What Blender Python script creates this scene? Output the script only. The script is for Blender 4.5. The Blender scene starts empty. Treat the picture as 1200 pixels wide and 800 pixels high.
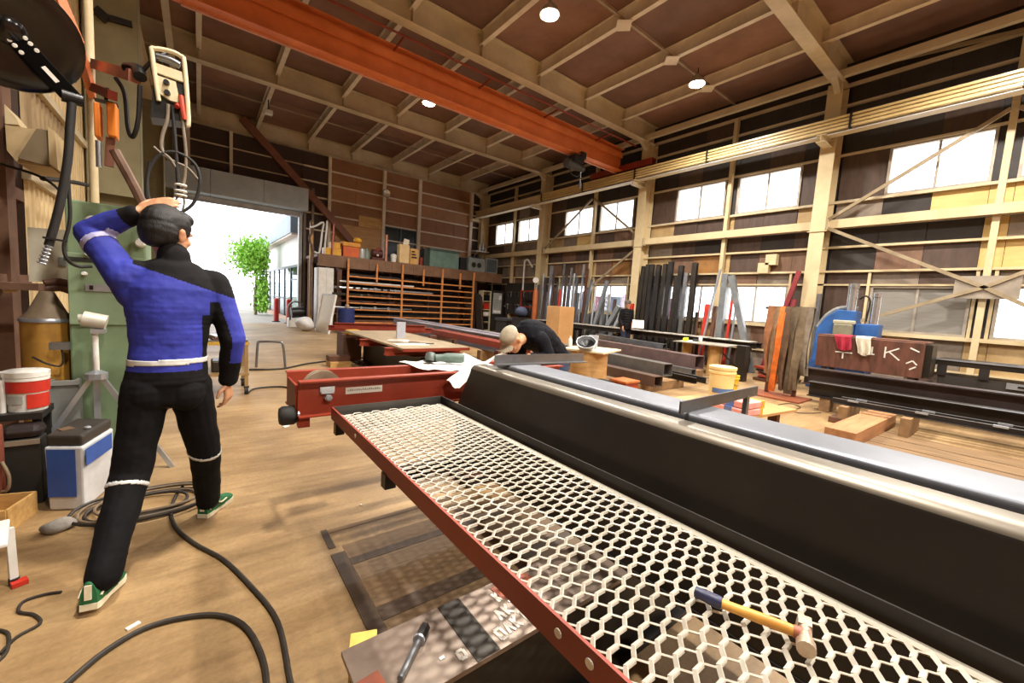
import bpy, bmesh, math, random
import numpy as np
from mathutils import Vector, Matrix, Euler
random.seed(7)
scene = bpy.context.scene
COL = scene.collection

# ------------------------------------------------------------------ camera
YAW, PITCH, ROLL, FPX, CAMZ = 0.661537631, 0.0939501025, 0.0626983289, 473.996626, 1.42
_cy, _sy, _cp, _sp, _cr, _sr = (math.cos(YAW), math.sin(YAW), math.cos(PITCH), math.sin(PITCH), math.cos(ROLL), math.sin(ROLL))
FWD = Vector((_sy * _cp, _cy * _cp, -_sp))
_r = Vector((_cy, -_sy, 0.0)); _u = _r.cross(FWD)
RGT = _cr * _r + _sr * _u
UPV = -_sr * _r + _cr * _u
cam_data = bpy.data.cameras.new('camera')
cam_data.sensor_width = 36.0
cam_data.lens = 36.0 * FPX / 1200.0
cam_data.clip_start = 0.02
cam_data.clip_end = 300
cam = bpy.data.objects.new('camera', cam_data)
COL.objects.link(cam)
cam.matrix_world = Matrix(((RGT.x, UPV.x, -FWD.x, 0), (RGT.y, UPV.y, -FWD.y, 0), (RGT.z, UPV.z, -FWD.z, CAMZ), (0, 0, 0, 1)))
scene.camera = cam

# ------------------------------------------------------------------ world, exposure
world = bpy.data.worlds.new('world'); scene.world = world
world.use_nodes = True
bg = world.node_tree.nodes['Background']
bg.inputs['Color'].default_value = (0.93, 0.96, 1.0, 1)
bg.inputs['Strength'].default_value = 4.2
vs = scene.view_settings
vs.view_transform = 'Standard'; vs.look = 'None'; vs.gamma = 1.0; vs.use_curve_mapping = False
vs.exposure = 0.0
LAMP_W = 1850.0
LAMP_COL = (1.0, 0.94, 0.85)

# ------------------------------------------------------------------ helpers
def W(px, py, X=None, Y=None, Z=None):
    """a point of the place seen in a given direction at a known real distance"""
    d = FWD + RGT * ((px - 600) / FPX) - UPV * ((py - 400) / FPX)
    if X is not None: t = X / d.x
    elif Y is not None: t = Y / d.y
    else: t = (Z - CAMZ) / d.z
    return Vector((0, 0, CAMZ)) + d * t

def link(o):
    COL.objects.link(o); return o

def tag(o, label=None, cat=None, group=None, kind=None):
    if label: o['label'] = label
    if cat: o['category'] = cat
    if group: o['group'] = group
    if kind: o['kind'] = kind
    return o

def thing(name, label, cat, loc=(0, 0, 0), group=None, rz=0):
    o = link(bpy.data.objects.new(name, None))
    o.location = loc; o.rotation_euler = (0, 0, rz); o.empty_display_size = 0.1
    return tag(o, label, cat, group)

def struct(name, loc=(0, 0, 0)):
    o = link(bpy.data.objects.new(name, None)); o.location = loc; o.empty_display_size = 0.1
    o['kind'] = 'structure'; return o

def rootloc(o):
    while o.parent: o = o.parent
    return o.location

def copy_tree(o, parent=None):
    c = o.copy(); COL.objects.link(c)
    if parent: c.parent = parent
    for ch in list(o.children): copy_tree(ch, c)
    return c

def place(o, loc, rz=0, label=None, rot=None):
    c = copy_tree(o); c.location = loc
    c.rotation_euler = rot if rot else (0, 0, rz)
    if label: c['label'] = label
    return c

def V(*a): return Vector(a[0] if len(a) == 1 else a)

def frame(d, up=(0, 0, 1)):
    d = d.normalized(); up = Vector(up)
    s = d.cross(up)
    if s.length < 1e-4: s = d.cross(Vector((0, 1, 0)))
    s.normalize(); u = s.cross(d).normalized()
    return s, u

def spline(pts, n=6):
    P = [Vector(p) for p in pts]; out = []
    for i in range(len(P) - 1):
        p0 = P[max(i - 1, 0)]; p1 = P[i]; p2 = P[i + 1]; p3 = P[min(i + 2, len(P) - 1)]
        for k in range(n):
            t = k / n
            out.append(0.5 * ((2 * p1) + (p2 - p0) * t + (2 * p0 - 5 * p1 + 4 * p2 - p3) * t * t + (3 * p1 - p0 - 3 * p2 + p3) * t ** 3))
    out.append(P[-1]); return out

class MB:
    def __init__(s): s.v = []; s.f = []; s.m = []
    def add(s, vs, fs, mi=0):
        b = len(s.v); s.v += [Vector(v) for v in vs]; s.f += [tuple(i + b for i in f) for f in fs]; s.m += [mi] * len(fs); return s
    def box(s, x0, x1, y0, y1, z0, z1, mi=0):
        vs = [(x, y, z) for z in (z0, z1) for y in (y0, y1) for x in (x0, x1)]
        return s.add(vs, [(0, 2, 3, 1), (4, 5, 7, 6), (0, 1, 5, 4), (2, 6, 7, 3), (0, 4, 6, 2), (1, 3, 7, 5)], mi)
    def obox(s, c, size, rot=(0, 0, 0), mi=0):
        R = Euler(rot).to_matrix() if not isinstance(rot, Matrix) else rot
        h = [k / 2 for k in size]
        vs = [Vector(c) + R @ Vector((x, y, z)) for z in (-h[2], h[2]) for y in (-h[1], h[1]) for x in (-h[0], h[0])]
        return s.add(vs, [(0, 2, 3, 1), (4, 5, 7, 6), (0, 1, 5, 4), (2, 6, 7, 3), (0, 4, 6, 2), (1, 3, 7, 5)], mi)
    def sect(s, poly, p0, p1, up=(0, 0, 1), mi=0):
        p0 = Vector(p0); p1 = Vector(p1); a, u = frame(p1 - p0, up); n = len(poly)
        vs = [p0 + a * x + u * y for x, y in poly] + [p1 + a * x + u * y for x, y in poly]
        fs = [(i, (i + 1) % n, (i + 1) % n + n, i + n) for i in range(n)] + [tuple(range(n))[::-1], tuple(range(n, 2 * n))]
        return s.add(vs, fs, mi)
    def bar(s, p0, p1, w, h, up=(0, 0, 1), mi=0):
        return s.sect([(-w / 2, -h / 2), (w / 2, -h / 2), (w / 2, h / 2), (-w / 2, h / 2)], p0, p1, up, mi)
    def ibeam(s, p0, p1, h, b, tw=.01, tf=.015, up=(0, 0, 1)):
        H, B, w = h / 2, b / 2, tw / 2
        return s.sect([(-B, -H), (B, -H), (B, -H + tf), (w, -H + tf), (w, H - tf), (B, H - tf), (B, H), (-B, H), (-B, H - tf), (-w, H - tf), (-w, -H + tf), (-B, -H + tf)], p0, p1, up)
    def chan(s, p0, p1, h, b, t=.01, up=(0, 0, 1), sg=1):
        H = h / 2
        P = [(0, -H), (b, -H), (b, -H + t), (t, -H + t), (t, H - t), (b, H - t), (b, H), (0, H)]
        return s.sect([(x * sg, y) for x, y in P], p0, p1, up)
    def angle(s, p0, p1, a, b, t=.006, up=(0, 0, 1), sg=1):
        return s.sect([(x * sg, y) for x, y in [(0, 0), (a, 0), (a, t), (t, t), (t, b), (0, b)]], p0, p1, up)
    def rtube(s, p0, p1, w, h, t, up=(0, 0, 1)):
        """hollow rectangular tube with an open end"""
        p0 = Vector(p0); p1 = Vector(p1); a, u = frame(p1 - p0, up)
        o = [(-w / 2, -h / 2), (w / 2, -h / 2), (w / 2, h / 2), (-w / 2, h / 2)]
        q = [(x * (1 - 2 * t / w), y * (1 - 2 * t / h)) for x, y in o]
        vs = [P + a * x + u * y for P in (p0, p1) for L in (o, q) for x, y in L]
        fs = []
        for i in range(4):
            j = (i + 1) % 4
            fs += [(i, j, j + 8, i + 8), (i + 4, i + 12, j + 12, j + 4), (i, i + 4, j + 4, j), (i + 8, j + 8, j + 12, i + 12)]
        return s.add(vs, fs)
    def cyl(s, p0, p1, r0, r1=None, n=16, caps=True, mi=0):
        p0 = Vector(p0); p1 = Vector(p1); r1 = r0 if r1 is None else r1
        a, u = frame(p1 - p0)
        cs = [(math.cos(2 * math.pi * i / n), math.sin(2 * math.pi * i / n)) for i in range(n)]
        vs = [p0 + (a * c + u * d) * r0 for c, d in cs] + [p1 + (a * c + u * d) * r1 for c, d in cs]
        fs = [(i, (i + 1) % n, (i + 1) % n + n, i + n) for i in range(n)]
        if caps: fs += [tuple(range(n))[::-1], tuple(range(n, 2 * n))]
        return s.add(vs, fs, mi)
    def tube(s, pts, r, n=8, smooth=0, mi=0):
        P = spline(pts, smooth) if smooth else [Vector(p) for p in pts]
        rr = r if isinstance(r, (list, tuple)) else None
        a, u = frame(P[1] - P[0]); vs = []; m = len(P)
        for i, p in enumerate(P):
            d = (P[min(i + 1, m - 1)] - P[max(i - 1, 0)]).normalized()
            a = (a - d * a.dot(d))
            if a.length < 1e-5: a = frame(d)[0]
            a.normalize(); u = d.cross(a)
            R = rr[min(int(i / max(m - 1, 1) * (len(rr) - 1)), len(rr) - 1)] if rr else r
            for k in range(n):
                t = 2 * math.pi * k / n; vs.append(p + (a * math.cos(t) + u * math.sin(t)) * R)
        fs = [(i * n + k, i * n + (k + 1) % n, (i + 1) * n + (k + 1) % n, (i + 1) * n + k) for i in range(m - 1) for k in range(n)]
        fs += [tuple(range(n))[::-1], tuple(range((m - 1) * n, m * n))]
        return s.add(vs, fs, mi)
    def lathe(s, prof, c=(0, 0, 0), n=24, axis=None, mi=0):
        c = Vector(c); ax = Vector(axis or (0, 0, 1)).normalized(); a, u = frame(ax, (0, 1, 0) if abs(ax.z) > .9 else (0, 0, 1)); m = len(prof)
        vs = [c + ax * z + (a * math.cos(2 * math.pi * k / n) + u * math.sin(2 * math.pi * k / n)) * max(r, 1e-4) for r, z in prof for k in range(n)]
        fs = [(i * n + k, i * n + (k + 1) % n, (i + 1) * n + (k + 1) % n, (i + 1) * n + k) for i in range(m - 1) for k in range(n)]
        fs += [tuple(range(n))[::-1], tuple(range((m - 1) * n, m * n))]
        return s.add(vs, fs, mi)
    def ell(s, c, r, n=14, rot=None, mi=0):
        c = Vector(c); r = r if isinstance(r, (tuple, list)) else (r, r, r); R = rot or Matrix.Identity(3)
        if not isinstance(R, Matrix): R = Euler(R).to_matrix()
        m = n // 2; vs = [c + R @ Vector((0, 0, -r[2]))]
        for i in range(1, m):
            t = -math.pi / 2 + math.pi * i / m
            for k in range(n):
                p = 2 * math.pi * k / n
                vs.append(c + R @ Vector((r[0] * math.cos(t) * math.cos(p), r[1] * math.cos(t) * math.sin(p), r[2] * math.sin(t))))
        vs.append(c + R @ Vector((0, 0, r[2]))); L = len(vs) - 1
        fs = [(0, 1 + (k + 1) % n, 1 + k) for k in range(n)]
        fs += [(1 + i * n + k, 1 + i * n + (k + 1) % n, 1 + (i + 1) * n + (k + 1) % n, 1 + (i + 1) * n + k) for i in range(m - 2) for k in range(n)]
        fs += [(L, 1 + (m - 2) * n + k, 1 + (m - 2) * n + (k + 1) % n) for k in range(n)]
        return s.add(vs, fs, mi)
    def cap(s, p0, p1, r0, r1, n=14):
        """tapered limb with round ends (merged later into one continuous skin)"""
        s.cyl(p0, p1, r0, r1, n); s.ell(p0, r0, n); s.ell(p1, r1, n); return s
    def sheet(s, grid, t=.003):
        """grid[i][j] of points -> thick sheet"""
        a = len(grid); b = len(grid[0]); vs = [Vector(p) for row in grid for p in row]; N = len(vs)
        nr = []
        for i in range(a):
            for j in range(b):
                dx = Vector(grid[min(i + 1, a - 1)][j]) - Vector(grid[max(i - 1, 0)][j]); dy = Vector(grid[i][min(j + 1, b - 1)]) - Vector(grid[i][max(j - 1, 0)])
                nr.append(dx.cross(dy).normalized())
        vs2 = [v + n * t for v, n in zip(vs, nr)]
        fs = []
        for i in range(a - 1):
            for j in range(b - 1):
                q = (i * b + j, i * b + j + 1, (i + 1) * b + j + 1, (i + 1) * b + j)
                fs.append(q[::-1]); fs.append(tuple(k + N for k in q))
        rim = [i for i in range(b)] + [i * b + b - 1 for i in range(1, a)] + [(a - 1) * b + j for j in range(b - 2, -1, -1)] + [i * b for i in range(a - 2, 0, -1)]
        for k in range(len(rim)):
            i, j = rim[k], rim[(k + 1) % len(rim)]; fs.append((i, j, j + N, i + N))
        return s.add(vs + vs2, fs)
    def mesh(s, name, off, weld=False):
        me = bpy.data.meshes.new(name)
        me.from_pydata([tuple(v - off) for v in s.v], [], s.f)
        bm = bmesh.new(); bm.from_mesh(me)
        if weld: bmesh.ops.remove_doubles(bm, verts=bm.verts, dist=1e-5)
        bmesh.ops.recalc_face_normals(bm, faces=bm.faces); bm.to_mesh(me); bm.free()
        return me
    def build(s, name, mat, parent=None, smooth=False, bevel=0, kind=None, weld=False):
        if parent: off = rootloc(parent).copy()
        else:
            lo = [min(v[i] for v in s.v) for i in range(3)]; hi = [max(v[i] for v in s.v) for i in range(3)]
            off = Vector(((lo[0] + hi[0]) / 2, (lo[1] + hi[1]) / 2, lo[2]))
        me = s.mesh(name, off, weld)
        o = link(bpy.data.objects.new(name, me))
        for m in (mat if isinstance(mat, (list, tuple)) else [mat]): me.materials.append(m)
        if any(s.m) and len(me.polygons) == len(s.m): me.polygons.foreach_set('material_index', s.m)
        if smooth:
            me.polygons.foreach_set('use_smooth', [True] * len(me.polygons)); me.set_sharp_from_angle(angle=0.75)
        if parent: o.parent = parent
        else: o.location = off
        if bevel:
            b = o.modifiers.new('edge', 'BEVEL'); b.width = bevel; b.segments = 2; b.limit_method = 'ANGLE'
        if kind: o['kind'] = kind
        return o

# ------------------------------------------------------------------ materials
MATS = {}
def srgb(h):
    c = [int(h[i:i + 2], 16) / 255 for i in (0, 2, 4)]
    return tuple(x / 12.92 if x <= .04045 else ((x + .055) / 1.055) ** 2.4 for x in c)
def mat(name, col, rough=.6, metal=0., col2=None, scale=3., mix=.5, detail=6., bump=.0, bscale=60., stretch=(1, 1, 1), emit=0, sheen=0, spec=None):
    if name in MATS: return MATS[name]
    c = srgb(col) if isinstance(col, str) else col
    m = bpy.data.materials.new(name); m.use_nodes = True; nt = m.node_tree; N = nt.nodes; L = nt.links
    b = N['Principled BSDF']
    b.inputs['Roughness'].default_value = rough; b.inputs['Metallic'].default_value = metal
    if spec is not None: b.inputs['Specular IOR Level'].default_value = spec
    if emit: b.inputs['Emission Color'].default_value = (*c, 1); b.inputs['Emission Strength'].default_value = emit
    c2 = srgb(col2) if isinstance(col2, str) else (col2 or tuple(x * .62 for x in c))
    tc = N.new('ShaderNodeTexCoord'); mp = N.new('ShaderNodeMapping'); mp.inputs['Scale'].default_value = stretch
    L.new(tc.outputs['Object'], mp.inputs['Vector'])
    nz = N.new('ShaderNodeTexNoise'); nz.inputs['Scale'].default_value = scale; nz.inputs['Detail'].default_value = detail; nz.inputs['Roughness'].default_value = .65
    L.new(mp.outputs[0], nz.inputs['Vector'])
    rp = N.new('ShaderNodeValToRGB'); rp.color_ramp.elements[0].position = .5 - .28 * (1.2 - mix); rp.color_ramp.elements[1].position = .5 + .28 * (1.2 - mix) * .9
    rp.color_ramp.elements[0].color = (*c2, 1); rp.color_ramp.elements[1].color = (*c, 1)
    L.new(nz.outputs['Fac'], rp.inputs[0]); L.new(rp.outputs[0], b.inputs['Base Color'])
    if bump:
        n2 = N.new('ShaderNodeTexNoise'); n2.inputs['Scale'].default_value = bscale; n2.inputs['Detail'].default_value = 4
        L.new(mp.outputs[0], n2.inputs['Vector'])
        bp = N.new('ShaderNodeBump'); bp.inputs['Strength'].default_value = bump; bp.inputs['Distance'].default_value = .01
        L.new(n2.outputs['Fac'], bp.inputs['Height']); L.new(bp.outputs[0], b.inputs['Normal'])
    MATS[name] = m; return m

def emis(name, col, st):
    m = bpy.data.materials.new(name); m.use_nodes = True; nt = m.node_tree
    nt.nodes.remove(nt.nodes['Principled BSDF']); e = nt.nodes.new('ShaderNodeEmission')
    e.inputs[0].default_value = (*col, 1); e.inputs[1].default_value = st
    nt.links.new(e.outputs[0], nt.nodes['Material Output'].inputs[0]); return m

def glassmat(name, tint=(1, 1, 1), gl=.12):
    m = bpy.data.materials.new(name); m.use_nodes = True; nt = m.node_tree
    nt.nodes.remove(nt.nodes['Principled BSDF'])
    t = nt.nodes.new('ShaderNodeBsdfTransparent'); t.inputs[0].default_value = (*tint, 1)
    g = nt.nodes.new('ShaderNodeBsdfGlossy'); g.inputs['Roughness'].default_value = .05
    x = nt.nodes.new('ShaderNodeMixShader'); x.inputs[0].default_value = gl
    nt.links.new(t.outputs[0], x.inputs[1]); nt.links.new(g.outputs[0], x.inputs[2]); nt.links.new(x.outputs[0], nt.nodes['Material Output'].inputs[0]); return m

STEEL = mat('column_paint', 'D6C39C', .5, 0, 'BFAC84', 1.5, .5, bump=.05)
PURL = mat('purlin_paint', 'E6DAC6', .6, 0, 'CBBCA4', 2)
RAFT = mat('rafter_paint', 'D2C3A4', .6, 0, 'B3A384', 1.2)
BLACKST = mat('mill_steel', '3F3932', .40, .5, '2B2722', 1.6, .4, bump=.03, bscale=25)
DARKST = mat('dark_steel', '3C3836', .45, .6, '272423', 3)
GREYST = mat('grey_steel', '8E9093', .35, .75, '6E7073', 4, .4, bump=.02)
LIGHTST = mat('bright_steel', 'C6CBD2', .3, .7, 'A3A9B2', 3, .3)
LAVST = mat('primed_beam', '8F8890', .5, .3, '6C656C', 2)
REDOX = mat('red_oxide', '9A3A22', .5, 0, '7C2A15', 2.2, .5, bump=.03)
REDDK = mat('red_primer', '8F3018', .5, 0, '6C220F', 2.5)
ORANGE = mat('orange_paint', 'E5834A', .5, 0, 'C9672F', 1.2)
RACKOR = mat('rack_orange', 'D9904F', .6, 0, 'B4703A', 4)
BLACKPL = mat('black_plastic', '17171A', .35, 0, '0E0E10', 5)
RUBBER = mat('rubber', '231F1D', .65, 0, '15120F', 8)
WHITEPL = mat('white_plastic', 'E8E6E0', .5, 0, 'C9C6BE', 4)
WHITEM = mat('white_paint', 'E4E4E2', .5, 0, 'C8C6C0', 3)
WOOD = mat('pine', 'D2A868', .65, 0, 'AB7F44', 3, .5, stretch=(1, 8, 8), bump=.05)
PLY = mat('plywood', 'C79B66', .6, 0, 'A97B48', 2, .5, stretch=(1, 1, 6))
RUST = mat('rusty_steel', '6E4634', .6, .3, '4A3026', 4, .5, bump=.08)
BROWNP = mat('brown_paint', '6B4530', .6, 0, '4C3023', 3)
BLUEP = mat('blue_paint', '2F62A6', .45, 0, '23497E', 4)
GREENP = mat('cabinet_green', '7F9472', .5, 0, '6B8060', 3)
YELLOWP = mat('yellow_plastic', 'E9B233', .45, 0, 'C48D1E', 5)
REDP = mat('bright_red', 'C8301F', .45, 0, 'A02215', 5)
PAPER = mat('paper', 'F0EEE8', .8, 0, 'DAD7CE', 6)
BLUEB = mat('drum_blue', '26356F', .45, 0, '1B2757', 4)
GREYP = mat('grey_paint', '8A8C88', .5, 0, '6C6E6A', 4)
GLASS = glassmat('window_glass')
# ================================================================== SETTING
X0, X1, YB, ZC = -1.25, 12.35, 18.8, 7.6
COLY = [-1.65, 3.5, 8.6, 13.7, 18.6]

# ---- floor: worn tan concrete
def floor_material():
    m = bpy.data.materials.new('worn_concrete'); m.use_nodes = True; nt = m.node_tree; N = nt.nodes; L = nt.links
    b = N['Principled BSDF']; b.inputs['Roughness'].default_value = .62
    tc = N.new('ShaderNodeTexCoord')
    def noise(sc, det, st=(1, 1, 1)):
        mp = N.new('ShaderNodeMapping'); mp.inputs['Scale'].default_value = st; L.new(tc.outputs['Object'], mp.inputs[0])
        n = N.new('ShaderNodeTexNoise'); n.inputs['Scale'].default_value = sc; n.inputs['Detail'].default_value = det; n.inputs['Roughness'].default_value = .62
        L.new(mp.outputs[0], n.inputs[0]); return n.outputs['Fac']
    def ramp(f, a, b_, ca, cb):
        r = N.new('ShaderNodeValToRGB'); r.color_ramp.elements[0].position = a; r.color_ramp.elements[1].position = b_
        r.color_ramp.elements[0].color = ca; r.color_ramp.elements[1].color = cb; L.new(f, r.inputs[0]); return r.outputs[0]
    def mul(a, b_, f=1.):
        x = N.new('ShaderNodeMix'); x.data_type = 'RGBA'; x.blend_type = 'MULTIPLY'; x.inputs['Factor'].default_value = f
        L.new(a, x.inputs[6]); L.new(b_, x.inputs[7]); return x.outputs[2]
    base = ramp(noise(.8, 7), .33, .66, (*srgb('8C704B'), 1), (*srgb('B39469'), 1))
    st = ramp(noise(1.7, 8, (.6, 1.4, 1)), .38, .58, (.60, .54, .48, 1), (1, 1, 1, 1))
    scr = ramp(noise(6, 6, (.25, 3, 1)), .40, .55, (.80, .78, .75, 1), (1, 1, 1, 1))
    fine = ramp(noise(45, 5), .35, .6, (.84, .83, .82, 1), (1.04, 1.03, 1.0, 1))
    L.new(mul(mul(mul(base, st, .8), scr, .7), fine, .8), b.inputs['Base Color'])
    rr = N.new('ShaderNodeMapRange'); rr.inputs[3].default_value = .36; rr.inputs[4].default_value = .66
    L.new(noise(2.2, 5), rr.inputs[0]); L.new(rr.outputs[0], b.inputs['Roughness'])
    bp = N.new('ShaderNodeBump'); bp.inputs['Strength'].default_value = .12; bp.inputs['Distance'].default_value = .01
    L.new(noise(30, 6), bp.inputs['Height']); L.new(bp.outputs[0], b.inputs['Normal']); return m
FLOORM = floor_material()
fl = MB().box(X0 - 1.6, X1 + .05, -7, YB + .12, -.2, 0).build('floor', FLOORM); fl['kind'] = 'structure'
# steel guide strips and worn planks let into the floor
def floor_piece(mb, name, m):
    return mb.build(name, m, fl)
FSTRIP = mat('floor_strip', '5A4838', .55, .2, '3A2D23', 5, .4, bump=.06)
FPLATE = mat('floor_plate', '7F6546', .55, .1, '5A4530', 5, .4, stretch=(.25, 9, 1), bump=.04)
a, b_ = W(383, 632, Z=0), W(455, 745, Z=0)
floor_piece(MB().box(.555, .625, 1.46, 2.19, 0, .004), 'guide_strip', FSTRIP)
floor_piece(MB().box(.56, .595, 2.25, 2.46, 0, .003), 'guide_strip', FSTRIP)
floor_piece(MB().box(.628, 1.9, 2.05, 2.11, 0, .004), 'guide_strip', FSTRIP)
floor_piece(MB().box(.628, 1.9, 1.60, 1.69, 0, .004), 'guide_strip', FSTRIP)
floor_piece(MB().box(.60, 1.9, 2.41, 2.45, 0, .002), 'guide_strip', FPLATE)
for i in range(3): floor_piece(MB().box(.628, 1.9, 1.692 + i * .1185, 1.692 + i * .1185 + .118, 0, .003), 'floor_plate', FPLATE)
floor_piece(MB().box(.628, 1.9, 1.47, 1.598, 0, .003), 'floor_plate', FPLATE)
floor_piece(MB().box(.628, 1.9, 2.112, 2.25, 0, .002), 'floor_plate', FPLATE)
FBOARD = mat('floor_board', '8C6E4A', .6, 0, '54402A', 4, .5, stretch=(4, .5, 1), bump=.06)
for i in range(9):
    x = 3.6 + i * .42
    floor_piece(MB().box(x, x + .39, -2.2, 1.35 - .03 * (i % 3), 0, .012), 'floor_board', FBOARD)

# ---- ceiling: boards, rafters, purlins
ceil = struct('ceiling', (5.5, 6, ZC))
CEILM = [mat('ceiling_board_a', '8C6858', .8, 0, '6E5043', .7, .5, bump=.06), mat('ceiling_board_b', '9A7460', .8, 0, '7B5948', .9, .5, bump=.06), mat('ceiling_board_c', '846456', .8, 0, '684E43', .8, .5, bump=.06)]
PX = [X0, .05, 1.78, 3.52, 5.22, 7.0, 8.77, 10.5, X1]
RY = [-7, -1.65, 3.45, 8.6, 13.65, 18.8]
k = 0
for i in range(len(PX) - 1):
    for j in range(len(RY) - 1):
        for h in range(2):
            y0 = RY[j] + (RY[j + 1] - RY[j]) * h / 2; y1 = RY[j] + (RY[j + 1] - RY[j]) * (h + 1) / 2
            MB().box(PX[i] + .004, PX[i + 1] - .004, y0 + .004, y1 - .004, ZC, ZC + .03 + .004 * (k % 3)).build('ceiling_board', CEILM[(k * 7 + i) % 3], ceil); k += 1
MB().box(X0 - .1, X1 + .12, -7, YB + .1, ZC + .045, ZC + .08).build('roof_sheet', DARKST, ceil)
for y in RY[:-1] + [18.62]:
    m = MB().ibeam((X0 + .1, y, 7.29), (X1 - .1, y, 7.29), .58, .26, .012, .02)
    for x in PX[1:-1]: m.box(x - .006, x + .006, y - .12, y + .12, 7.02, 7.57)
    for x, s in ((11.45, 1), (-.35, -1)):
        m.sect([(0, 0), (.5 * s, 0), (.5 * s, -.32)], (x, y - .06, 7.02), (x, y + .06, 7.02))
    m.build('rafter', RAFT, ceil)
for x in PX[1:-1]:
    for j in range(len(RY) - 1):
        m = MB().ibeam((x, RY[j] + .01, 7.44), (x, RY[j + 1] - .01, 7.44), .30, .11, .008, .012)
        m.build('purlin', PURL, ceil)
SAG = mat('sag_rod', 'A8957A', .6)
for j in range(len(RY) - 1):
    ym = (RY[j] + RY[j + 1]) / 2 - .15
    MB().bar((X0 + .1, ym, 7.36), (X1 - .1, ym, 7.36), .05, .03).build('sag_bar', SAG, ceil)
for x, y in ((8.77, 5.88), (10.5, 5.9), (7.0, 5.9)):
    MB().obox((x, y, 7.275), (.34, .30, .012), (0, 0, .78)).build('gusset_plate', PURL, ceil)
for x in (-.5, 11.7):
    MB().bar((x, -7, 7.1), (x, YB, 7.1), .12, .16).build('eave_strut', RAFT, ceil)

# ---- wall on the window side
wr = struct('wall_right', (X1, 6, 0))
CL = dict(
    k=mat('clad_black', '3B3533', .6, .1, '2A2523', 2, .5, bump=.1), d=mat('clad_umber', '57443A', .6, 0, '41322A', 2, .5, bump=.08, stretch=(1, 4, 1)),
    b=mat('clad_brown', '7E604C', .6, 0, '664B3A', 2, .5, stretch=(1, 3, 1), bump=.08), g=mat('clad_grey', '8E8072', .6, 0, '6E6256', 2.5, .5, bump=.06),
    t=mat('clad_tan', 'BFA376', .6, 0, '9C7F52', 1.6, .5, bump=.05), y=mat('clad_plywood', 'DDBE7E', .6, 0, 'C9A765', 1.2, .5, stretch=(1, 1, 5)),
    o=mat('clad_ochre', 'A5763F', .6, 0, '7C5229', 2, .6))
ROWS = [(.0, .55), (.55, 1.22), (1.30, 2.34), (2.38, 2.66), (2.70, 3.24), (3.28, 3.70), (3.88, 4.31), (4.37, 5.43), (5.47, 6.03), (6.07, 6.58), (6.62, 7.05), (7.09, 7.58)]
PAT = {}   # (bay,row) -> seven letters, from the near column to the far one
PAT[(0, 4)] = 'dddtyyk'[::-1]; PAT[(0, 5)] = 'kdggykk'; PAT[(0, 6)] = 'ddytyyt'; 
for r, s in ((1, 'ttttgtt'), (0, 'ggdgdgg'), (3, 'dgggdgd'), (4, 'tyyydbk'), (5, 'gggykkk'), (6, 'ttyyykg'), (8, 'kkkkdkk'), (9, 'kkkkkkk'), (10, 'kdkkkkk'), (11, 'kkkdkkk')): PAT[(0, r)] = s
for r, s in ((1, 'bbgbtbd'), (0, 'dgdgdbd'), (3, 'dgbgdbd'), (4, 'bbdtobt'), (5, 'dkddkdg'), (6, 'tddtddt'), (8, 'kdkkkdk'), (9, 'kkkkkkk'), (10, 'kkkkdkk'), (11, 'kkkkkkk')): PAT[(1, r)] = s
for r, s in ((1, 'bdgbdbd'), (0, 'dbdgdbd'), (3, 'dgbbdgd'), (4, 'bobtbdb'), (5, 'bdbddbd'), (6, 'tbdbygt'), (8, 'dkkdkkd'), (9, 'kkdkkkk'), (10, 'kkkkkkk'), (11, 'kkkkkkk')): PAT[(2, r)] = s
for r, s in ((1, 'bdbbdbd'), (0, 'dbdbdbd'), (3, 'gbbgdbd'), (4, 'bggbgdd'), (5, 'tggtggd'), (6, 'gggggdd'), (8, 'gdgdkkd'), (9, 'kkdkkkk'), (10, 'kkkkkkk'), (11, 'kkkkkkk')): PAT[(3, r)] = s
wn = [0]
def window(c, y0, y1, z0, z1, kind='clear'):
    """frame in the outer wall, two panes and a mullion"""
    wn[0] += 1
    w = struct('window_%d' % wn[0], (X1 + .03, (y0 + y1) / 2, z0))
    f = MB(); t = .05
    f.box(X1 - .03, X1 + .08, y0, y1, z0, z0 + t); f.box(X1 - .03, X1 + .08, y0, y1, z1 - t, z1)
    f.box(X1 - .03, X1 + .08, y0, y0 + t, z0 + t, z1 - t); f.box(X1 - .03, X1 + .08, y1 - t, y1, z0 + t, z1 - t)
    f.build('window_frame', WINF, w)
    ym = (y0 + y1) / 2
    MB().box(X1 + .0, X1 + .05, ym - .02, ym + .02, z0 + t, z1 - t).build('mullion', WINF, w)
    for p, q in ((y0 + t, ym - .02), (ym + .02, y1 - t)):
        MB().box(X1 + .02, X1 + .026, p, q, z0 + t, z1 - t).build('pane', FROST if kind == 'frost' else GLASS, w)
    return w
WINF = mat('window_frame_paint', 'B9AFA0', .5, .2, '948B7E', 4)
FROST = mat('frosted_blind', '8F8B84', .6, 0, '7C776F', 6, .3, stretch=(1, .3, 6))
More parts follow.
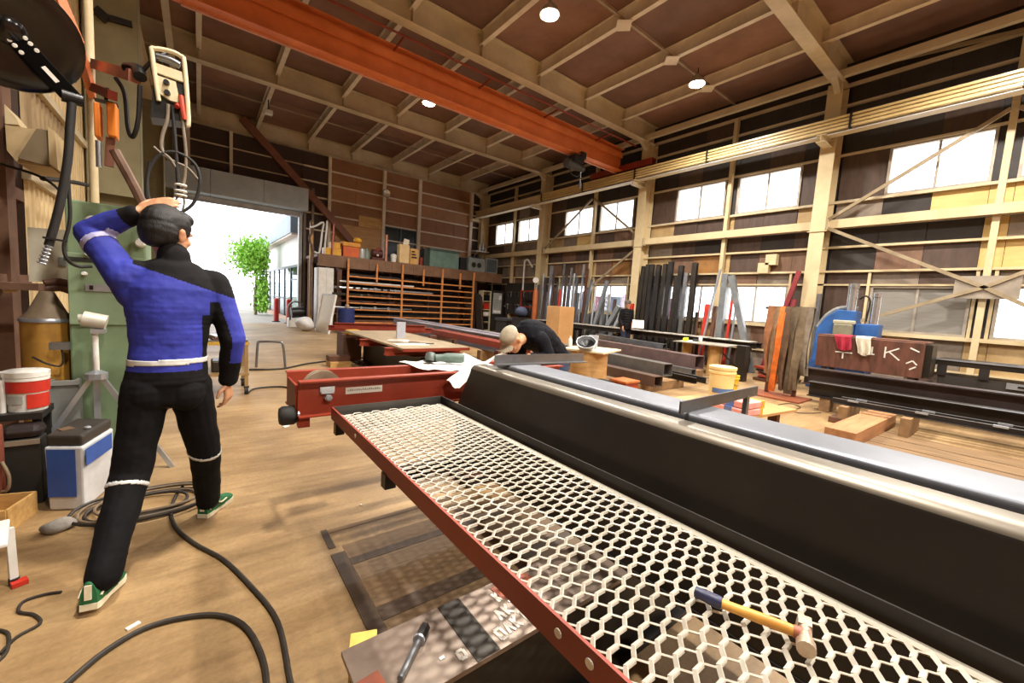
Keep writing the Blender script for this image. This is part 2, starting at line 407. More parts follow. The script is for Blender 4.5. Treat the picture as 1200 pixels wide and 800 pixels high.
for bi in range(4):
    c = COLY[bi]
    br = [c + .14, c + .62, c + 1.42, c + 2.2, c + 2.52, c + 3.32, c + 4.1, c + 4.96]
    if bi == 3: br[-1] = YB - .01
    for ri, (z0, z1) in enumerate(ROWS):
        if ri in (2, 7):
            lower = ri == 2
            solid = lower and bi == 3
            if not solid:
                for q, (p, e) in enumerate(((1, 3), (4, 6))):
                    window(c, br[p], br[e], z0, z1, 'frost' if (lower and bi == 0 and q == 1) else 'clear')
            cells = [0, 3, 6] if not solid else range(7)
        else: cells = range(7)
        pat = PAT.get((bi, ri), 'dkdkdkd')
        for ci in cells:
            off = .006 * ((ci * 5 + ri * 3 + bi) % 4)
            MB().box(X1 + off, X1 + off + .03, br[ci] + .004, br[ci + 1] - .004, z0 + .003, z1 - .003).build('cladding_panel', CL[pat[ci]], wr)
    # rails between the rows
    for z, h, d in ((.57, .05, .08), (1.26, .08, .10), (2.36, .04, .06), (2.68, .05, .09), (3.26, .05, .09), (4.34, .06, .08), (5.45, .05, .07), (6.05, .05, .09), (6.60, .05, .09), (7.07, .06, .1)):
        MB().box(X1 - d, X1 - .002, c + .02, COLY[bi + 1] - .02, z - h / 2, z + h / 2).build('girt', STEEL if z < 4 else RAFT, wr)
    MB().ibeam((X1 - .2, c + .02, 3.79), (X1 - .2, COLY[bi + 1] - .02, 3.79), .2, .2, .01, .014, up=(1, 0, 0)).build('girt_beam', STEEL, wr)
    MB().box(X1 - .2, X1 - .07, c + 2.31, c + 2.41, 0, 7.05).build('post', STEEL, wr)
    # window jamb posts
    for dy in (.58, 2.24, 2.48, 4.14): MB().box(X1 - .07, X1 - .004, c + dy - .025, c + dy + .025, 1.3, 2.66).build('jamb', STEEL, wr)
# outer skin behind the panels, open only at the windows
SKIN = CL['k']
edges = [-.2] + [(ROWS[i][1] + ROWS[i + 1][0]) / 2 for i in range(len(ROWS) - 1)] + [ZC + .05]
for ri in range(len(ROWS)):
    if ri in (2, 7): continue
    MB().box(X1 + .065, X1 + .09, -7, YB + .1, edges[ri], edges[ri + 1]).build('outer_sheet', SKIN, wr)
for ri in (2, 7):
    y = -7
    for bi in range(4):
        c = COLY[bi]
        if ri == 2 and bi == 3: continue
        for a, e in ((c + .62, c + 2.2), (c + 2.52, c + 4.1)):
            MB().box(X1 + .065, X1 + .09, y, a + .02, edges[ri], edges[ri + 1]).build('outer_sheet', SKIN, wr); y = e - .02
    MB().box(X1 + .065, X1 + .09, y, YB + .1, edges[ri], edges[ri + 1]).build('outer_sheet', SKIN, wr)
# back-filled wall behind the viewer
MB().box(X1, X1 + .03, -7, COLY[0] + .12, 0, ZC).build('cladding_panel', CL['d'], wr)
for y in COLY:
    m = MB().ibeam((12.08, y, 0), (12.08, y, 7.0), .46, .30, .012, .02, up=(1, 0, 0))
    m.box(11.83, 11.86, y - .2, y + .2, 3.60, 3.62)
    m.build('column', STEEL, wr)
    MB().box(11.95, 12.3, y - .16, y + .16, 3.66, 3.90).build('joint_plate', RAFT, wr)
    b = MB(); b.ibeam((11.30, y, 5.62), (11.86, y, 5.62), .16, .18); b.build('crane_bracket', STEEL, wr)
BR = mat('brace_paint', 'A8977A', .5, .1, '85755A', 3)
def brace(y0, z0, y1, z1): MB().bar((X1 - .30, y0, z0), (X1 - .30, y1, z1), .05, .07).build('brace', BR, wr)
c0 = COLY[0]
brace(3.35, 3.7, c0 + 2.36, 2.30); brace(c0 + 2.36, 2.30, c0 + .1, .9); brace(3.1, 1.25, c0 + 2.36, 2.30); brace(c0 + 2.36, 2.3, c0 + .1, 3.7)
brace(3.35, 3.9, c0 + 2.4, 5.62); brace(c0 + 2.3, 5.62, c0 + .15, 3.9)
MB().box(X1 - .29, X1 - .275, c0 + 2.36 - .45, c0 + 2.36 + .40, 2.08, 2.52).build('gusset_plate', mat('gusset', 'A89C8C', .5, .1), wr)
c2 = COLY[2]
brace(c2 + .15, 4.0, c2 + 2.3, 5.62); brace(c2 + 2.4, 5.62, c2 + 4.95, 3.9); brace(c2 + .15, 3.6, c2 + 2.5, 2.0)
brace(COLY[1] - .2 - 3.0, 6.95, COLY[1] - .15, 7.3)
for z, y in ((3.0, 4.55), (2.78, 4.72)):
    MB().box(X1 - .2, X1 - .02, y - .13, y + .13, z - .12, z + .16).build('junction_box', STEEL, wr)

# runway beam with its conductor bars
rb = struct('trim_1', (11.55, 6, 5.7))
MB().ibeam((11.56, -6.9, 5.88), (11.56, YB - .2, 5.88), .36, .24, .012, .018).build('runway_beam', STEEL, rb)
MB().box(11.53, 11.59, -6.9, YB - .2, 6.06, 6.10).build('crane_rail', GREYST, rb)
COND = mat('conductor_cover', 'E2C98F', .4, 0, 'C9AE72', 2)
for i in range(4):
    z = 5.77 + i * .078
    MB().box(11.36, 11.40, -6.9, 13.4, z - .024, z + .024).build('conductor_bar', COND, rb)
for y in (13.2, 10.9, 8.6, 6.2, 3.0, .6):
    MB().box(11.33, 11.45, y - .02, y + .02, 5.72, 6.05).build('conductor_clamp', DARKST, rb)
MB().box(11.40, 11.44, -6.9, YB - .2, 5.690, 5.70).build('runway_flange_strip', WHITEM, rb)

# ---- back wall
wb = struct('wall_back', (6, YB, 0))
BM = [mat('back_board_a', 'A87A56', .7, 0, '8C6243', .8, .5, bump=.05), mat('back_board_b', 'B0835D', .7, 0, '93694A', .9, .5, bump=.05), mat('back_board_c', '9D704F', .7, 0, '835B3F', .8, .5, bump=.05)]
BD = mat('back_board_dark', '4A362C', .7, 0, '362721', 1)
BX = [3.36, 3.85, 4.38, 5.5, 6.7, 7.55, 8.43, 9.4, 10.4, 11.34, X1]
BZ = [0, 1.2, 2.6, 3.95, 4.62, 5.28, 5.88, 6.45, 7.06, ZC]
for i in range(len(BX) - 1):
    for j in range(len(BZ) - 1):
        if 4 <= i <= 5 and j in (2, 3): continue
        mm = BD if i < 2 or i == 9 else BM[(i * 3 + j * 5) % 3]  # boards next to the door are coloured darker to paint the shadow there
        MB().box(BX[i] + .004, BX[i + 1] - .004, YB + .005 * ((i + j) % 3), YB + .04, BZ[j] + .003, BZ[j + 1] - .003).build('wall_board', mm, wb)
BX2 = [X0, -.2, 1.0, 2.2, 3.36]
for i in range(4):
    for j, (z0, z1) in enumerate(((4.5, 5.28), (5.28, 5.88), (5.88, 6.45), (6.45, 7.06), (7.06, ZC))):
        MB().box(BX2[i] + .004, BX2[i + 1] - .004, YB + .005 * ((i + j) % 3), YB + .04, z0 + .003, z1 - .003).build('wall_board', BD if j < 4 else BM[2], wb)
for z in BZ[3:-1]:
    MB().box(3.4, X1 - .3, YB - .07, YB, z - .03, z + .03).build('girt', PURL, wb)
for z in (5.88, 6.45, 7.06):
    MB().box(X0, 3.4, YB - .06, YB, z - .02, z + .02).build('girt', RAFT, wb)
for x, w in ((4.38, .06), (6.7, .07), (8.43, .08), (11.34, .08), (.98, .05), (-.25, .05)):
    MB().box(x - w, x + w, YB - .14, YB - .001, (0 if x > 3.4 else 5.5), ZC - .02).build('post', PURL, wb)
for x in (3.45, 3.75):
    MB().box(x - .05, x + .05, YB - .12, YB - .001, 0, 5.6).build('post', mat('jamb_post', '857A6E', .5, .1), wb)
MB().bar((1.30, YB - .35, 7.5), (5.35, YB - .35, 3.55), .20, .26).build('diagonal_brace', mat('diagonal_paint', '8A5A42', .6, 0, '6E4432', 2), wb)
# plywood patches
MB().box(4.62, 6.62, YB - .10, YB - .075, 3.0, 4.35).build('plywood_patch', PLY, wb)
MB().box(5.6, 6.62, YB - .10, YB - .075, 4.37, 4.85).build('plywood_patch', WOOD, wb)
MB().box(3.36, X1 + .1, YB + .045, YB + .07, 0, 2.62).box(3.36, X1 + .1, YB + .045, YB + .07, 2.62, ZC + .05).build('outer_sheet', BD, wb)
MB().box(X0 - .1, 3.36, YB + .045, YB + .07, 4.5, ZC + .05).build('outer_sheet', BD, wb)
# dark window over the loft
w8 = struct('window_%d' % (wn[0] + 1), (7.5, YB, 2.6)); wn[0] += 1
f = MB(); f.box(6.72, 8.4, YB - .02, YB + .05, 2.6, 2.66); f.box(6.72, 8.4, YB - .02, YB + .05, 4.56, 4.62)
for x in (6.72, 7.55, 8.34): f.box(x, x + .06, YB - .02, YB + .05, 2.66, 4.56)
f.build('window_frame', mat('dark_frame', '5A605C', .5), w8)
for x0, x1 in ((6.78, 7.55), (7.61, 8.34)): MB().box(x0, x1, YB + .02, YB + .03, 2.66, 4.56).build('pane', mat('dark_pane', '26343A', .15, 0, '1D282D', 2), w8)
# door opening: frame, shutter housing
d1 = struct('door_1', (1.05, YB, 0))
JB = mat('door_jamb', 'CDD2D6', .5, 0, 'B4B9BD', 3)
MB().box(X0, -1.16, YB - .1, YB + .12, 0, 4.55).build('door_jamb', JB, d1)
MB().box(3.24, 3.36, YB - .1, YB + .12, 0, 4.55).build('door_jamb', JB, d1)
SH = mat('shutter_housing', 'BFCCD4', .5, 0, 'A3B1BA', 1.5)
for x0, x1 in ((-1.2, .35), (.36, 1.95), (1.96, 3.48)):
    MB().box(x0, x1, YB - .62, YB - .04, 4.58, 5.42).build('shutter_housing', SH, d1, bevel=.01)
MB().box(-1.2, 3.4, YB - .05, YB + .1, 4.45, 4.57).build('shutter_slat', JB, d1)
MB().box(-1.16, 3.24, YB - .03, YB + .06, 4.36, 4.45).build('bottom_bar', LIGHTST, d1)

# ---- wall on the door's other side
wl = struct('wall_left', (X0, 10, 0))
LM = mat('left_cladding', 'D6BF92', .6, 0, 'BBA172', 1.5, .5, bump=.05)
LM2 = mat('left_cladding_b', 'A88F68', .6, 0, '86704E', 1.5, .5, bump=.05)
def corr(y0, y1, z0, z1, m):
    g = [[(X0 + (.018 if (j // 2) % 2 else 0), y, z) for j, y in enumerate(ys)] for z in (z0, z1) for ys in [[y0 + (y1 - y0) * (k // 2 + (.0 if k % 2 == 0 else .86)) / 20 for k in range(40)] + [y1]]]
    MB().sheet(g, .01).build('cladding_panel', m, wl)
for i, (y0, y1) in enumerate(((5.7, 7.2), (7.2, 8.5), (8.5, 11), (11, 13.5), (13.5, 16.2), (16.2, YB - .05))):
    for j, (z0, z1) in enumerate(((0, 2.3), (2.3, 3.2), (3.2, 5.2), (5.2, ZC))):
        corr(y0 + .003, y1 - .003, z0 + .003, z1 - .003, (LM2 if (i + j) % 3 == 1 else LM) if i < 2 else LM2)
for y in (8.35, 13.65, 18.5, 3.4 - 5.1):
    MB().ibeam((-.93, y, 0), (-.93, y, 7.0), .56, .30, .012, .02, up=(1, 0, 0)).build('column', mat('left_column_paint', '8D8767', .6, 0, '716B50', 1.5), wl)
MB().box(-1.2, -.66, 8.19, 8.205, 2.6, 6.9).build('column_plate', mat('left_column_plate', '969070', .6, 0, '7C7659', 1.5), wl)
for z in (2.3, 3.2, 5.2):
    MB().box(X0, X0 + .06, 5.7, YB - .1, z - .04, z + .04).build('girt', RAFT, wl)
MB().box(X0, X0 + .1, -7, 5.7, 3.9, ZC).build('cladding_panel', LM2, wl)
MB().ibeam((-.93, 8.52, 5.88), (-.93, 13.48, 5.88), .36, .24, .012, .018).build('runway_beam', RAFT, wl)
# lean-to bay beside the machines
MB().box(-2.9, -2.85, -7, 5.7, 0, 3.95).build('cladding_panel', CL['d'], wl)
MB().box(-2.9, X0, 5.7, 5.74, 0, 3.95).build('cladding_panel', CL['d'], wl)
MB().box(-2.9, X0 + .1, -7, 5.7, 3.86, 3.92).build('lean_to_roof', CL['d'], wl)
RP = mat('rusty_post', '7C5A44', .65, .1, '573B2C', 3)
MB().box(-1.34, -1.20, 5.1, 5.3, 0, 3.9).build('post', RP, wl)
MB().box(-1.34, -1.22, 4.0, 4.1, 0, 3.9).build('post', RP, wl)
MB().box(-1.32, -1.24, 4.1, 5.7, 2.05, 2.15).build('girt', RP, wl)
MB().box(-1.32, -1.22, 4.1, 5.7, 1.32, 1.40).build('girt', RP, wl)
wL = struct('window_%d' % (wn[0] + 1), (-1.9, 5.7, 1.4)); wn[0] += 1
f = MB(); f.box(-2.3, -1.42, 5.66, 5.70, 1.35, 1.40); f.box(-2.3, -1.42, 5.66, 5.70, 2.1, 2.15)
for x in (-2.3, -1.86, -1.46): f.box(x, x + .04, 5.66, 5.70, 1.4, 2.1)
f.build('window_frame', WINF, wL)
LITP = emis('pane_glow', (.92, .95, 1.0), 1.6)  # panes glow by themselves to imitate daylight; solid cladding stands behind
for x0, x1 in ((-2.26, -1.86), (-1.82, -1.46)): MB().box(x0, x1, 5.675, 5.685, 1.4, 2.1).build('pane', LITP, wL)

# ---- wall behind the viewer
wf = struct('wall_front', (5, -7, 0))
for i in range(8):
    MB().box(-2.9 + i * 1.92, -2.9 + (i + 1) * 1.92 - .01, -7.05, -7, 0, ZC).build('wall_board', BM[i % 3], wf)

# ================================================================== OUTSIDE THE DOOR
gnd = MB().box(-25, 40, YB + .12, 90, -.25, -.02).build('ground', mat('yard_paving', 'A09A92', .8, 0, '8A847C', .6)); gnd['kind'] = 'structure'
nb = thing('neighbouring_building', 'white building with blue grey eave and glass doors beyond the doorway', 'building', (3.4, 27, -.02))
NW = mat('neighbour_wall', 'DAD8D4', .7, 0, 'CAC7C2', 1)
MB().box(3.42, 9, 19.6, 34, 2.5, 3.8).build('upper_wall', NW, nb)
MB().box(8.9, 9, 19.6, 34, 0, 2.5).build('rear_wall', NW, nb)
MB().sect([(0, 0), (0, .8), (.35, .8), (.35, 0)], (3.06, 19.5, 3.8), (3.06, 34.2, 3.8)).build('eave', mat('eave_paint', '7C8C98', .5, 0, '6A7985', 1), nb)
MB().box(3.1, 3.4, 19.5, 34.2, 3.72, 3.8).build('soffit', mat('soffit_paint', 'D9C9BC', .6), nb)
DF = mat('door_frame_grey', '70747A', .4, .3, '5A5E63', 3)
for i in range(9):
    y = 19.7 + i * 1.75
    MB().box(3.38, 3.46, y - .05, y + .05, 0, 2.5).build('door_post', DF, nb)
    if i < 8:
        MB().box(3.41, 3.42, y + .05, y + 1.7, .05, 2.42).build('pane', glassmat('shopfront_glass_%d' % i, (.75, .82, .85), .3), nb)
        MB().box(3.39, 3.45, y + .05, y + 1.7, 1.85 if i == 0 else .95, 1.91 if i == 0 else .99).build('door_rail', DF, nb)
MB().box(3.38, 3.46, 19.6, 34, 2.42, 2.52).build('door_head', DF, nb)
MB().box(3.25, 3.6, 19.8, 34, -.02, .10).build('step', mat('step_brick', 'B99B86', .8, 0, '9C7C68', 8), nb)
# tree
tr = thing('tree', 'small bright green tree standing outside the doorway', 'tree', (2.35, 25, -.02))
MB().tube([(2.35, 25, -.02), (2.32, 25.05, 1.0), (2.4, 25, 2.0), (2.3, 25.02, 3.0), (2.35, 25, 3.6)], [.07, .06, .05, .03, .02], 8, 3).build('trunk', mat('bark', '6E6248', .8), tr, smooth=True)
lf = MB(); rnd = random.Random(3)
for i in range(5200):
    if i < 3800: c = Vector((2.25 + rnd.gauss(0, .42), 25 + rnd.gauss(0, .45), 3.0 + rnd.gauss(0, .42)))
    else: c = Vector((2.65 + rnd.gauss(0, .18), 25 + rnd.gauss(0, .3), 1.1 + rnd.gauss(0, .6)))
    if c.z < .1 or c.x > 2.92: continue
    R = Euler((rnd.uniform(0, 6), rnd.uniform(0, 6), rnd.uniform(0, 6))).to_matrix(); s = rnd.uniform(.06, .12)
    lf.add([c + R @ Vector(p) * s for p in ((-1, 0, 0), (0, -.5, .1), (1, 0, 0), (0, .5, .1))], [(0, 1, 2, 3)])
LEAF = mat('leaf', '8CC23C', .5, 0, '6FA028', 2)
lf.build('foliage', LEAF, tr, kind='stuff')
bo = thing('bollard', 'red bollard standing just outside the door beside the jamb', 'bollard', (3.0, 19.3, -.02))
MB().lathe([(.10, 0), (.10, .95), (.085, 1.0), (.04, 1.03)], (3.0, 19.3, -.02), 16).build('post', REDP, bo, smooth=True)
MB().lathe([(.16, 0), (.16, .03), (.10, .04)], (3.0, 19.3, -.02), 16).build('base_plate', DARKST, bo)
place(bo, (2.66, 20.2, -.02), label='red bollard in the yard in front of the tree')
fe = thing('yard_fence', 'pale fence of horizontal boards across the yard', 'fence', (0, 40, -.02))
for i in range(7): MB().box(-14, 3.2, 40, 40.05, .05 + i * .28, .28 + i * .28).build('fence_board', NW, fe)
for i in range(8): MB().box(-14 + i * 2.4, -13.9 + i * 2.4, 40.05, 40.15, -.02, 2.05).build('fence_post', NW, fe)

# ================================================================== LAMPS
LE = emis('lamp_glow', (1.0, .9, .72), 40)
LH = mat('lamp_housing', 'B9B4A8', .4, .4)
lamp = thing('high_bay_lamp', 'glowing high bay lamp beside the orange crane girder', 'lamp', (5.25, 11.3, 6.95), 'high bay lamps under the roof')
MB().lathe([(.20, 0), (.16, .10), (.08, .16), (.06, .22)], (5.25, 11.3, 6.95), 20).build('housing', LH, lamp, smooth=True)
MB().lathe([(.17, -.012), (.17, .0)], (5.25, 11.3, 6.95), 20).build('diffuser', LE, lamp)
MB().cyl((5.25, 11.3, 7.17), (5.25, 11.3, 7.32), .012).build('hanger', DARKST, lamp)
LAMPS = [(5.25, 11.3), (5.36, 6.35), (9.55, 5.65), (.9, 1.7), (5.3, .9), (9.5, .6), (1.5, -3.8), (5.3, -4), (9.6, -4), (1.75, 5.6), (9.4, 12.3)]
for i, (x, y) in enumerate(LAMPS):
    if i:
        lab = {1: 'glowing high bay lamp in the upper middle of the ceiling', 2: 'glowing high bay lamp on a purlin near the window wall', 3: 'high bay lamp above the walking man and the floor cables', 4: 'high bay lamp above the near end of the box girder', 5: 'high bay lamp above the plum brown steel beam',
               6: 'high bay lamp in the rear bay on the door side', 7: 'high bay lamp in the rear bay mid hall', 8: 'high bay lamp in the rear bay by the windows'}.get(i)
        if lab: place(lamp, (x, y, 6.95), label=lab)
    ld = bpy.data.lights.new('lamp_light', 'SPOT'); ld.energy = LAMP_W if i < 9 else 0.0; ld.color = LAMP_COL; ld.shadow_soft_size = .16
    ld.spot_size = math.radians(158); ld.spot_blend = .7
    if ld.energy:
        lo = link(bpy.data.objects.new('lamp_light', ld)); lo.location = (x, y, 6.90)
# unlit lamps
off = thing('round_wall_lamp', 'unlit round lamp on a back wall post', 'lamp', (6.7, YB - .35, 5.95))
MB().lathe([(.02, .2), (.10, .16), (.19, .02), (.17, .0), (.05, .05)], (6.7, YB - .42, 5.95), 20, (0, 1, 0)).build('reflector', mat('chrome_reflector', 'E2DDD2', .25, .6), off, smooth=True)
MB().bar((6.7, YB - .25, 5.95), (6.7, YB - .14, 5.95), .04, .04).build('arm', DARKST, off)
off2 = thing('hanging_flood_lamp', 'small unlit white lamp hanging from a purlin', 'lamp', (1.78, 15.5, 6.85))
MB().box(1.66, 1.90, 15.4, 15.6, 6.85, 6.98).build('housing', WHITEM, off2, bevel=.02)
MB().bar((1.78, 15.5, 6.98), (1.78, 15.5, 7.29), .03, .03).build('hanger', DARKST, off2)

# ================================================================== OVERHEAD CRANE
GY = 9.35
cr = thing('overhead_crane', 'orange overhead travelling crane girder spanning the hall', 'crane', (5.5, GY, 6.1))
MB().ibeam((-.85, GY, 6.5), (11.5, GY, 6.5), .72, .30, .014, .025).build('girder', ORANGE, cr)
MB().chan((-.2, GY - .16, 6.62), (11.4, GY - .16, 6.62), .16, .08, .01, sg=-1).build('side_channel', ORANGE, cr)
MB().box(-.2, 11.5, GY + .10, GY + .145, 6.10, 6.138).build('lit_flange_edge', mat('flange_lit_pink', 'E2A184', .5), cr)  # pink strip paints the light caught by the bottom flange edge
MB().rtube((11.56, GY - 1.3, 6.22), (11.56, GY + 1.3, 6.22), .22, .2, .01).build('end_carriage', REDDK, cr)
for y in (GY - 1.1, GY + 1.1): MB().cyl((11.50, y, 6.20), (11.62, y, 6.20), .10, n=20).build('wheel', GREYST, cr)
MB().rtube((-.93, GY - .65, 6.22), (-.93, GY + .65, 6.22), .22, .2, .01).build('end_carriage', REDDK, cr)
MB().tube([(-.2, GY - .75, 6.75), (11.3, GY - .75, 6.75)], .022, 8).build('festoon_rail', REDDK, cr)
for x in (1.2, 3.4, 5.6, 7.8, 10.0): MB().bar((x, GY - .16, 6.72), (x, GY - .76, 6.75), .03, .03).build('rail_bracket', REDDK, cr)
HX = 9.4
h = MB().box(HX - .30, HX + .10, GY - .22, GY + .22, 5.86, 6.06).obox((HX + .1, GY, 6.12), (.2, .4, .2)).build('trolley', DARKST, cr)
m = MB(); m.cyl((HX - .45, GY, 5.82), (HX + .05, GY, 5.82), .14, n=20); m.cyl((HX + .05, GY, 5.80), (HX + .3, GY, 5.80), .10, n=16); m.build('hoist_drum', mat('hoist_grey', '4A443C', .5, .3), cr, smooth=True)
MB().tube([(HX - .4, GY - .1, 5.7), (HX - .3, GY - .1, 5.5), (HX, GY - .1, 5.48), (HX + .1, GY - .1, 5.66)], .015, 6, 5).build('hoist_cable', RUBBER, cr)
MB().cyl((HX + .22, GY, 5.72), (HX + .22, GY, 5.32), .01, n=8).build('hoist_chain', GREYST, cr)
MB().lathe([(.03, 0), (.06, .06), (.05, .14), (.02, .18)], (HX + .22, GY, 5.2), 12).build('hook_block', mat('hook_block_grey', '77716A', .4, .4), cr, smooth=True)
# ================================================================== FOREGROUND: crane parts being built
# steel trestles lying across the floor carry the girder
PLT = mat('scuffed_plate', '9A8A7C', .38, .45, '7C6A5E', 5, .5, bump=.02, bscale=20)
CHALK = mat('chalk', 'EFEBE2', .8, 0, 'D9D3C6', 30)
t1 = thing('steel_trestle', 'scuffed steel trestle beam with chalk scrawls under the mesh tray', 'trestle', (1.3, .98, 0))
MB().box(.315, 2.2, .86, 1.11, .382, .398).build('top_flange', PLT, t1)
MB().box(.33, 2.2, .90, .915, .02, .382).build('front_web', BLACKST, t1); MB().box(.33, 2.2, 1.055, 1.07, .02, .382).build('rear_web', DARKST, t1)
MB().box(.33, .345, .90, 1.07, .02, .382).build('end_plate', RUST, t1)
MB().box(.32, 2.2, .86, 1.11, 0, .02).build('bottom_flange', DARKST, t1)
MB().box(.62, .70, .862, 1.108, .398, .400).build('dark_joint', BLACKST, t1)
MB().obox((.90, 1.06, .3995), (.16, .07, .003), (0, 0, .1)).build('red_paint_patch', mat('patch_red', 'A5573C', .5, .2, '7C4A3A', 12), t1)
MB().obox((.355, .93, .3995), (.06, .12, .003), (0, 0, .1)).build('red_paint_patch', MATS['patch_red'], t1)
def strokes(segs, o, ux, uy, w, up, name, m, parent, t=.0015):
    """handwriting as thin raised strokes on a surface"""
    o = Vector(o); ux = Vector(ux); uy = Vector(uy); mb = MB()
    for a, b in segs:
        p = o + ux * a[0] + uy * a[1]; q = o + ux * b[0] + uy * b[1]
        if (q - p).length < 1e-5: continue
        mb.bar(p, q, w, t, up)
    return mb.build(name, m, parent)
scr = []
rs = random.Random(5)
for r_, (y, n, x0) in enumerate(((0, 6, 0), (.35, 5, .5), (.75, 4, 1.0))):
    x = x0
    for k in range(n):
        sh = [[((0, 0), (.0, .25)), ((0, .25), (.22, .25)), ((.22, .25), (.22, 0)), ((0, 0), (.22, 0))], [((0, 0), (.1, .28)), ((.1, .28), (.22, 0))], [((0, 0), (0, .28)), ((0, .14), (.2, .28)), ((0, .14), (.2, 0))], [((.1, 0), (.1, .28)), ((0, .28), (.22, .28))]][(k + r_) % 4]
        scr += [((a[0] + x, a[1] + y), (b[0] + x, b[1] + y)) for a, b in sh]; x += .36
strokes(scr, (.725, .885, .3995), (.10, .012, 0), (-.02, .16, 0), .010, (0, 0, 1), 'chalk_writing', CHALK, t1)
strokes([((0, 0), (0, .2)), ((0, .2), (.2, .2)), ((.2, .2), (.2, 0)), ((0, 0), (.2, 0)), ((-.5, .25), (-.35, .25))], (.585, .895, .3995), (.10, .0, 0), (0, .14, 0), .010, (0, 0, 1), 'chalk_writing', CHALK, t1)
bt = thing('steel_bolt', 'long dark steel bolt with nut lying on the trestle plate', 'bolt', (.5, 1.0, .398))
bp0, bp1 = Vector((.415, .925, .410)), Vector((.545, 1.045, .412))
d_ = (bp1 - bp0)
MB().cyl(bp0, bp0 + d_ * .80, .009, n=12).build('shank', GREYST, bt, smooth=True)
MB().cyl(bp0 + d_ * .74, bp1, .0165, n=6).build('head', DARKST, bt); MB().cyl(bp0 + d_ * .70, bp0 + d_ * .74, .018, n=16).build('washer', LIGHTST, bt)
wb1 = MB().obox((.42, 1.235, .145), (.085, .07, .29), (0, 0, -.35)).build('wood_block', mat('fresh_wood', 'E8C96A', .6, 0, 'CDA94A', 6), bevel=.003)
tag(wb1, 'small fresh yellow wood block standing against the trestle end', 'wood block')
t2 = thing('support_stand', 'steel support stand beneath the red end carriage', 'stand', (2.0, 2.66, 0))
MB().box(1.6, 2.4, 2.5, 2.82, 0, .03).build('base', DARKST, t2); MB().ibeam((1.65, 2.66, .36), (2.35, 2.66, .36), .66, .2).build('upright', RUST, t2)
t3 = place(t1, (1.3, -.95, 0), label='steel trestle beam out of view under the near end of the girder')

# black box girder with bent cover
bgd = thing('box_girder', 'long black bent steel box girder beside the mesh tray', 'girder', (1.6, .6, .398))
arc = [(1.432 + .05 * (1 - math.cos(a)), .947 + .05 * math.sin(a)) for a in [math.pi / 2 * i / 7 for i in range(8)]]
poly = [(1.33, .40), (1.345, .735)] + arc + [(1.545, .997), (1.545, .985), (1.90, .985), (1.90, .40)]
def xz(poly, y0, y1, hl_faces=()):
    mb = MB(); n = len(poly)
    vs_ = [(x, y0, z) for x, z in poly] + [(x, y1, z) for x, z in poly]
    for i in range(n): mb.add([vs_[i], vs_[(i + 1) % n], vs_[(i + 1) % n + n], vs_[i + n]], [(0, 1, 2, 3)], 1 if i in hl_faces else 0)
    mb.add(vs_, [tuple(range(n)), tuple(range(n, 2 * n))]); return mb
BENDHL = mat('bend_highlight', '8F877A', .38, .75, '6F685E', 2.5, .4, bump=.02, stretch=(6, .5, 6))  # lighter steel paints in the highlight reflected along the bend
xz(poly, -1.3, 2.27, range(4, 11)).build('cover', [BLACKST, BENDHL], bgd, smooth=True, weld=True)
MB().box(1.325, 1.345, -1.3, 2.27, .400, .418).build('lower_flange', DARKST, bgd)
rr_ = [(1.575 + .02 * (1 - math.cos(a)), 1.0 + .02 * math.sin(a)) for a in [math.pi / 2 * i / 5 for i in range(6)]]
xz([(1.575, .986)] + rr_ + [(1.80, 1.02), (1.80, .986)], -1.3, 2.16).build('top_channel', mat('galvanised_channel', '878A92', .42, .6, '6A6D75', 2.0, .3, bump=.02), bgd, smooth=True, weld=True)
# mesh tray
tr_ = thing('mesh_tray', 'walkway tray of pale expanded metal in a red edged frame', 'walkway', (.9, .7, .69))
xz([(.58, .715), (.588, .715), (.64, .715), (.64, .721), (.588, .721), (.588, .782), (.58, .782)], -1.25, 2.345).build('outer_angle', REDOX, tr_)
xz([(1.236, .715), (1.262, .715), (1.262, .785), (1.255, .785), (1.255, .722), (1.236, .722)], -1.25, 2.345).build('inner_angle', DARKST, tr_)
MB().box(.588, 1.255, 2.337, 2.345, .715, .783).box(.588, 1.255, 2.30, 2.337, .715, .722).build('end_angle', mat('end_angle_steel', '55524E', .45, .5), tr_)
MB().box(1.205, 1.236, -1.25, 2.30, .738, .744).build('edge_strip', mat('strip_zinc', 'C3BBAA', .4, .5), tr_)
for y in (W(655, 735, X=.58).y, W(692, 770, X=.58).y, 1.9):
    m = MB().lathe([(.010, 0), (.010, .003)], (.58, y, .752), 12, (-1, 0, 0)); m.build('rivet', CHALK, tr_)
for y in (2.28, 1.55, -.35):
    MB().chan((.585, y, .690), (1.34, y, .690), .05, .05, .006).build('support_channel', BLACKST, tr_)
    if y > 1: MB().box(.575, .62, y - .055, y - .01, .655, .715).build('support_foot', BLACKST, tr_)
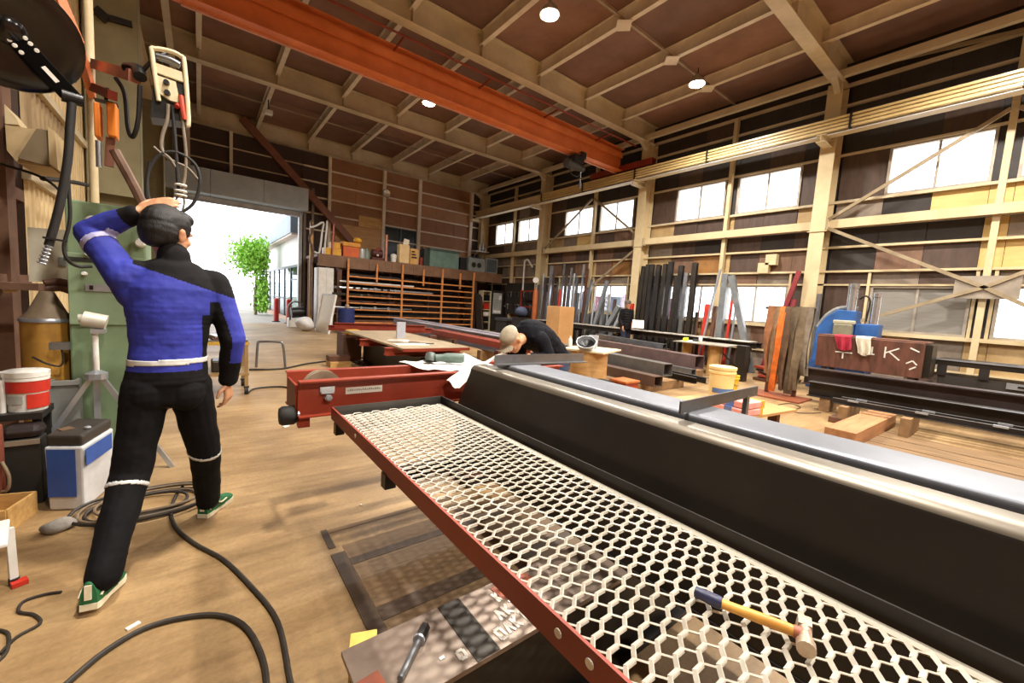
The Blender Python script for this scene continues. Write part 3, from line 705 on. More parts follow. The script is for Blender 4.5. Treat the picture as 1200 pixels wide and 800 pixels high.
# expanded metal: staggered slit strands
em = MB(); LWD, SWD = .104, .0203
x0m, y0m = .60, -1.24
nx, ny = 6, 174
st = .0052
def strand(p, q):
    p = Vector(p); q = Vector(q); em.bar(p, q, .0036, .0102, (0, .86, -.5))
for j in range(ny):
    for i in range(-1, nx + 1):
        xo = x0m + i * LWD + (LWD / 2 if j % 2 else 0); y = y0m + j * SWD
        # one strand pair: bond - rise - bond
        pts = [(xo, y, .7405), (xo + LWD * .14, y, .7405), (xo + LWD * .36, y + SWD, .7465), (xo + LWD * .64, y + SWD, .7465), (xo + LWD * .86, y, .7405), (xo + LWD, y, .7405)]
        for a, b in zip(pts[:-1], pts[1:]):
            if max(a[0], b[0]) > 1.212 or min(a[0], b[0]) < .592: continue
            strand(a, b)
em.build('expanded_mesh', mat('mesh_zinc', 'DDD6C8', .40, .25, 'B9B1A1', 8, .5), tr_)
# hammer on the mesh
hm = thing('hammer', 'hammer with yellow wooden handle and blue grip lying on the mesh', 'hammer', (.9, .25, .75))
hA, hB, hC = W(815, 693, Z=.768), W(846, 707, Z=.770), W(938, 742, Z=.775)
MB().tube([hA, hA + (hB - hA) * .5, hB], [.0125, .014, .0125], 12, 4).build('grip', mat('grip_blue', '34365A', .45, 0, '25263F', 20), hm, smooth=True)
MB().tube([hB, hB + (hC - hB) * .35, hC], [.0105, .0115, .0095], 12, 4).build('handle', mat('handle_wood', 'DDA64B', .45, 0, 'B97D2C', 10), hm, smooth=True)
hd = (hC - hB).normalized(); hs = Vector((-hd.y, hd.x, 0)); hcn = hC + hd * .008
m = MB(); m.cyl(hcn - hs * .045, hcn - hs * .025, .017, n=14); m.cyl(hcn - hs * .025, hcn + hs * .02, .0125, n=14)
m.sect([(-.014, -.012), (.014, -.012), (.012, .012), (-.012, .012)], hcn + hs * .018, hcn + hs * .05)
m.build('head', mat('hammer_steel', 'C2AE98', .4, .5, '8F7C6A', 20), hm, smooth=True)
MB().tube([hC - hd * .012, hC + hd * .016], .0125, 12).build('collar', mat('collar_red', 'B0654B', .5), hm, smooth=True)
# loose plates and offcuts under the tray
fb = MB().obox((.93, .26, .415), (.50, .42, .03), (0, 0, .25)).build('base_board', mat('pale_board', 'B7A48C', .6, 0, '8D7A64', 4)); tag(fb, 'pale board seen below the mesh near the hammer', 'board')
fb.location.z = .0
fs = MB().bar((.78, .62, .05), (1.02, .30, .05), .05, .04).build('wood_lath', WOOD); fs.location.z = .0; tag(fs, 'thin wooden lath on the floor under the mesh tray', 'lath')

# red end carriage with wheel
ec = thing('end_carriage', 'red crane end carriage of two channels with a steel wheel', 'crane carriage', (1.4, 2.66, .70))
MB().chan((2.50, 2.52, .805), (.44, 2.52, .805), .21, .06, .009, sg=-1).build('front_channel', REDOX, ec)
MB().chan((.43, 2.80, .805), (2.50, 2.80, .805), .21, .06, .009, sg=-1).build('rear_channel', REDOX, ec)
MB().box(.43, .442, 2.53, 2.79, .71, .88).build('end_plate', REDDK, ec)
MB().lathe([(.03, -.03), (.112, -.03), (.112, -.022), (.10, -.02), (.10, .02), (.112, .022), (.112, .03), (.03, .03)], (.60, 2.66, .825), 32, (0, 1, 0)).build('wheel', mat('wheel_steel', 'C9BCA2', .3, .6, '8E836F', 6), ec, smooth=True)
MB().lathe([(.03, -.03), (.112, -.03), (.112, .03), (.03, .03)], (2.30, 2.66, .825), 32, (0, 1, 0)).build('wheel', MATS['wheel_steel'], ec, smooth=True)
m = MB().box(.555, .635, 2.500, 2.512, .832, .865); m.box(.56, .63, 2.49, 2.512, .825, .836); m.build('axle_keeper', LIGHTST, ec)
MB().cyl((.60, 2.518, .800), (.60, 2.485, .800), .022, n=6).cyl((.60, 2.485, .800), (.60, 2.475, .800), .014, n=12).build('axle_bolt', LIGHTST, ec)
MB().box(.70, .925, 2.508, 2.514, .808, .848).build('data_plate', mat('data_plate', 'D9D4C8', .5, 0, 'B7B1A4', 8), ec)
lp = MB()
for k in range(16): lp.box(.712 + k * .0128, .720 + k * .0128, 2.506, 2.508, .826, .838 if k % 3 else .834)
lp.build('plate_lettering', mat('plate_print', '8F8A80', .6), ec)
MB().lathe([(.045, 0), (.055, .012), (.055, .07), (.045, .085)], (.44, 2.56, .70), 20, (-1, 0, 0)).build('rubber_buffer', RUBBER, ec, smooth=True)
MB().lathe([(.02, 0), (.058, 0), (.058, .008), (.02, .008)], (.45, 2.56, .70), 20, (-1, 0, 0)).build('buffer_ring', LIGHTST, ec)
MB().box(.44, .50, 2.485, 2.525, .64, .70).build('foot_lug', REDDK, ec)
# pieces resting on the girder
cb = thing('cut_angle_bar', 'grey angle bar laid across the far end of the girder', 'steel bar', (1.85, 2.09, 1.02))
xx = MB().sect([(0, 0), (.0, .062), (.006, .062), (.006, .006), (.05, .006), (.05, 0)], (1.50, 2.10, 1.021), (2.26, 2.03, 1.021)); xx.build('bar', GREYST, cb)
fb2 = thing('flat_bar', 'dark grey flat bar on edge across the middle of the girder', 'steel bar', (1.9, .86, 1.02))
MB().bar(W(797, 477.5, Z=1.046), W(887, 457.5, Z=1.046), .008, .05).build('bar', mat('cut_flat', '6E6B68', .45, .5, '545250', 4), fb2)
q = W(880, 459.5, Z=1.046); MB().bar((q.x - .03, q.y + .006, .84), (q.x - .03, q.y + .006, 1.03), .03, .02).build('leg_tab', GREYST, fb2)
g_ = []
for i in range(13):
    row = []
    for j in range(9):
        x = 1.22 + .58 * i / 12; y = 2.97 - (.42 + .16 * (i / 12)) * j / 8 if i > 2 else 2.97 - .40 * j / 8
        z = .914 + .006 * math.sin(i * 1.7 + j * .8)
        if y < 2.455: z -= min((2.455 - y) * 1.1, .12)
        if i > 8: z += .012 * (i - 8) * (1 - j / 10)
        row.append((x + .05 * j / 8 * (1 if i < 5 else 0), max(y, 2.435 - .004 * i) if z > .9 else 2.43, z))
    g_.append(row)
pc = MB().sheet(g_, -.003).build('paper_sheet', PAPER, smooth=True); tag(pc, 'crumpled white paper sheet draped over the end carriage channels', 'paper')
c_ = [W(580, 419, Y=2.40), W(546, 427, Y=2.46), W(524, 446, Y=2.44), W(539, 457, Y=2.36)]
g_ = [[(c_[1].lerp(c_[0], i / 6)).lerp(c_[2].lerp(c_[3], i / 6), j / 6) + Vector((0, -.012 * math.sin(j * .9), .012 * math.sin(i * 1.3))) for j in range(7)] for i in range(7)]
pc2 = MB().sheet(g_, .003).build('paper_sheet', PAPER, smooth=True); tag(pc2, 'white paper sheet hanging down in front of the girder end', 'paper')
gr = thing('angle_grinder', 'green grey hand grinder lying on the white paper', 'grinder', (1.38, 2.70, .93))
MB().tube([(1.44, 2.80, .962), (1.52, 2.77, .966), (1.64, 2.70, .968)], [.03, .038, .03], 14, 4).build('body', mat('grinder_teal', '5E7268', .5, 0, '475850', 8), gr, smooth=True)
MB().lathe([(.035, -.03), (.042, 0), (.035, .035), (.02, .04)], (1.41, 2.82, .965), 16, (.2, .3, 1)).build('gear_head', mat('grinder_grey', '7C8682', .4, .4), gr, smooth=True)
MB().lathe([(.055, 0), (.055, .006)], (1.41, 2.82, .935), 20).build('disc', DARKST, gr)

# ================================================================== FLOOR CABLES AND BITS
CABLE = mat('cable_black', '30281F', .55, 0, '1F1A15', 12)
def floor_cable(name, px_, r, label, z=None, cat='cable'):
    pts = [W(x, y, Z=0) + Vector((0, 0, r + .001)) for x, y in px_]
    o = MB().tube(pts, r, 8, 5).build(name, CABLE, smooth=True); return tag(o, label, cat)
floor_cable('welding_cable', [(70, 812), (125, 765), (180, 735), (245, 723), (285, 735), (308, 775), (314, 830)], .0105, 'thick dark cable curving over the floor at the camera side')
floor_cable('power_cable', [(352, 860), (340, 800), (325, 730), (295, 690), (262, 658), (230, 640), (208, 622), (200, 602), (206, 583), (214, 572)], .010, 'dark cable snaking past the walking man from the coil')
floor_cable('thin_cable', [(292, 434), (330, 433), (360, 427), (400, 422), (428, 420)], .016, 'thin cable across the floor towards the steel table')
floor_cable('short_cable', [(290, 462), (300, 456), (330, 454), (350, 458)], .012, 'short cable end by the workshop trolley')
floor_cable('lead_wire', [(0, 768), (20, 748), (47, 732), (40, 722), (22, 718), (28, 706), (52, 698), (72, 695)], .006, 'thin kinked lead on the floor at the edge of the clutter')
floor_cable('loop_wire', [(0, 740), (10, 745), (8, 765), (-6, 780)], .006, 'small loop of thin wire near the white appliance')
coil = thing('cable_coil', 'coil of dark welding cable on the floor behind the walking man', 'cable', (-.28, 3.3, 0))
rc = random.Random(2)
for k in range(6):
    cx, cy = -.27 + rc.uniform(-.04, .04), 3.30 + rc.uniform(-.03, .03); R0 = .20 + .025 * k
    pts = [(cx + R0 * math.cos(t) * 1.05, cy + R0 * .72 * math.sin(t), .012 + .013 * (k % 3) + .004 * math.sin(3 * t)) for t in [2 * math.pi * i / 28 for i in range(29)]]
    MB().tube(pts, .009, 7).build('cable_loop', CABLE if k % 2 else mat('cable_tan', '7A6750', .6, 0, '5B4C3A', 10), coil, smooth=True)
def chip(px_, py_, s, label, m=PAPER, nm='paper_scrap'):
    p = W(px_, py_, Z=0)
    o = MB().obox(p + Vector((0, 0, s[2] / 2 + .001)), s, (0, 0, .5)).build(nm, m); tag(o, label, 'scrap')
chip(156, 734, (.045, .018, .006), 'small white scrap by the shoe of the walking man')
chip(335, 500, (.06, .03, .012), 'pale scrap on the floor under the end carriage')
chip(423, 592, (.012, .012, .006), 'tiny pale speck on the open floor beneath the tray edge')
# ================================================================== PEOPLE
def skin_of(mb, name, voxel, mats, parent, smooth_it=4, pick=None, disp=None):
    """merge overlapping limbs into one continuous surface"""
    off = rootloc(parent)
    me = mb.mesh('tmp', off); o = link(bpy.data.objects.new('tmp', me))
    r = o.modifiers.new('r', 'REMESH'); r.mode = 'VOXEL'; r.voxel_size = voxel
    sm = o.modifiers.new('s', 'SMOOTH'); sm.factor = .5; sm.iterations = smooth_it
    dg = bpy.context.evaluated_depsgraph_get()
    m2 = bpy.data.meshes.new_from_object(o.evaluated_get(dg)); m2.name = name
    bpy.data.objects.remove(o); m2.materials.clear()
    for m in mats: m2.materials.append(m)
    m2.polygons.foreach_set('use_smooth', [True] * len(m2.polygons))
    if disp:
        n_ = len(m2.vertices); co = np.empty(n_ * 3, np.float32); no = np.empty(n_ * 3, np.float32)
        m2.vertices.foreach_get('co', co); m2.vertices.foreach_get('normal', no)
        co = co.reshape(-1, 3); no = no.reshape(-1, 3)
        co += no * np.array([disp(Vector(c) + off) for c in co.tolist()], np.float32)[:, None]
        m2.vertices.foreach_set('co', co.ravel()); m2.update()
    if pick:
        m2.polygons.foreach_set('material_index', [pick(p.center + off, p.normal) for p in m2.polygons])
    ob = link(bpy.data.objects.new(name, m2)); ob.parent = parent; return ob

SKINM = mat('skin', 'D3A07A', .5, 0, 'BE8560', 8, .5)
HAIRM = mat('hair', '1B1715', .5, 0, '0E0C0B', 60, .5, bump=.4, bscale=120, stretch=(3, 3, .6))
JBLUE = mat('jacket_blue', '2E36A4', .75, 0, '232A86', 5, .5, bump=.25, bscale=22)
JBLACK = mat('jacket_black', '1A1819', .8, 0, '101010', 6, .5, bump=.25, bscale=24, spec=.15)
PBLACK = mat('trouser_black', '151416', .8, 0, '0C0C0E', 6, .5, bump=.25, bscale=20, spec=.15)
REFL = mat('reflective_tape', 'DCDCD8', .4, .1, 'C2C2BE', 20)
SHGREEN = mat('shoe_green', '1F6A3C', .7, 0, '16522D', 20)
SOLE = mat('shoe_sole', 'E9E0C6', .6, 0, 'D2C6A6', 20)

def hand(mb, wrist, pdir, ndir, curls, L=.185, spread=.0, thumb=1, r=.0088):
    """palm and five separate fingers; pdir = along the palm, ndir = palm normal (fingers curl that way)"""
    p = Vector(pdir).normalized(); n = Vector(ndir); n = (n - p * n.dot(p)).normalized(); s = p.cross(n).normalized()
    w = Vector(wrist); PL = L * .52
    for k in range(4):
        a = (k - 1.5) * .0185
        mb.cap(w + s * a * .55 + p * .01, w + p * PL + s * a, .0125, .0115, 8)
    for k in range(4):
        a = (k - 1.5) * .0205; ln = L * (.40, .47, .44, .34)[k]; q = w + p * PL + s * a; ang = 0
        d0 = (p + s * (k - 1.5) * spread)
        for seg in range(3):
            ang += curls[k] * (.8, 1.0, .8)[seg]
            d = (d0 * math.cos(ang) + n * math.sin(ang)).normalized()
            e = q + d * ln * (.45, .32, .23)[seg]
            mb.cap(q, e, r * (1.08 - .1 * seg), r * (1.0 - .1 * seg), 8); q = e
    b = w + p * PL * .25 - s * .026 * thumb
    e = b + (p * .6 - s * .8 * thumb + n * .35).normalized() * .042; mb.cap(b, e, .0135, .0105, 8)
    e2 = e + (p * .95 - s * .25 * thumb + n * .3).normalized() * .034; mb.cap(e, e2, .0103, .0085, 8)

def head_parts(mb, hair, c, fwd, up, S=1.0, hair_full=True):
    """head: c = centre of skull; eyes at half height, nose, mouth, ears"""
    f = Vector(fwd).normalized(); u = Vector(up); u = (u - f * u.dot(f)).normalized(); s = f.cross(u).normalized()
    R = Matrix((s, f, u)).transposed(); c = Vector(c)
    P = lambda x, y, z: c + (s * x + f * y + u * z) * S
    mb.ell(P(0, -.008, .025), (.077 * S, .096 * S, .092 * S), 20, R)
    mb.ell(P(0, .018, -.045), (.062 * S, .072 * S, .070 * S), 18, R)
    mb.ell(P(0, .045, -.085), (.036 * S, .040 * S, .028 * S), 12, R)          # chin
    for sx in (-1, 1):
        mb.ell(P(.034 * sx, .066, -.022), (.024 * S, .022 * S, .022 * S), 10, R)   # cheeks
        mb.ell(P(.030 * sx, .078, .022), (.026 * S, .014 * S, .011 * S), 10, R)   # brows
        mb.ell(P(.079 * sx, -.006, -.012), (.010 * S, .020 * S, .032 * S), 10, R)  # ears
        mb.ell(P(.084 * sx, -.012, .004), (.008 * S, .016 * S, .018 * S), 8, R)
    mb.cap(P(0, .088, .012), P(0, .108, -.028), .009 * S, .0125 * S, 8)        # nose
    mb.ell(P(0, .098, -.032), (.016 * S, .010 * S, .009 * S), 8, R)
    mb.ell(P(0, .084, -.056), (.021 * S, .011 * S, .006 * S), 8, R)            # lips
    mb.ell(P(0, .082, -.066), (.018 * S, .011 * S, .006 * S), 8, R)
    if hair is not None:
        hair.ell(P(0, -.014, .038), (.085 * S, .104 * S, .090 * S), 20, R)
        hair.ell(P(0, -.040, .000), (.083 * S, .078 * S, .080 * S), 18, R)
        hair.ell(P(0, -.060, -.035), (.062 * S, .050 * S, .050 * S), 14, R)
        hair.ell(P(0, .040, .085), (.064 * S, .062 * S, .040 * S), 14, R)
    return P, R

def shoe_mesh(heel, toe, up=(0, 0, 1), S=1.0):
    """returns upper and sole: heel and toe are points on the sole line"""
    h = Vector(heel); t = Vector(toe); d = (t - h); L = d.length; d.normalize(); u = Vector(up); u = (u - d * u.dot(d)).normalized(); s = d.cross(u)
    prof = [(0, .030), (.06, .036), (.2, .036), (.4, .034), (.6, .042), (.78, .046), (.9, .038), (.98, .020)]
    outl = [h + d * (L * a) + s * w for a, w in prof] + [h + d * (L * a) - s * w * (.92) for a, w in prof[::-1]]
    so = MB(); n = len(outl)
    so.add([p for p in outl] + [p + u * .026 for p in outl], [tuple(range(n)), tuple(range(n, 2 * n))] + [(i, (i + 1) % n, (i + 1) % n + n, i + n) for i in range(n)])
    up_ = MB(); secs = []
    for a, w, hh in ((.01, .029, .112), (.10, .034, .125), (.25, .036, .122), (.42, .038, .104), (.58, .041, .080), (.75, .043, .062), (.9, .036, .050), (.975, .020, .038)):
        ring = []
        for k in range(12):
            th = math.pi * k / 11; ring.append(h + d * (L * a) + s * (w * math.cos(th)) * (1 if math.sin(th) < .5 else .9) + u * (.022 + (hh - .022) * math.sin(th) ** .6))
        secs.append(ring)
    vs_ = [p for r in secs for p in r]; m = 12
    fs = [(i * m + k, i * m + k + 1, (i + 1) * m + k + 1, (i + 1) * m + k) for i in range(len(secs) - 1) for k in range(m - 1)]
    fs += [tuple(range(m)), tuple(range((len(secs) - 1) * m, len(secs) * m))] + [(i * m, (i + 1) * m, (i + 1) * m + m - 1, i * m + m - 1) for i in range(len(secs) - 1)]
    up_.add(vs_, fs)
    st = MB()
    for sg in (1, -1):
        st.tube([h + d * (L * a) + s * sg * w + u * z for a, w, z in ((.06, .036, .050), (.24, .039, .078), (.42, .042, .052), (.6, .044, .056))], .0045, 6, 4)
    tp = MB().obox(h + d * (L * .005) + u * .075, (.022, .010, .06), Matrix((s, d, u)).transposed())
    return up_, so, st, tp

def wrinkle(f1=18., a=.004, seed=0):
    from mathutils import noise
    return lambda p: a * (noise.noise(Vector((p.x * f1 * .8, p.y * f1 * .8, p.z * f1 * 1.1)) + Vector((seed, 0, 0))) + .25 * noise.noise(Vector((p.x * 30, p.y * 30, p.z * 36))))

# ---------------------------------------------------------------- the walking man (seen from behind)
pm = thing('person', 'man in blue and black work jacket walking away, one hand on his head', 'person', (-.14, 2.66, 0))
Yp = 2.66
hipc = Vector((-.125, 2.64, .93)); chest = Vector((-.11, 2.66, 1.30)); neck = Vector((-.10, 2.68, 1.50)); hc = Vector((-.122, 2.72, 1.662))
shL = Vector((-.275, 2.66, 1.445)); shR = Vector((.065, 2.70, 1.425))
elL = W(107, 272, Y=2.83); wrL = W(161, 249, Y=2.74)
elR = Vector((.145, 2.66, 1.135)); wrR = Vector((.125, 2.74, .885))
hipL = Vector((-.205, 2.63, .90)); hipR = Vector((-.045, 2.65, .90))
knL = Vector((-.265, 2.60, .49)); anL = Vector((-.345, 2.345, .125)); 
knR = Vector((.02, 2.80, .48)); anR = Vector((.035, 2.985, .10))
body = MB(); hair = MB()
face = Vector((.62, .74, -.18))
PP, RR = head_parts(body, hair, hc, face, (0.02, .0, 1), S=1.08)
body.cap(neck - Vector((0, 0, .03)), hc - Vector((0, 0, .06)), .058, .055)
def stack(mb, rows, n=26):
    """rows of (centre, half width, half depth): a torso from dense overlapping slices"""
    for i in range(len(rows) - 1):
        for k in range(4):
            t = k / 4; c0, a0, b0 = rows[i]; c1, a1, b1 = rows[i + 1]
            mb.ell(Vector(c0).lerp(Vector(c1), t), (a0 + (a1 - a0) * t, b0 + (b1 - b0) * t, .055), n)
def torso(mb, g=0., z0=.82, z1=1.48):
    R_ = [((-.125, 2.64, .84), .144, .105), ((-.125, 2.64, .93), .152, .110), ((-.12, 2.64, 1.02), .142, .102), ((-.118, 2.645, 1.10), .138, .098), ((-.114, 2.65, 1.20), .148, .105), ((-.11, 2.66, 1.30), .162, .112), ((-.108, 2.665, 1.38), .172, .108), ((-.105, 2.67, 1.44), .150, .092), ((-.103, 2.675, 1.49), .10, .075)]
    R_ = [r for r in R_ if z0 <= r[0][2] <= z1]
    stack(mb, [(c, a + g, b_ + g) for c, a, b_ in R_])
torso(body)
body.cap(shL, neck - Vector((0, 0, .05)), .052, .06); body.cap(shR, neck - Vector((0, 0, .05)), .052, .06)
body.cap(shL, elL, .050, .040); body.cap(elL, wrL, .040, .028)
body.cap(shR, elR, .050, .040); body.cap(elR, wrR, .040, .028)
body.cap(hipL, knL, .083, .058); body.cap(knL, anL, .056, .040); body.cap(hipR, knR, .083, .058); body.cap(knR, anR, .056, .040)
body.cap(anL, anL + Vector((-.02, .10, -.07)), .035, .028); body.cap(anR, anR + Vector((.05, .08, -.05)), .035, .028)
hdir = (W(200, 237, Y=2.70) - wrL)
hand(body, wrL + Vector((0, 0, .010)), hdir, (.1, .75, -.65), (.22, .20, .20, .24), thumb=-1, L=.185)
hand(body, wrR, (.04, .06, -1), (-.8, .45, 0), (.45, .5, .55, .6), thumb=1, L=.175)
skin_of(body, 'body', .0055, [SKINM], pm, 3)
skin_of(hair, 'hair', .006, [HAIRM], pm, 2, disp=wrinkle(30, .0025, 3), pick=None)

# clothing follows the body
jk = MB(); torso(jk, .016, .88, 1.49)
jk.cap(shL + Vector((.02, 0, 0)), neck - Vector((0, 0, .07)), .070, .072); jk.cap(shR - Vector((.02, 0, 0)), neck - Vector((0, 0, .07)), .072, .072)
jk.cap(shL + Vector((0, 0, -.02)), elL, .074, .063); jk.cap(elL, wrL - (wrL - elL).normalized() * .02, .062, .044)
jk.cap(shL + Vector((.04, 0, -.10)), elL.lerp(shL, .45), .075, .062)
jk.cap(shR, elR, .072, .060); jk.cap(elR, wrR + (elR - wrR).normalized() * .02, .060, .047)
jk.cap(neck - Vector((0, 0, .06)), neck + Vector((.002, .004, .055)), .075, .064)
axL = (wrL - elL); axR = (wrR - elR)
def arm_x(z): return elR.x + (shR.x - elR.x) * (z - elR.z) / (shR.z - elR.z) if z > elR.z else elR.x + (wrR.x - elR.x) * (elR.z - z) / (elR.z - wrR.z)
def jpick(p, n):
    tL = (p - elL).dot(axL) / axL.length_squared
    if tL > -.1 and (p - elL - axL * max(0, min(1, tL))).length < .085 and p.z > 1.53 and p.x < -.18: return 1 if tL > .74 else 0
    if p.z > 1.405 - .36 * p.x and p.x > -.245: return 1                 # collar and yoke
    if p.x > .045 and p.z < 1.40:                                       # sleeve: blue outside, black inside
        return 0 if (p.x - arm_x(p.z) > -.005 + (.03 if p.z > 1.25 else 0) * 0 and p.z > 1.0) or p.z > 1.33 else 1
    if p.x > .012 and p.z < 1.26: return 1
    return 1 if p.z < .985 else 0
jacket = skin_of(jk, 'jacket', .0060, [JBLUE, JBLACK], pm, 7, pick=jpick, disp=wrinkle(11, .006, 1))
def band(ob, name, m, pred, off=.003):
    """a strip sewn on: faces of a garment lifted off its surface"""
    me = ob.data; bm = bmesh.new(); bm.from_mesh(me); o3 = rootloc(ob)
    for v in bm.verts: v.co += v.normal * off
    bmesh.ops.delete(bm, geom=[f for f in bm.faces if not pred(f.calc_center_median() + o3, f.normal)], context='FACES')
    m2 = bpy.data.meshes.new(name); bm.to_mesh(m2); bm.free(); m2.materials.clear(); m2.materials.append(m)
    m2.polygons.foreach_set('material_index', [0] * len(m2.polygons))
    b2 = link(bpy.data.objects.new(name, m2)); b2.parent = ob
    sd = b2.modifiers.new('t', 'SOLIDIFY'); sd.thickness = .002; return b2
band(jacket, 'reflective_band', REFL, lambda p, n: 1.018 < p.z + .03 * (p.x + .12) * -1 < 1.045 and p.x < .035 and p.x > -.29)
axU = elL - shL
band(jacket, 'sleeve_band', mat('grey_tape', 'A9A6CC', .5), lambda p, n: .66 < (p - shL).dot(axU) / axU.length_squared < .76 and (p - shL - axU * ((p - shL).dot(axU) / axU.length_squared)).length < .09 and p.x < -.27)
tz = MB(); torso(tz, .012, .82, 1.03)
tz.cap(hipL, knL, .098, .078); tz.cap(knL, anL + Vector((.003, .01, -.0)), .076, .064)
tz.cap(hipR, knR, .096, .077); tz.cap(knR, anR + Vector((0, 0, .0)), .075, .062)
tz.ell((-.19, 2.58, .87), (.085, .07, .09), 14); tz.ell((-.06, 2.585, .87), (.085, .07, .09), 14)
trous = skin_of(tz, 'trousers', .0065, [PBLACK], pm, 6, disp=wrinkle(10, .006, 5))
axl = anL - knL; axr = anR - knR
band(trous, 'reflective_band', REFL, lambda p, n: .13 < (p - knL).dot(axl) / axl.length_squared + .08 * (p.x + .3) < .165 and p.x < -.16)
band(trous, 'reflective_band', REFL, lambda p, n: -.02 < (p - knR).dot(axr) / axr.length_squared - .25 * (p.x - .02) < .02 and p.x > -.08)
for heel, toe, up in (((-.378, 2.285, .030), (-.312, 2.535, .0), (0, .10, 1)), ((.005, 2.955, .004), (.155, 3.175, .002), (0, 0, 1))):
    ua, so, st_, tp = shoe_mesh(heel, toe, up)
    sh = ua.build('shoe', SHGREEN, pm, smooth=True)
    so.build('sole', SOLE, sh); st_.build('side_stripe', SOLE, sh, smooth=True); tp.build('heel_tab', SOLE, sh)

# ---------------------------------------------------------------- the man bending over the work
NAVY = mat('navy_shirt', '14141C', .8, 0, '0D0D13', 6, .5, bump=.25, bscale=24, spec=.15)
JEAN = mat('jeans', '3B4A66', .8, 0, '2A3750', 10, .5, bump=.2)
CAPC = mat('cap_beige', 'B5A992', .75, 0, '948873', 14, .5)
GLOVE = mat('glove_white', 'DAD8C8', .8, 0, 'BFBDAC', 20)
bm_ = thing('person', 'man in navy shirt and beige cap bending over the girder end', 'person', (2.95, 3.0, 0))
hip = Vector((3.02, 3.10, .86)); sho = Vector((2.58, 3.05, 1.13)); hd_ = Vector((2.34, 3.0, 1.07))
body = MB(); hair = MB()
fdir = Vector((-.55, -.15, -.85)); PP2, R2 = head_parts(body, hair, hd_, fdir, (-.75, -.05, .5))
body.cap(sho + Vector((-.02, -.01, .0)), hd_ + Vector((.06, 0, -.01)), .06, .055)
nfw = (sho - hip)
for t in (0, .2, .4, .6, .8, 1.0): body.ell(hip.lerp(sho, t) + Vector((0, 0, .05 * math.sin(t * 3.1))), .13 if t < 1 else .12, 16)
s1, s2 = sho + Vector((.03, -.16, -.04)), sho + Vector((.03, .17, -.02))
e1, e2 = Vector((2.66, 2.80, .90)), Vector((2.58, 3.17, .90)); h1, h2 = Vector((2.44, 2.86, .935)), Vector((2.36, 3.12, .93))
for a_, e_, h_ in ((s1, e1, h1), (s2, e2, h2)): body.cap(a_, e_, .05, .042); body.cap(e_, h_, .04, .03)
ft1, ft2 = Vector((3.03, 2.98, .10)), Vector((3.10, 3.22, .10)); k1, k2 = Vector((2.95, 2.96, .48)), Vector((3.0, 3.2, .48))
hp1, hp2 = hip + Vector((0, -.08, 0)), hip + Vector((0, .09, 0))
for a_, k_, f_ in ((hp1, k1, ft1), (hp2, k2, ft2)): body.cap(a_, k_, .085, .058); body.cap(k_, f_, .056, .04)
skin_of(body, 'body', .008, [SKINM], bm_, 3)
gl = MB()
for h_ in (h1, h2): hand(gl, h_, (-.9, .05, -.25), (-.2, 0, -1), (.35, .4, .4, .45), thumb=1 if h_ is h1 else -1, r=.0105, L=.19)
skin_of(gl, 'gloves', .005, [GLOVE], bm_, 2)
sh_ = MB()
for t in [i / 10 for i in range(11)]: sh_.ell(hip.lerp(sho, t) + Vector((0, 0, .055 * math.sin(t * 3.1))), .155 if t < .95 else .145, 18)
for a_, e_, h_ in ((s1, e1, h1), (s2, e2, h2)): sh_.cap(a_, e_, .075, .062); sh_.cap(e_, h_ + (e_ - h_) * .12, .060, .045)
skin_of(sh_, 'shirt', .009, [NAVY], bm_, 3, disp=wrinkle(14, .008, 9))
tj = MB()
tj.ell(hip, (.15, .165, .14), 18)
for a_, k_, f_ in ((hp1, k1, ft1), (hp2, k2, ft2)): tj.cap(a_, k_, .10, .078); tj.cap(k_, f_, .076, .065)
skin_of(tj, 'jeans', .009, [JEAN], bm_, 3, disp=wrinkle(14, .008, 11))
R2i = R2
cp = MB(); cp.ell(PP2(0, -.012, .070), (.090, .108, .070), 22, R2); cp.build('cap', CAPC, bm_, smooth=True)
bg_ = [[PP2(x * .085, .080 + .085 * y * math.cos(x * 1.1), .056 - .012 * y - .020 * x * x) for x in [i / 4 - 1 for i in range(9)]] for y in (0, .25, .5, .75, 1)]
MB().sheet(bg_, .004).build('cap_peak', CAPC, bm_, smooth=True)
MB().tube([PP2(-.06, -.085, .07), PP2(0, -.105, .075), PP2(.06, -.085, .07)], .006, 6, 4).build('cap_strap', BLACKPL, bm_)
for f_ in (ft1, ft2):
    ua, so, st_, tp = shoe_mesh(f_ + Vector((.05, 0, -.10)), f_ + Vector((-.21, -.02, -.10)))
    sh = ua.build('shoe', BLACKPL, bm_, smooth=True); so.build('sole', RUBBER, sh)

# ---------------------------------------------------------------- the man walking past the bench
wm = thing('person', 'man in black jacket and dark cap carrying papers past the long bench', 'person', (10.65, 7.9, 0))
o_ = Vector((10.65, 7.9, 0)); T = lambda x, y, z: o_ + Vector((x, y, z))
body = MB(); hair = MB(); fd = Vector((-.45, -.85, -.1))
fwdw = Vector((-.35, -.94, 0)).normalized(); sdw = Vector((fwdw.y, -fwdw.x, 0))
Q = lambda f_, s_, z: o_ + fwdw * f_ + sdw * s_ + Vector((0, 0, z))
PP3, R3 = head_parts(body, hair, Q(.02, 0, 1.62), Vector((-.95, -.25, -.1)), (0, 0, 1))
body.cap(Q(0, 0, 1.46), Q(.01, 0, 1.56), .055, .055)
for z in (.92, 1.0, 1.1, 1.2, 1.3, 1.38): body.ell(Q(0, 0, z), (.135, .135, .10), 14)
sw = [(Q(0, .17, 1.40), Q(-.02, .22, 1.12), Q(.14, .20, .92)), (Q(0, -.17, 1.40), Q(-.02, -.22, 1.14), Q(.22, -.14, 1.06))]
for a_, e_, h_ in sw: body.cap(a_, e_, .05, .042); body.cap(e_, h_, .04, .03)
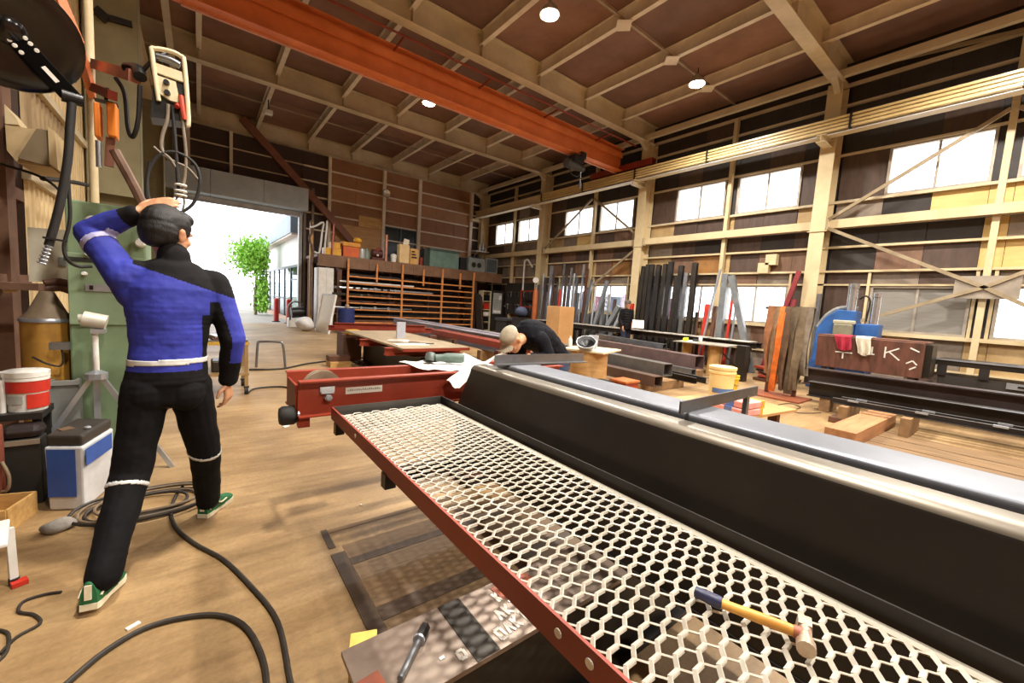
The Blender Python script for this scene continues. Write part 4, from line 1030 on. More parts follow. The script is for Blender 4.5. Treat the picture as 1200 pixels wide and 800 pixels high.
lw = [(Q(0, .09, .90), Q(.10, .09, .48), Q(.16, .09, .10)), (Q(0, -.09, .90), Q(.02, -.09, .48), Q(-.20, -.09, .12))]
for a_, k_, f_ in lw: body.cap(a_, k_, .08, .056); body.cap(k_, f_, .055, .04)
hand(body, sw[0][2], fwdw * .3 - Vector((0, 0, 1)), -sdw, (.4, .4, .45, .5), thumb=1); hand(body, sw[1][2], fwdw, (0, 0, 1), (.5, .5, .5, .5), thumb=-1)
skin_of(body, 'body', .010, [SKINM], wm, 2)
jk = MB()
for z in (.86, .93, 1.0, 1.08, 1.16, 1.24, 1.32, 1.40): jk.ell(Q(0, 0, z), (.165, .165, .10) if z < 1.38 else (.15, .15, .09), 16)
for a_, e_, h_ in sw: jk.cap(a_, e_, .072, .06); jk.cap(e_, h_ + (e_ - h_) * .12, .058, .045)
skin_of(jk, 'jacket', .011, [JBLACK], wm, 3, disp=wrinkle(14, .008, 21))
tj = MB(); tj.ell(Q(0, 0, .90), (.15, .15, .12), 14)
for a_, k_, f_ in lw: tj.cap(a_, k_, .098, .076); tj.cap(k_, f_, .074, .066)
skin_of(tj, 'trousers', .011, [mat('trouser_navy', '20273C', .8, 0, '171C2C', 8)], wm, 3)
MB().ell(PP3(0, -.008, .05), (.092, .110, .085), 18, R3).build('cap', mat('cap_grey', '5B5148', .8), wm, smooth=True)
MB().sheet([[PP3(x * .07, .09 + .07 * y, .05 - .01 * y - .02 * x * x) for x in (-1, -.5, 0, .5, 1)] for y in (0, .5, 1)], .004).build('cap_peak', MATS['cap_grey'], wm)
for (a_, k_, f_), lift in zip(lw, (0, .02)):
    ua, so, st_, tp = shoe_mesh(f_ - fwdw * .06 - Vector((0, 0, .10)), f_ + fwdw * .20 - Vector((0, 0, .10 + lift)))
    sh = ua.build('shoe', BLACKPL, wm, smooth=True); so.build('sole', RUBBER, sh)
pp = MB().obox(Q(.47, -.12, 1.03), (.34, .44, .006), (.55, .0, -.95)).build('papers', PAPER); tag(pp, 'white papers held by the man in the dark cap', 'papers')
# ================================================================== CLUTTER ALONG THE DOOR SIDE
# green machine cabinet with its post
gc = thing('machine_cabinet', 'tall green machine cabinet with white knobs behind the walking man', 'cabinet', (-.48, 4.1, 0))
MB().box(-.72, -.31, 4.12, 4.56, .05, 1.94).build('body', GREENP, gc, bevel=.012)
MB().box(-.715, -.315, 4.105, 4.12, 1.08, 1.58).build('door', mat('cabinet_green_b', '87997A', .5, 0, '748868', 3), gc, bevel=.004)
MB().box(-.73, -.30, 4.10, 4.57, 1.52, 1.55).build('ledge', mat('cabinet_dark', '2B2F2A', .5), gc)
for x, z, r in ((-.58, 1.80, .044), (-.34, 1.69, .032), (-.63, 1.44, .015), (-.61, 1.58, .018)):
    MB().lathe([(r, 0), (r * 1.0, .02), (r * .7, .05)], (x, 4.10, z), 16, (0, -1, 0)).build('knob', WHITEPL, gc, smooth=True)
MB().box(-.63, -.48, 4.093, 4.106, 1.32, 1.37).build('handle_plate', LIGHTST, gc); MB().box(-.61, -.59, 4.088, 4.094, 1.33, 1.36).build('slot', BLACKPL, gc)
MB().box(-.69, -.34, 4.2, 4.5, 0, .05).build('plinth', DARKST, gc)
po = thing('jib_post', 'slim pale pipe post behind the green cabinet carrying the reel bracket', 'post', (-.62, 4.5, 0))
pb = W(107, 120, Y=4.8)
MB().cyl((pb.x, 4.8, 0), (pb.x, 4.8, 5.2), .028, n=14).build('pipe', mat('pipe_cream', 'D8C6A0', .5, 0, 'B9A47A', 3), po, smooth=True)
MB().box(pb.x - .09, pb.x + .09, 4.71, 4.89, 0, .02).build('base_plate', DARKST, po)
ORB = mat('bracket_orange', 'E8834A', .5, 0, 'C2622C', 2)
c0_ = W(108, 108, Y=4.77); c1_ = W(92, 55, Y=4.2); c2_ = W(62, -15, Y=3.9); c3_ = W(40, -60, Y=3.85)
MB().sect([(-.02, -.055), (.02, -.055), (.02, .055), (-.02, .055)], c0_, c1_).sect([(-.02, -.06), (.02, -.06), (.02, .06), (-.02, .06)], c1_, c2_).sect([(-.02, -.06), (.02, -.06), (.02, .06), (-.02, .06)], c2_, c3_).build('reel_bracket', ORB, po)
b0 = W(112, 76, Y=4.77); b1 = W(158, 90, Y=3.6)
MB().bar(b0, b1, .06, .07).build('boom', mat('boom_pink', 'CF8F7C', .55, 0, 'A9614B', 4), po)
MB().bar(W(104, 100, Y=4.77), W(132, 112, Y=4.1), .05, .06).build('boom_joint', REDDK, po)
MB().tube([W(150, 80, Y=3.7), W(162, 82, Y=3.6), W(164, 90, Y=3.55)], .035, 10, 4).build('boom_end', BLACKPL, po, smooth=True)
# hose reel
rl = thing('hose_reel', 'big glossy black hose reel hanging at the top by the orange bracket', 'hose reel', W(12, 38, Y=3.6))
GLB = mat('gloss_black', '08080A', .16, 0, '040405', 4)
rc_ = W(10, 36, Y=3.55); ax_ = Vector((.25, -.92, -.30)).normalized()
MB().lathe([(.29, .0), (.285, .025), (.25, .035), (.18, .02), (.06, .02)], rc_, 48, ax_).build('flange', GLB, rl, smooth=True)
MB().lathe([(.20, -.14), (.20, 0)], rc_, 32, ax_).build('drum', BLACKPL, rl, smooth=True)
MB().lathe([(.28, -.17), (.29, -.14), (.06, -.14)], rc_, 48, ax_).build('flange', GLB, rl, smooth=True)
MB().lathe([(.07, 0), (.065, .06), (.04, .075)], rc_ + ax_ * .02, 24, ax_).build('hub', GLB, rl, smooth=True)
ga = rc_ + ax_ * .06; gb = W(84, 114, Y=3.5)
MB().sect([(-.045, -.012), (.045, -.012), (.045, .012), (-.045, .012)], ga, gb, tuple(ax_)).build('guide_arm', GLB, rl, bevel=.004)
for t in (.12, .2, .3): 
    for s_ in (-1, 1):
        q = ga.lerp(gb, t); MB().lathe([(.011, 0), (.009, .007)], q + ax_ * .012 + Vector((.028 * s_, 0, .016 * s_)), 12, ax_).build('bolt', CHALK, rl)
q0, q1 = ga.lerp(gb, .52) + ax_ * .0125, ga.lerp(gb, .76) + ax_ * .0125
MB().sect([(-.010, -.001), (.010, -.001), (.010, .001), (-.010, .001)], q0, q1, tuple(ax_)).build('label_strip', CHALK, rl)
MB().cyl(gb - Vector((.04, 0, 0)), gb + Vector((.04, .02, 0)), .034, n=16).build('roller', BLACKPL, rl, smooth=True)
ho = MB().tube([gb + Vector((0, .0, -.03)), W(82, 150, Y=3.5), W(79, 190, Y=3.5), W(70, 240, Y=3.5), W(57, 288, Y=3.5)], .020, 10, 6).build('hose', RUBBER, rl, smooth=True)
m = MB()
e0, e1 = W(57, 288, Y=3.5), W(49, 308, Y=3.5)
for k in range(6): m.lathe([(.017, -.004), (.021, 0), (.017, .004)], e0.lerp(e1, k / 5), 12, (e1 - e0))
m.cyl(e0, e1, .013, n=10); m.build('hose_end', LIGHTST, rl, smooth=True)
MB().bar(W(50, 278, Y=3.48), W(79, 283, Y=3.48), .012, .012).build('hose_pin', DARKST, rl)
# cables hanging on the post
def hang(name, pts, r, label, m=RUBBER, cat='cable'):
    o = MB().tube(pts, r, 8, 6).build(name, m, smooth=True); return tag(o, label, cat)
hang('control_cable', [W(86, 118, Y=3.8), W(80, 200, Y=3.8), W(82, 255, Y=3.8), W(75, 288, Y=3.8), W(80, 305, Y=3.8), W(92, 312, Y=3.86), W(108, 312, Y=3.88)], .010, 'thin black cable looping down onto the green cabinet ledge')
hang('sagging_wire', [W(0, 192, Y=5.0), W(40, 204, Y=5.0), W(62, 216, Y=4.9), W(80, 235, Y=4.7)], .010, 'dark wire sagging across the tan wall cladding')
hang('wall_pipe', [W(50, 209, Y=5.6), W(78, 212, Y=6.2), W(104, 217, Y=7.2)], .022, 'dark pipe running level along the tan wall')
hang('boom_cable', [W(136, 92, Y=3.9), W(146, 110, Y=3.8), W(150, 150, Y=3.7), W(156, 160, Y=3.62), W(162, 140, Y=3.58), W(164, 100, Y=3.55)], .013, 'black cable looping under the pink boom')
hang('brown_hose', [W(134, 176, Y=4.0), W(150, 205, Y=4.0), W(162, 228, Y=4.0), W(172, 250, Y=4.0)], .030, 'thick brown hose slanting down behind the raised hand', mat('hose_brown', '8A6A56', .6, 0, '6A4E3E', 6))
# orange balancer
tb = thing('tool_balancer', 'orange spring balancer hanging beside the pale pipe post', 'balancer', W(124, 150, Y=4.2))
for x0, x1 in ((110, 119), (125, 138)):
    a, b_ = W(x0, 120, Y=4.2), W(x1, 162, Y=4.2)
    MB().box(a.x, b_.x, 4.17, 4.29, b_.z, a.z).build('housing', mat('balancer_orange', 'F08A2C', .45, 0, 'D46E16', 3), tb, bevel=.008)
a, b_ = W(110, 116, Y=4.22), W(138, 122, Y=4.22); MB().box(a.x, b_.x, 4.2, 4.27, b_.z, a.z).build('yoke', DARKST, tb)
MB().bar(W(124, 116, Y=4.23), W(126, 104, Y=4.15), .02, .02).build('hanger', DARKST, tb)
MB().bar(W(130, 162, Y=4.22), W(128, 195, Y=4.22), .05, .03, (0, 1, 0)).build('strap', mat('strap_brown', '7A4A33', .7), tb)
MB().cyl(W(115, 165, Y=4.22), W(116, 196, Y=4.22), .016, n=10).build('tube', LIGHTST, tb, smooth=True)
# beige wire feeder hanging from the boom
wf_ = thing('wire_feeder', 'cream welding wire feeder with tubular frame and two knobs', 'wire feeder', W(195, 135, Y=3.5))
F = lambda x, y, dy=0: W(x, y, Y=3.5 + dy)
CREAM = mat('cream_paint', 'EADDB8', .45, 0, 'CDBE96', 5)
MB().tube([F(186, 118), F(178, 62), F(181, 57), F(200, 60), F(212, 66), F(216, 74), F(221, 140), F(219, 147)], .013, 10, 3).build('frame_tube', CREAM, wf_, smooth=True)
MB().tube([F(186, 118, .18), F(178, 62, .18), F(181, 57, .18), F(200, 60, .18), F(212, 66, .18), F(216, 74, .18), F(221, 140, .18)], .012, 10, 3).build('frame_tube', CREAM, wf_, smooth=True)
a, b_ = F(181, 74), F(212, 90); 
def slab(pts, y0, y1, name, m, parent):
    vs_ = [Vector((p.x, p.y + y0, p.z)) for p in pts] + [Vector((p.x, p.y + y1, p.z)) for p in pts]; n = len(pts)
    return MB().add(vs_, [tuple(range(n)), tuple(range(n, 2 * n))] + [(i, (i + 1) % n, (i + 1) % n + n, i + n) for i in range(n)]).build(name, m, parent)
slab([F(181, 73), F(213, 84), F(215, 96), F(182, 84)], .0, .16, 'top_panel', CREAM, wf_)
slab([F(183, 88), F(206, 96), F(211, 121), F(200, 118), F(186, 109)], -.005, .02, 'control_panel', CREAM, wf_)
slab([F(180, 84), F(216, 96), F(222, 142), F(176, 136)], .02, .17, 'body', BLACKPL, wf_)
for x, y in ((195, 97), (196, 109)): MB().lathe([(.017, 0), (.014, .022)], F(x, y, -.005), 16, (0, -1, 0)).build('knob', BLACKPL, wf_, smooth=True)
MB().tube([F(183, 66, .06), F(200, 71, .06), F(211, 77, .06)], .022, 10, 3).build('spool', GREYST, wf_, smooth=True)
MB().cyl(F(207, 125, -.02), F(212, 121, .02), .014, n=12).build('socket', REDP, wf_, smooth=True)
MB().tube([F(212, 112, -.01), F(214, 128, -.015), F(216, 140, -.01)], .014, 8, 3).build('torch_plug', mat('plug_red', 'D4533A', .5), wf_, smooth=True)
MB().tube([F(198, 60, .09), W(178, 72, Y=3.55), W(163, 88, Y=3.58)], .012, 8, 3).build('hanger', DARKST, wf_, smooth=True)
CG = mat('cable_grey', '8B7E6C', .55, 0, '6A5F50', 10)
for pts, r, mm in (([F(197, 122), F(196, 140), F(190, 160), F(190, 176), F(200, 187), F(206, 196)], .010, CG), ([F(202, 125), F(204, 150), F(207, 190), F(209, 225)], .010, RUBBER), ([F(212, 130), F(216, 160), F(218, 190), F(214, 225)], .009, CG),
                   ([F(204, 150), F(206, 175), F(208, 200), F(208, 225)], .008, WHITEPL), ([F(176, 190), F(172, 215), F(178, 240), F(200, 252), F(225, 240), F(234, 215), F(228, 192), F(205, 178), F(184, 184), F(173, 205), F(172, 232)], .010, RUBBER),
                   ([F(180, 172), F(192, 182), F(206, 190), F(220, 197), F(232, 210)], .008, CG)):
    MB().tube(pts, r, 8, 6).build('cable', mm, wf_, smooth=True)
for y in (217, 224, 229): MB().lathe([(.03, -.006), (.034, 0), (.03, .006)], F(212, y), 16).build('cable_tie', CHALK, wf_)
MB().tube([F(211, 225), F(203, 240), F(200, 246)], .007, 6, 3).build('cable', CG, wf_, smooth=True); MB().tube([F(213, 225), F(216, 236), F(214, 246)], .007, 6, 3).build('cable', CG, wf_, smooth=True)
# bracket on the column
kb = thing('column_bracket', 'dark steel arm bracket fixed high on the olive column', 'bracket', W(135, 20, Y=8.1))
MB().bar(W(112, 12, Y=8.15), W(126, 24, Y=8.15), .14, .10).bar(W(124, 20, Y=8.15), W(155, 29, Y=8.15), .05, .07).build('arm', DARKST, kb)
# extraction hood
eh = thing('extraction_hood', 'beige sheet metal extraction hood on the tan wall under the reel', 'hood', W(40, 190, Y=4.9))
E_ = lambda x, y, dy=0: W(x, y, Y=4.9 + dy)
HB = mat('hood_beige', 'C3AA7E', .6, 0, '9F8760', 2)
slab([E_(6, 146), E_(44, 152), E_(60, 156), E_(60, 196), E_(20, 190), E_(8, 176)], 0, .45, 'body', HB, eh)
slab([E_(44, 152), E_(59, 154), E_(60, 196), E_(22, 186)], -.03, 0, 'mouth', mat('hood_dark', '7D6B50', .7, 0, '66573F', 3), eh)
slab([E_(58, 150), E_(66, 156), E_(70, 200), E_(60, 194)], -.05, .4, 'rim', HB, eh)
slab([E_(5, 122), E_(20, 140), E_(22, 146), E_(6, 145)], 0, .3, 'flap', mat('hood_light', 'DCC79C', .6), eh)
MB().bar(E_(40, 175, .4), W(40, 160, Y=5.8), .06, .06).build('wall_arm', DARKST, eh)
# sheet panel and shelf
gp = slab([W(32, 266, Y=5.0), W(87, 270, Y=5.0), W(87, 331, Y=5.0), W(34, 330, Y=5.0)], 0, .03, 'tool_board', mat('board_grey', 'C9C2AE', .6, 0, 'ABA48F', 3), None)
tag(gp, 'pale grey board fixed behind the hopper next to the green cabinet', 'board')
nt_ = slab([W(68, 301, Y=4.985), W(78, 302, Y=4.985), W(78, 312, Y=4.985), W(68, 311, Y=4.985)], 0, .01, 'grey_note', GREYP, gp); nt_.location = -gp.location + rootloc(nt_) * 0
nt_.data.transform(Matrix.Translation(rootloc(nt_) - Vector((0, 0, 0)))) if False else None
nt_.location = (0, 0, 0)
sb = thing('work_shelf', 'brown timber shelf with rolled cloth above the hopper', 'shelf', (-1.05, 4.75, 0))
a, b_ = W(0, 330, Y=4.7), W(52, 338, Y=4.7)
MB().box(-1.30, b_.x, 4.55, 4.90, a.z - .05, a.z).build('board', RP, sb)
MB().box(-1.28, -1.22, 4.6, 4.66, 0, a.z - .05).build('leg', RP, sb); MB().box(b_.x - .06, b_.x, 4.84, 4.90, 0, a.z - .05).build('leg', RP, sb)
MB().tube([W(4, 338, Y=4.6), W(17, 336, Y=4.6)], .035, 12).build('rolled_cloth', mat('cloth_tan', 'D8B887', .8), sb, smooth=True)
# hopper drum with cone lid
hp = thing('hopper_drum', 'ochre drum with grey cone lid in front of the grey board', 'drum', W(57, 440, Y=4.3))
hcx = W(56, 372, Y=4.3); hr = (W(89, 373, Y=4.3).x - W(24, 373, Y=4.3).x) / 2
zt = W(57, 374, Y=4.3).z; za = W(57, 341, Y=4.3).z
MB().lathe([(hr, 0), (hr, .25), (hr * 1.02, .26), (hr * 1.02, .28), (hr, .29), (hr, zt)], (hcx.x, 4.3, 0), 32).build('body', mat('drum_ochre', 'C8923A', .55, .1, '8A6428', 3, .5), hp, smooth=True)
MB().lathe([(hr * 1.04, zt - .015), (hr * 1.05, zt), (hr, zt + .012)], (hcx.x, 4.3, 0), 32).build('rim', LIGHTST, hp, smooth=True)
MB().lathe([(hr * 1.0, zt + .01), (hr * .72, zt + .055), (hr * .28, za - .005), (hr * .14, za)], (hcx.x, 4.3, 0), 32).build('cone_lid', mat('cone_grey', '7C6A54', .7, .1, '62533F', 5, bump=.06), hp, smooth=True)
MB().tube([W(38, 418, Y=4.08), W(55, 426, Y=4.06), W(72, 428, Y=4.06), W(73, 412, Y=4.06), W(68, 404, Y=4.08)], .006, 6, 4).build('wire', RUBBER, hp)
MB().bar(W(58, 405, Y=4.06), W(82, 405, Y=4.06), .05, .05).build('clamp', GREYST, hp)
# pipe bundle behind the hopper
for k, (y, m_) in enumerate(((334, RUST), (341, BROWNP))):
    o = MB().tube([W(52, y - 2, Y=4.75), W(70, y - 4, Y=4.78), W(86, y + 1, Y=4.8)], .03, 10, 3).build('old_hose', m_, smooth=True); tag(o, ('rusty hose lying behind the cone lid, upper one', 'brown hose lying behind the cone lid, lower one')[k], 'hose')
# tripod stand with motor
ts = thing('tripod_stand', 'silver tripod stand with white motor head in front of the cabinet', 'tripod', (-.55, 3.75, 0))
TP = lambda x, y, Y=3.97: W(x, y, Y=Y)
MB().cyl(TP(111, 385), TP(113, 436), .017, n=12).build('pole', WHITEPL, ts, smooth=True)
MB().lathe([(.06, 0), (.06, .04), (.025, .06)], TP(113, 437) - Vector((0, 0, .04)), 12).build('collar', LIGHTST, ts)
m = MB(); m.cyl(TP(97, 373), TP(125, 378), .052, n=18); m.cyl(TP(92, 373), TP(97, 373), .03, n=14); m.build('motor', mat('motor_white', 'D5D0C2', .45, .2, 'B2AD9F', 6), ts, smooth=True)
MB().box(TP(107, 386).x, TP(124, 386).x, 3.93, 4.01, TP(110, 390).z, TP(110, 385).z).build('mount', LIGHTST, ts)
cpt = TP(113, 434)
for pnt in ((68, 497), (140, 458)):
    e = TP(*pnt, Y=3.97); d = (e - cpt); t_ = (cpt.z - 0) / (cpt.z - e.z); foot = cpt + d * t_ if pnt[0] < 100 else cpt + Vector((.40, -.02, -cpt.z))
    foot = Vector((foot.x, foot.y, 0.0)); MB().bar(cpt, foot, .035, .028).build('leg', LIGHTST, ts)
MB().bar(cpt, (cpt.x - .02, 4.08, 0), .035, .028).build('leg', LIGHTST, ts)
# buckets, crates and bins
def bucket(c, r0, r1, h, m, name, label, band=None, lid=None):
    t = thing(name, label, 'bucket', c)
    MB().lathe([(r0, 0), (r0 + (r1 - r0) * .8, h * .8), (r1 * 1.05, h * .82), (r1 * 1.05, h * .88), (r1, h * .9), (r1 * 1.04, h * .97), (r1 * 1.04, h), (r1 * .93, h), (r1 * .90, h * .7), (r1 * .8, h * .68)], c, 28).build('body', m, t, smooth=True)
    if lid: MB().lathe([(r1 * 1.07, h - .02), (r1 * 1.07, h + .012), (r1 * .9, h + .018)], c, 28).build('lid', lid, t, smooth=True)
    return t
bz = .56
st_ = thing('steel_bench', 'low dark steel bench under the paint buckets', 'bench', (-.95, 3.9, 0))
MB().box(-1.17, -.78, 3.72, 3.98, bz - .04, bz).build('top', DARKST, st_)
for x in (-1.16, -.83):
    for y in (3.75, 3.94): MB().box(x, x + .04, y, y + .03, 0, bz - .04).build('leg', DARKST, st_)
bk = bucket((-.865, 3.85, bz), .085, .095, .235, WHITEPL, 'paint_bucket', 'white paint bucket with bright red label on the dark bench', lid=WHITEPL)
def lab(c, r, h, z0, z1, a0, a1, m, parent, name='label'):
    n = 14; g = [[Vector((c[0] + (r) * math.cos(a0 + (a1 - a0) * k / n), c[1] + r * math.sin(a0 + (a1 - a0) * k / n), c[2] + z)) for k in range(n + 1)] for z in (z0, z1)]
    return MB().sheet(g, .0015).build(name, m, parent, smooth=True)
lab((-.865, 3.85, bz), .0975, 0, .12, .19, math.pi * .95, math.pi * 2.05, REDP, bk); lab((-.865, 3.85, bz), .0945, 0, .02, .11, math.pi * 1.55, math.pi * 2.0, REDP, bk)
lab((-.865, 3.85, bz), .0945, 0, .05, .10, math.pi * 1.1, math.pi * 1.5, mat('label_grey', 'A7A79F', .6), bk)
bk2 = bucket((-1.05, 3.86, bz), .075, .08, .225, WHITEPL, 'paint_bucket', 'white paint bucket beside the red labelled one, at the picture edge', lid=WHITEPL)
lab((-1.05, 3.86, bz), .0815, 0, .04, .10, math.pi * 1.2, math.pi * 1.9, mat('label_green', '2F6B44', .6), bk2)
tu = MB().cyl((-.955, 3.79, bz), (-.955, 3.79, bz + .20), .016, n=12).build('white_tube', WHITEPL, smooth=True); tag(tu, 'upright white plastic tube between the two paint buckets', 'tube')
gb_ = thing('grey_crate', 'grey plastic crate beside the paint bucket behind the tripod leg', 'crate', (-.66, 4.0, 0))
a, b_ = W(53, 447, Y=4.0), W(94, 492, Y=4.0)
MB().box(a.x + .01, b_.x, 4.0, 4.02, 0, a.z).build('front', GREYP, gb_); MB().box(a.x + .01, a.x + .03, 4.02, 4.09, 0, a.z).build('side', GREYP, gb_); MB().box(b_.x - .02, b_.x, 4.02, 4.09, 0, a.z).build('side', GREYP, gb_)
MB().box(a.x + .005, b_.x + .005, 3.99, 4.0, a.z - .03, a.z).build('rim', mat('crate_rim', '9B9D98', .5), gb_)
# bin with dark lid
bn = thing('waste_bin', 'white bin with blue panel and dark lid beside the walking man', 'bin', (-.62, 3.62, 0))
BX_ = [(-.735, 3.50), (-.56, 3.41), (-.47, 3.78), (-.66, 3.88)]
def quadbox(pts, z0, z1, sc=1.0):
    cx = sum(p[0] for p in pts) / 4; cy = sum(p[1] for p in pts) / 4
    lo = [(cx + (p[0] - cx) * .93, cy + (p[1] - cy) * .93, z0) for p in pts]; hi = [(cx + (p[0] - cx) * sc, cy + (p[1] - cy) * sc, z1) for p in pts]
    return MB().add(lo + hi, [(0, 1, 2, 3), (4, 5, 6, 7)] + [(i, (i + 1) % 4, (i + 1) % 4 + 4, i + 4) for i in range(4)])
quadbox(BX_, 0, .40).build('body', mat('bin_white', 'D5D4D4', .6, 0, 'B2B1B0', 3, .5), bn, bevel=.012)
quadbox(BX_, .40, .47, .96).build('lid', mat('lid_dark', '3A342E', .55, 0, '29241F', 5), bn, bevel=.015)
def onface(p, q, u0, u1, z0, z1, z_top, m, name, parent, out):
    P_ = lambda u, z: Vector((p[0] + (q[0] - p[0]) * u, p[1] + (q[1] - p[1]) * u, z)) + Vector(out)
    return MB().sheet([[P_(u0, z0), P_(u1, z0)], [P_(u0, z1), P_(u1, z1)]], .002).build(name, m, parent)
onface(BX_[0], BX_[1], .06, .80, .09, .385, .4, BLUEP if False else mat('panel_blue', '2E55A4', .6, 0, '24468A', 5), 'blue_panel', bn, (.0, -.004, 0))
onface(BX_[1], BX_[2], .02, .85, .28, .385, .4, MATS['panel_blue'], 'blue_panel', bn, (.012, -.008, 0))
MB().obox((-.66, 3.6, .473), (.06, .07, .004), (0, 0, .5)).build('tan_patch', mat('patch_tan', '6E553C', .7), bn)
MB().ell((-.56, 3.56, .478), (.018, .018, .012), 10).build('lid_button', LIGHTST, bn, smooth=True)
bb = thing('black_bin', 'small black bin with padded black lid next to the blue panelled bin', 'bin', (-.87, 3.66, 0))
MB().box(-.94, -.775, 3.65, 3.78, 0, .42).build('body', mat('bin_black', '26231E', .6, 0, '1A1814', 4), bb, bevel=.012)
MB().box(-.945, -.77, 3.645, 3.785, .42, .50).build('padded_lid', mat('lid_maroon', '2A1D1B', .5, 0, '1C1312', 6), bb, bevel=.035)
MB().box(-.93, -.78, 3.64, 3.65, .385, .415).build('front_strip', mat('strip_tan', '8B7B68', .6), bb)
rp_ = thing('capped_pipe', 'reddish brown capped pipe standing beside the black bin', 'pipe', (-.945, 3.60, 0))
MB().lathe([(.036, 0), (.040, .06), (.036, .12), (.035, .50), (.033, .53), (.015, .545)], (-.945, 3.60, 0), 20).build('body', mat('pipe_redbrown', '8A4A35', .6, .1, '683424', 4), rp_, smooth=True)
MB().tube([(-.92, 3.575, .14), (-.89, 3.55, .16), (-.885, 3.55, .24), (-.915, 3.575, .32)], .008, 8, 5).build('handle', mat('handle_tan', '8B765C', .6), rp_, smooth=True)
wbx = thing('wooden_box', 'open light wooden box on the floor at the corner of the clutter', 'box', (-.93, 3.52, 0))
Q4 = [(-1.06, 3.34), (-.84, 3.30), (-.78, 3.52), (-1.0, 3.58)]
for i in range(4):
    p, q = Vector((*Q4[i], 0)), Vector((*Q4[(i + 1) % 4], 0)); MB().bar(p + Vector((0, 0, .065)), q + Vector((0, 0, .065)), .014, .13).build('side_board', WOOD, wbx)
MB().add([(x, y, .004) for x, y in Q4] + [(x, y, .014) for x, y in Q4], [(0, 1, 2, 3), (4, 5, 6, 7)] + [(i, (i + 1) % 4, (i + 1) % 4 + 4, i + 4) for i in range(4)]).build('base_board', PLY, wbx)
kn = MB().ell((-.88, 3.47, .10), (.024, .024, .02), 12).build('pink_ball', mat('knob_pink', 'C48E80', .5), smooth=True); kn.location.z = .015; tag(kn, 'small pinkish ball lying inside the open wooden box', 'ball')
rag = MB().ell((-.63, 3.20, .03), (.07, .055, .035), 16).build('grey_rag', mat('rag_grey', '8C857C', .8, 0, '6E675F', 14, bump=.4), smooth=True)
for v in rag.data.vertices: v.co += Vector((math.sin(v.co.y * 60), math.sin(v.co.x * 70), .4 * math.sin(v.co.x * 50 + v.co.y * 60))) * .008
tag(rag, 'crumpled grey rag on the floor in front of the white bin', 'rag')
so_ = thing('step_stool', 'small white folding step stool cut by the picture edge', 'stool', (-.78, 2.62, 0))
MB().obox((-.775, 2.66, .27), (.20, .24, .02), (0.05, .0, .2)).build('seat', WHITEPL, so_, bevel=.006)
for x, y in ((-.85, 2.56), (-.715, 2.53), (-.82, 2.76), (-.69, 2.74)): MB().bar((x, y, .262), (x + .01, y - .02, .01), .026, .02).build('leg', WHITEPL, so_)
for x, y in ((-.84, 2.54), (-.705, 2.51), (-.81, 2.74), (-.68, 2.72)): MB().cyl((x, y, 0), (x, y, .03), .018, n=10).build('foot', BLACKPL, so_)
rpz = MB().obox((-.66, 2.70, .012), (.05, .04, .02), (0, 0, .4)).build('red_wedge', REDP); tag(rpz, 'small red plastic wedge on the floor by the white stool', 'wedge')
# trolley behind the walking man
tl = thing('workshop_trolley', 'tan wheeled trolley with steel plates on its top shelf', 'trolley', (.3, 6.6, 0))
TN = mat('trolley_tan', 'A88A5C', .5, .2, '846A42', 4)
for x in (.05, .49):
    for y in (6.3, 6.85): MB().box(x - .02, x + .02, y - .02, y + .02, .10, .70).build('leg', TN, tl)
MB().box(.02, .52, 6.27, 6.88, .66, .70).build('top_shelf', mat('trolley_yellow', 'D0A648', .5, 0, 'A9832F', 4), tl); MB().box(.02, .52, 6.27, 6.88, .26, .29).build('lower_shelf', TN, tl)
for x in (.05, .49):
    for y in (6.3, 6.85):
        cs = MB().cyl((x - .02, y, .05), (x + .02, y, .05), .05, n=18).build('caster', RUBBER, tl, smooth=True); MB().box(x - .03, x + .03, y - .03, y + .03, .09, .11).build('caster_plate', DARKST, cs)
for k, (sx, sy) in enumerate(((.42, .5), (.36, .42), (.30, .3))):
    o = MB().obox((.30 - .01 * k, 6.56, .712 + .022 * k), (sx, sy, .018), (0, 0, .1 * k)).build('steel_plate', (GREYST, RUST, LIGHTST)[k]); tag(o, ('grey steel plate lying lowest on the trolley', 'rusty steel plate on the trolley pile', 'bright steel plate on top of the trolley pile')[k], 'steel plate', 'plates on the trolley')
mt = MB().box(.12, .40, 6.4, 6.7, .291, .44).build('motor_box', BLACKST, bevel=.02); tag(mt, 'black machine part on the lower shelf of the trolley', 'machine part')
us = thing('pipe_stool', 'bent pipe stand like an upturned letter u beyond the trolley', 'stand', (1.0, 8.3, 0))
MB().tube([(.80, 8.40, 0), (.82, 8.40, .40), (.86, 8.40, .46), (1.14, 8.30, .46), (1.2, 8.28, .40), (1.24, 8.27, 0)], .02, 10, 3).build('pipe', GREYST, us, smooth=True)
# ================================================================== WORK TABLES AND STEEL IN THE HALL
# steel plate table on H beams, beyond the red end carriage
tz_ = .66
P_ = lambda x, y: W(x, y, Z=tz_)
TA, TB = P_(470, 407), P_(547, 407)
wt = thing('plate_table', 'work table of one big steel plate on heavy steel beams', 'table', (3.0, 7.2, 0))
TOP = mat('table_plate', 'BCA98D', .4, .35, '95836B', 2.5, .5, bump=.04)
x0, x1, y0, y1 = 2.36, 3.50, 5.62, 8.6
MB().box(x0, x1, y0, y1, tz_ - .03, tz_).build('plate', TOP, wt)
MB().box(x0 - .005, x1 + .005, y0 - .01, y0, tz_ - .05, tz_ - .005).build('edge_strip', REDDK, wt)
for y in (6.0, 7.2, 8.2):
    MB().ibeam((x0 + .12 - (.25 if y < 8 else 0), y, .57), (x1 + .05, y, .57), .12, .10, .01, .012).build('cross_beam', REDOX, wt)
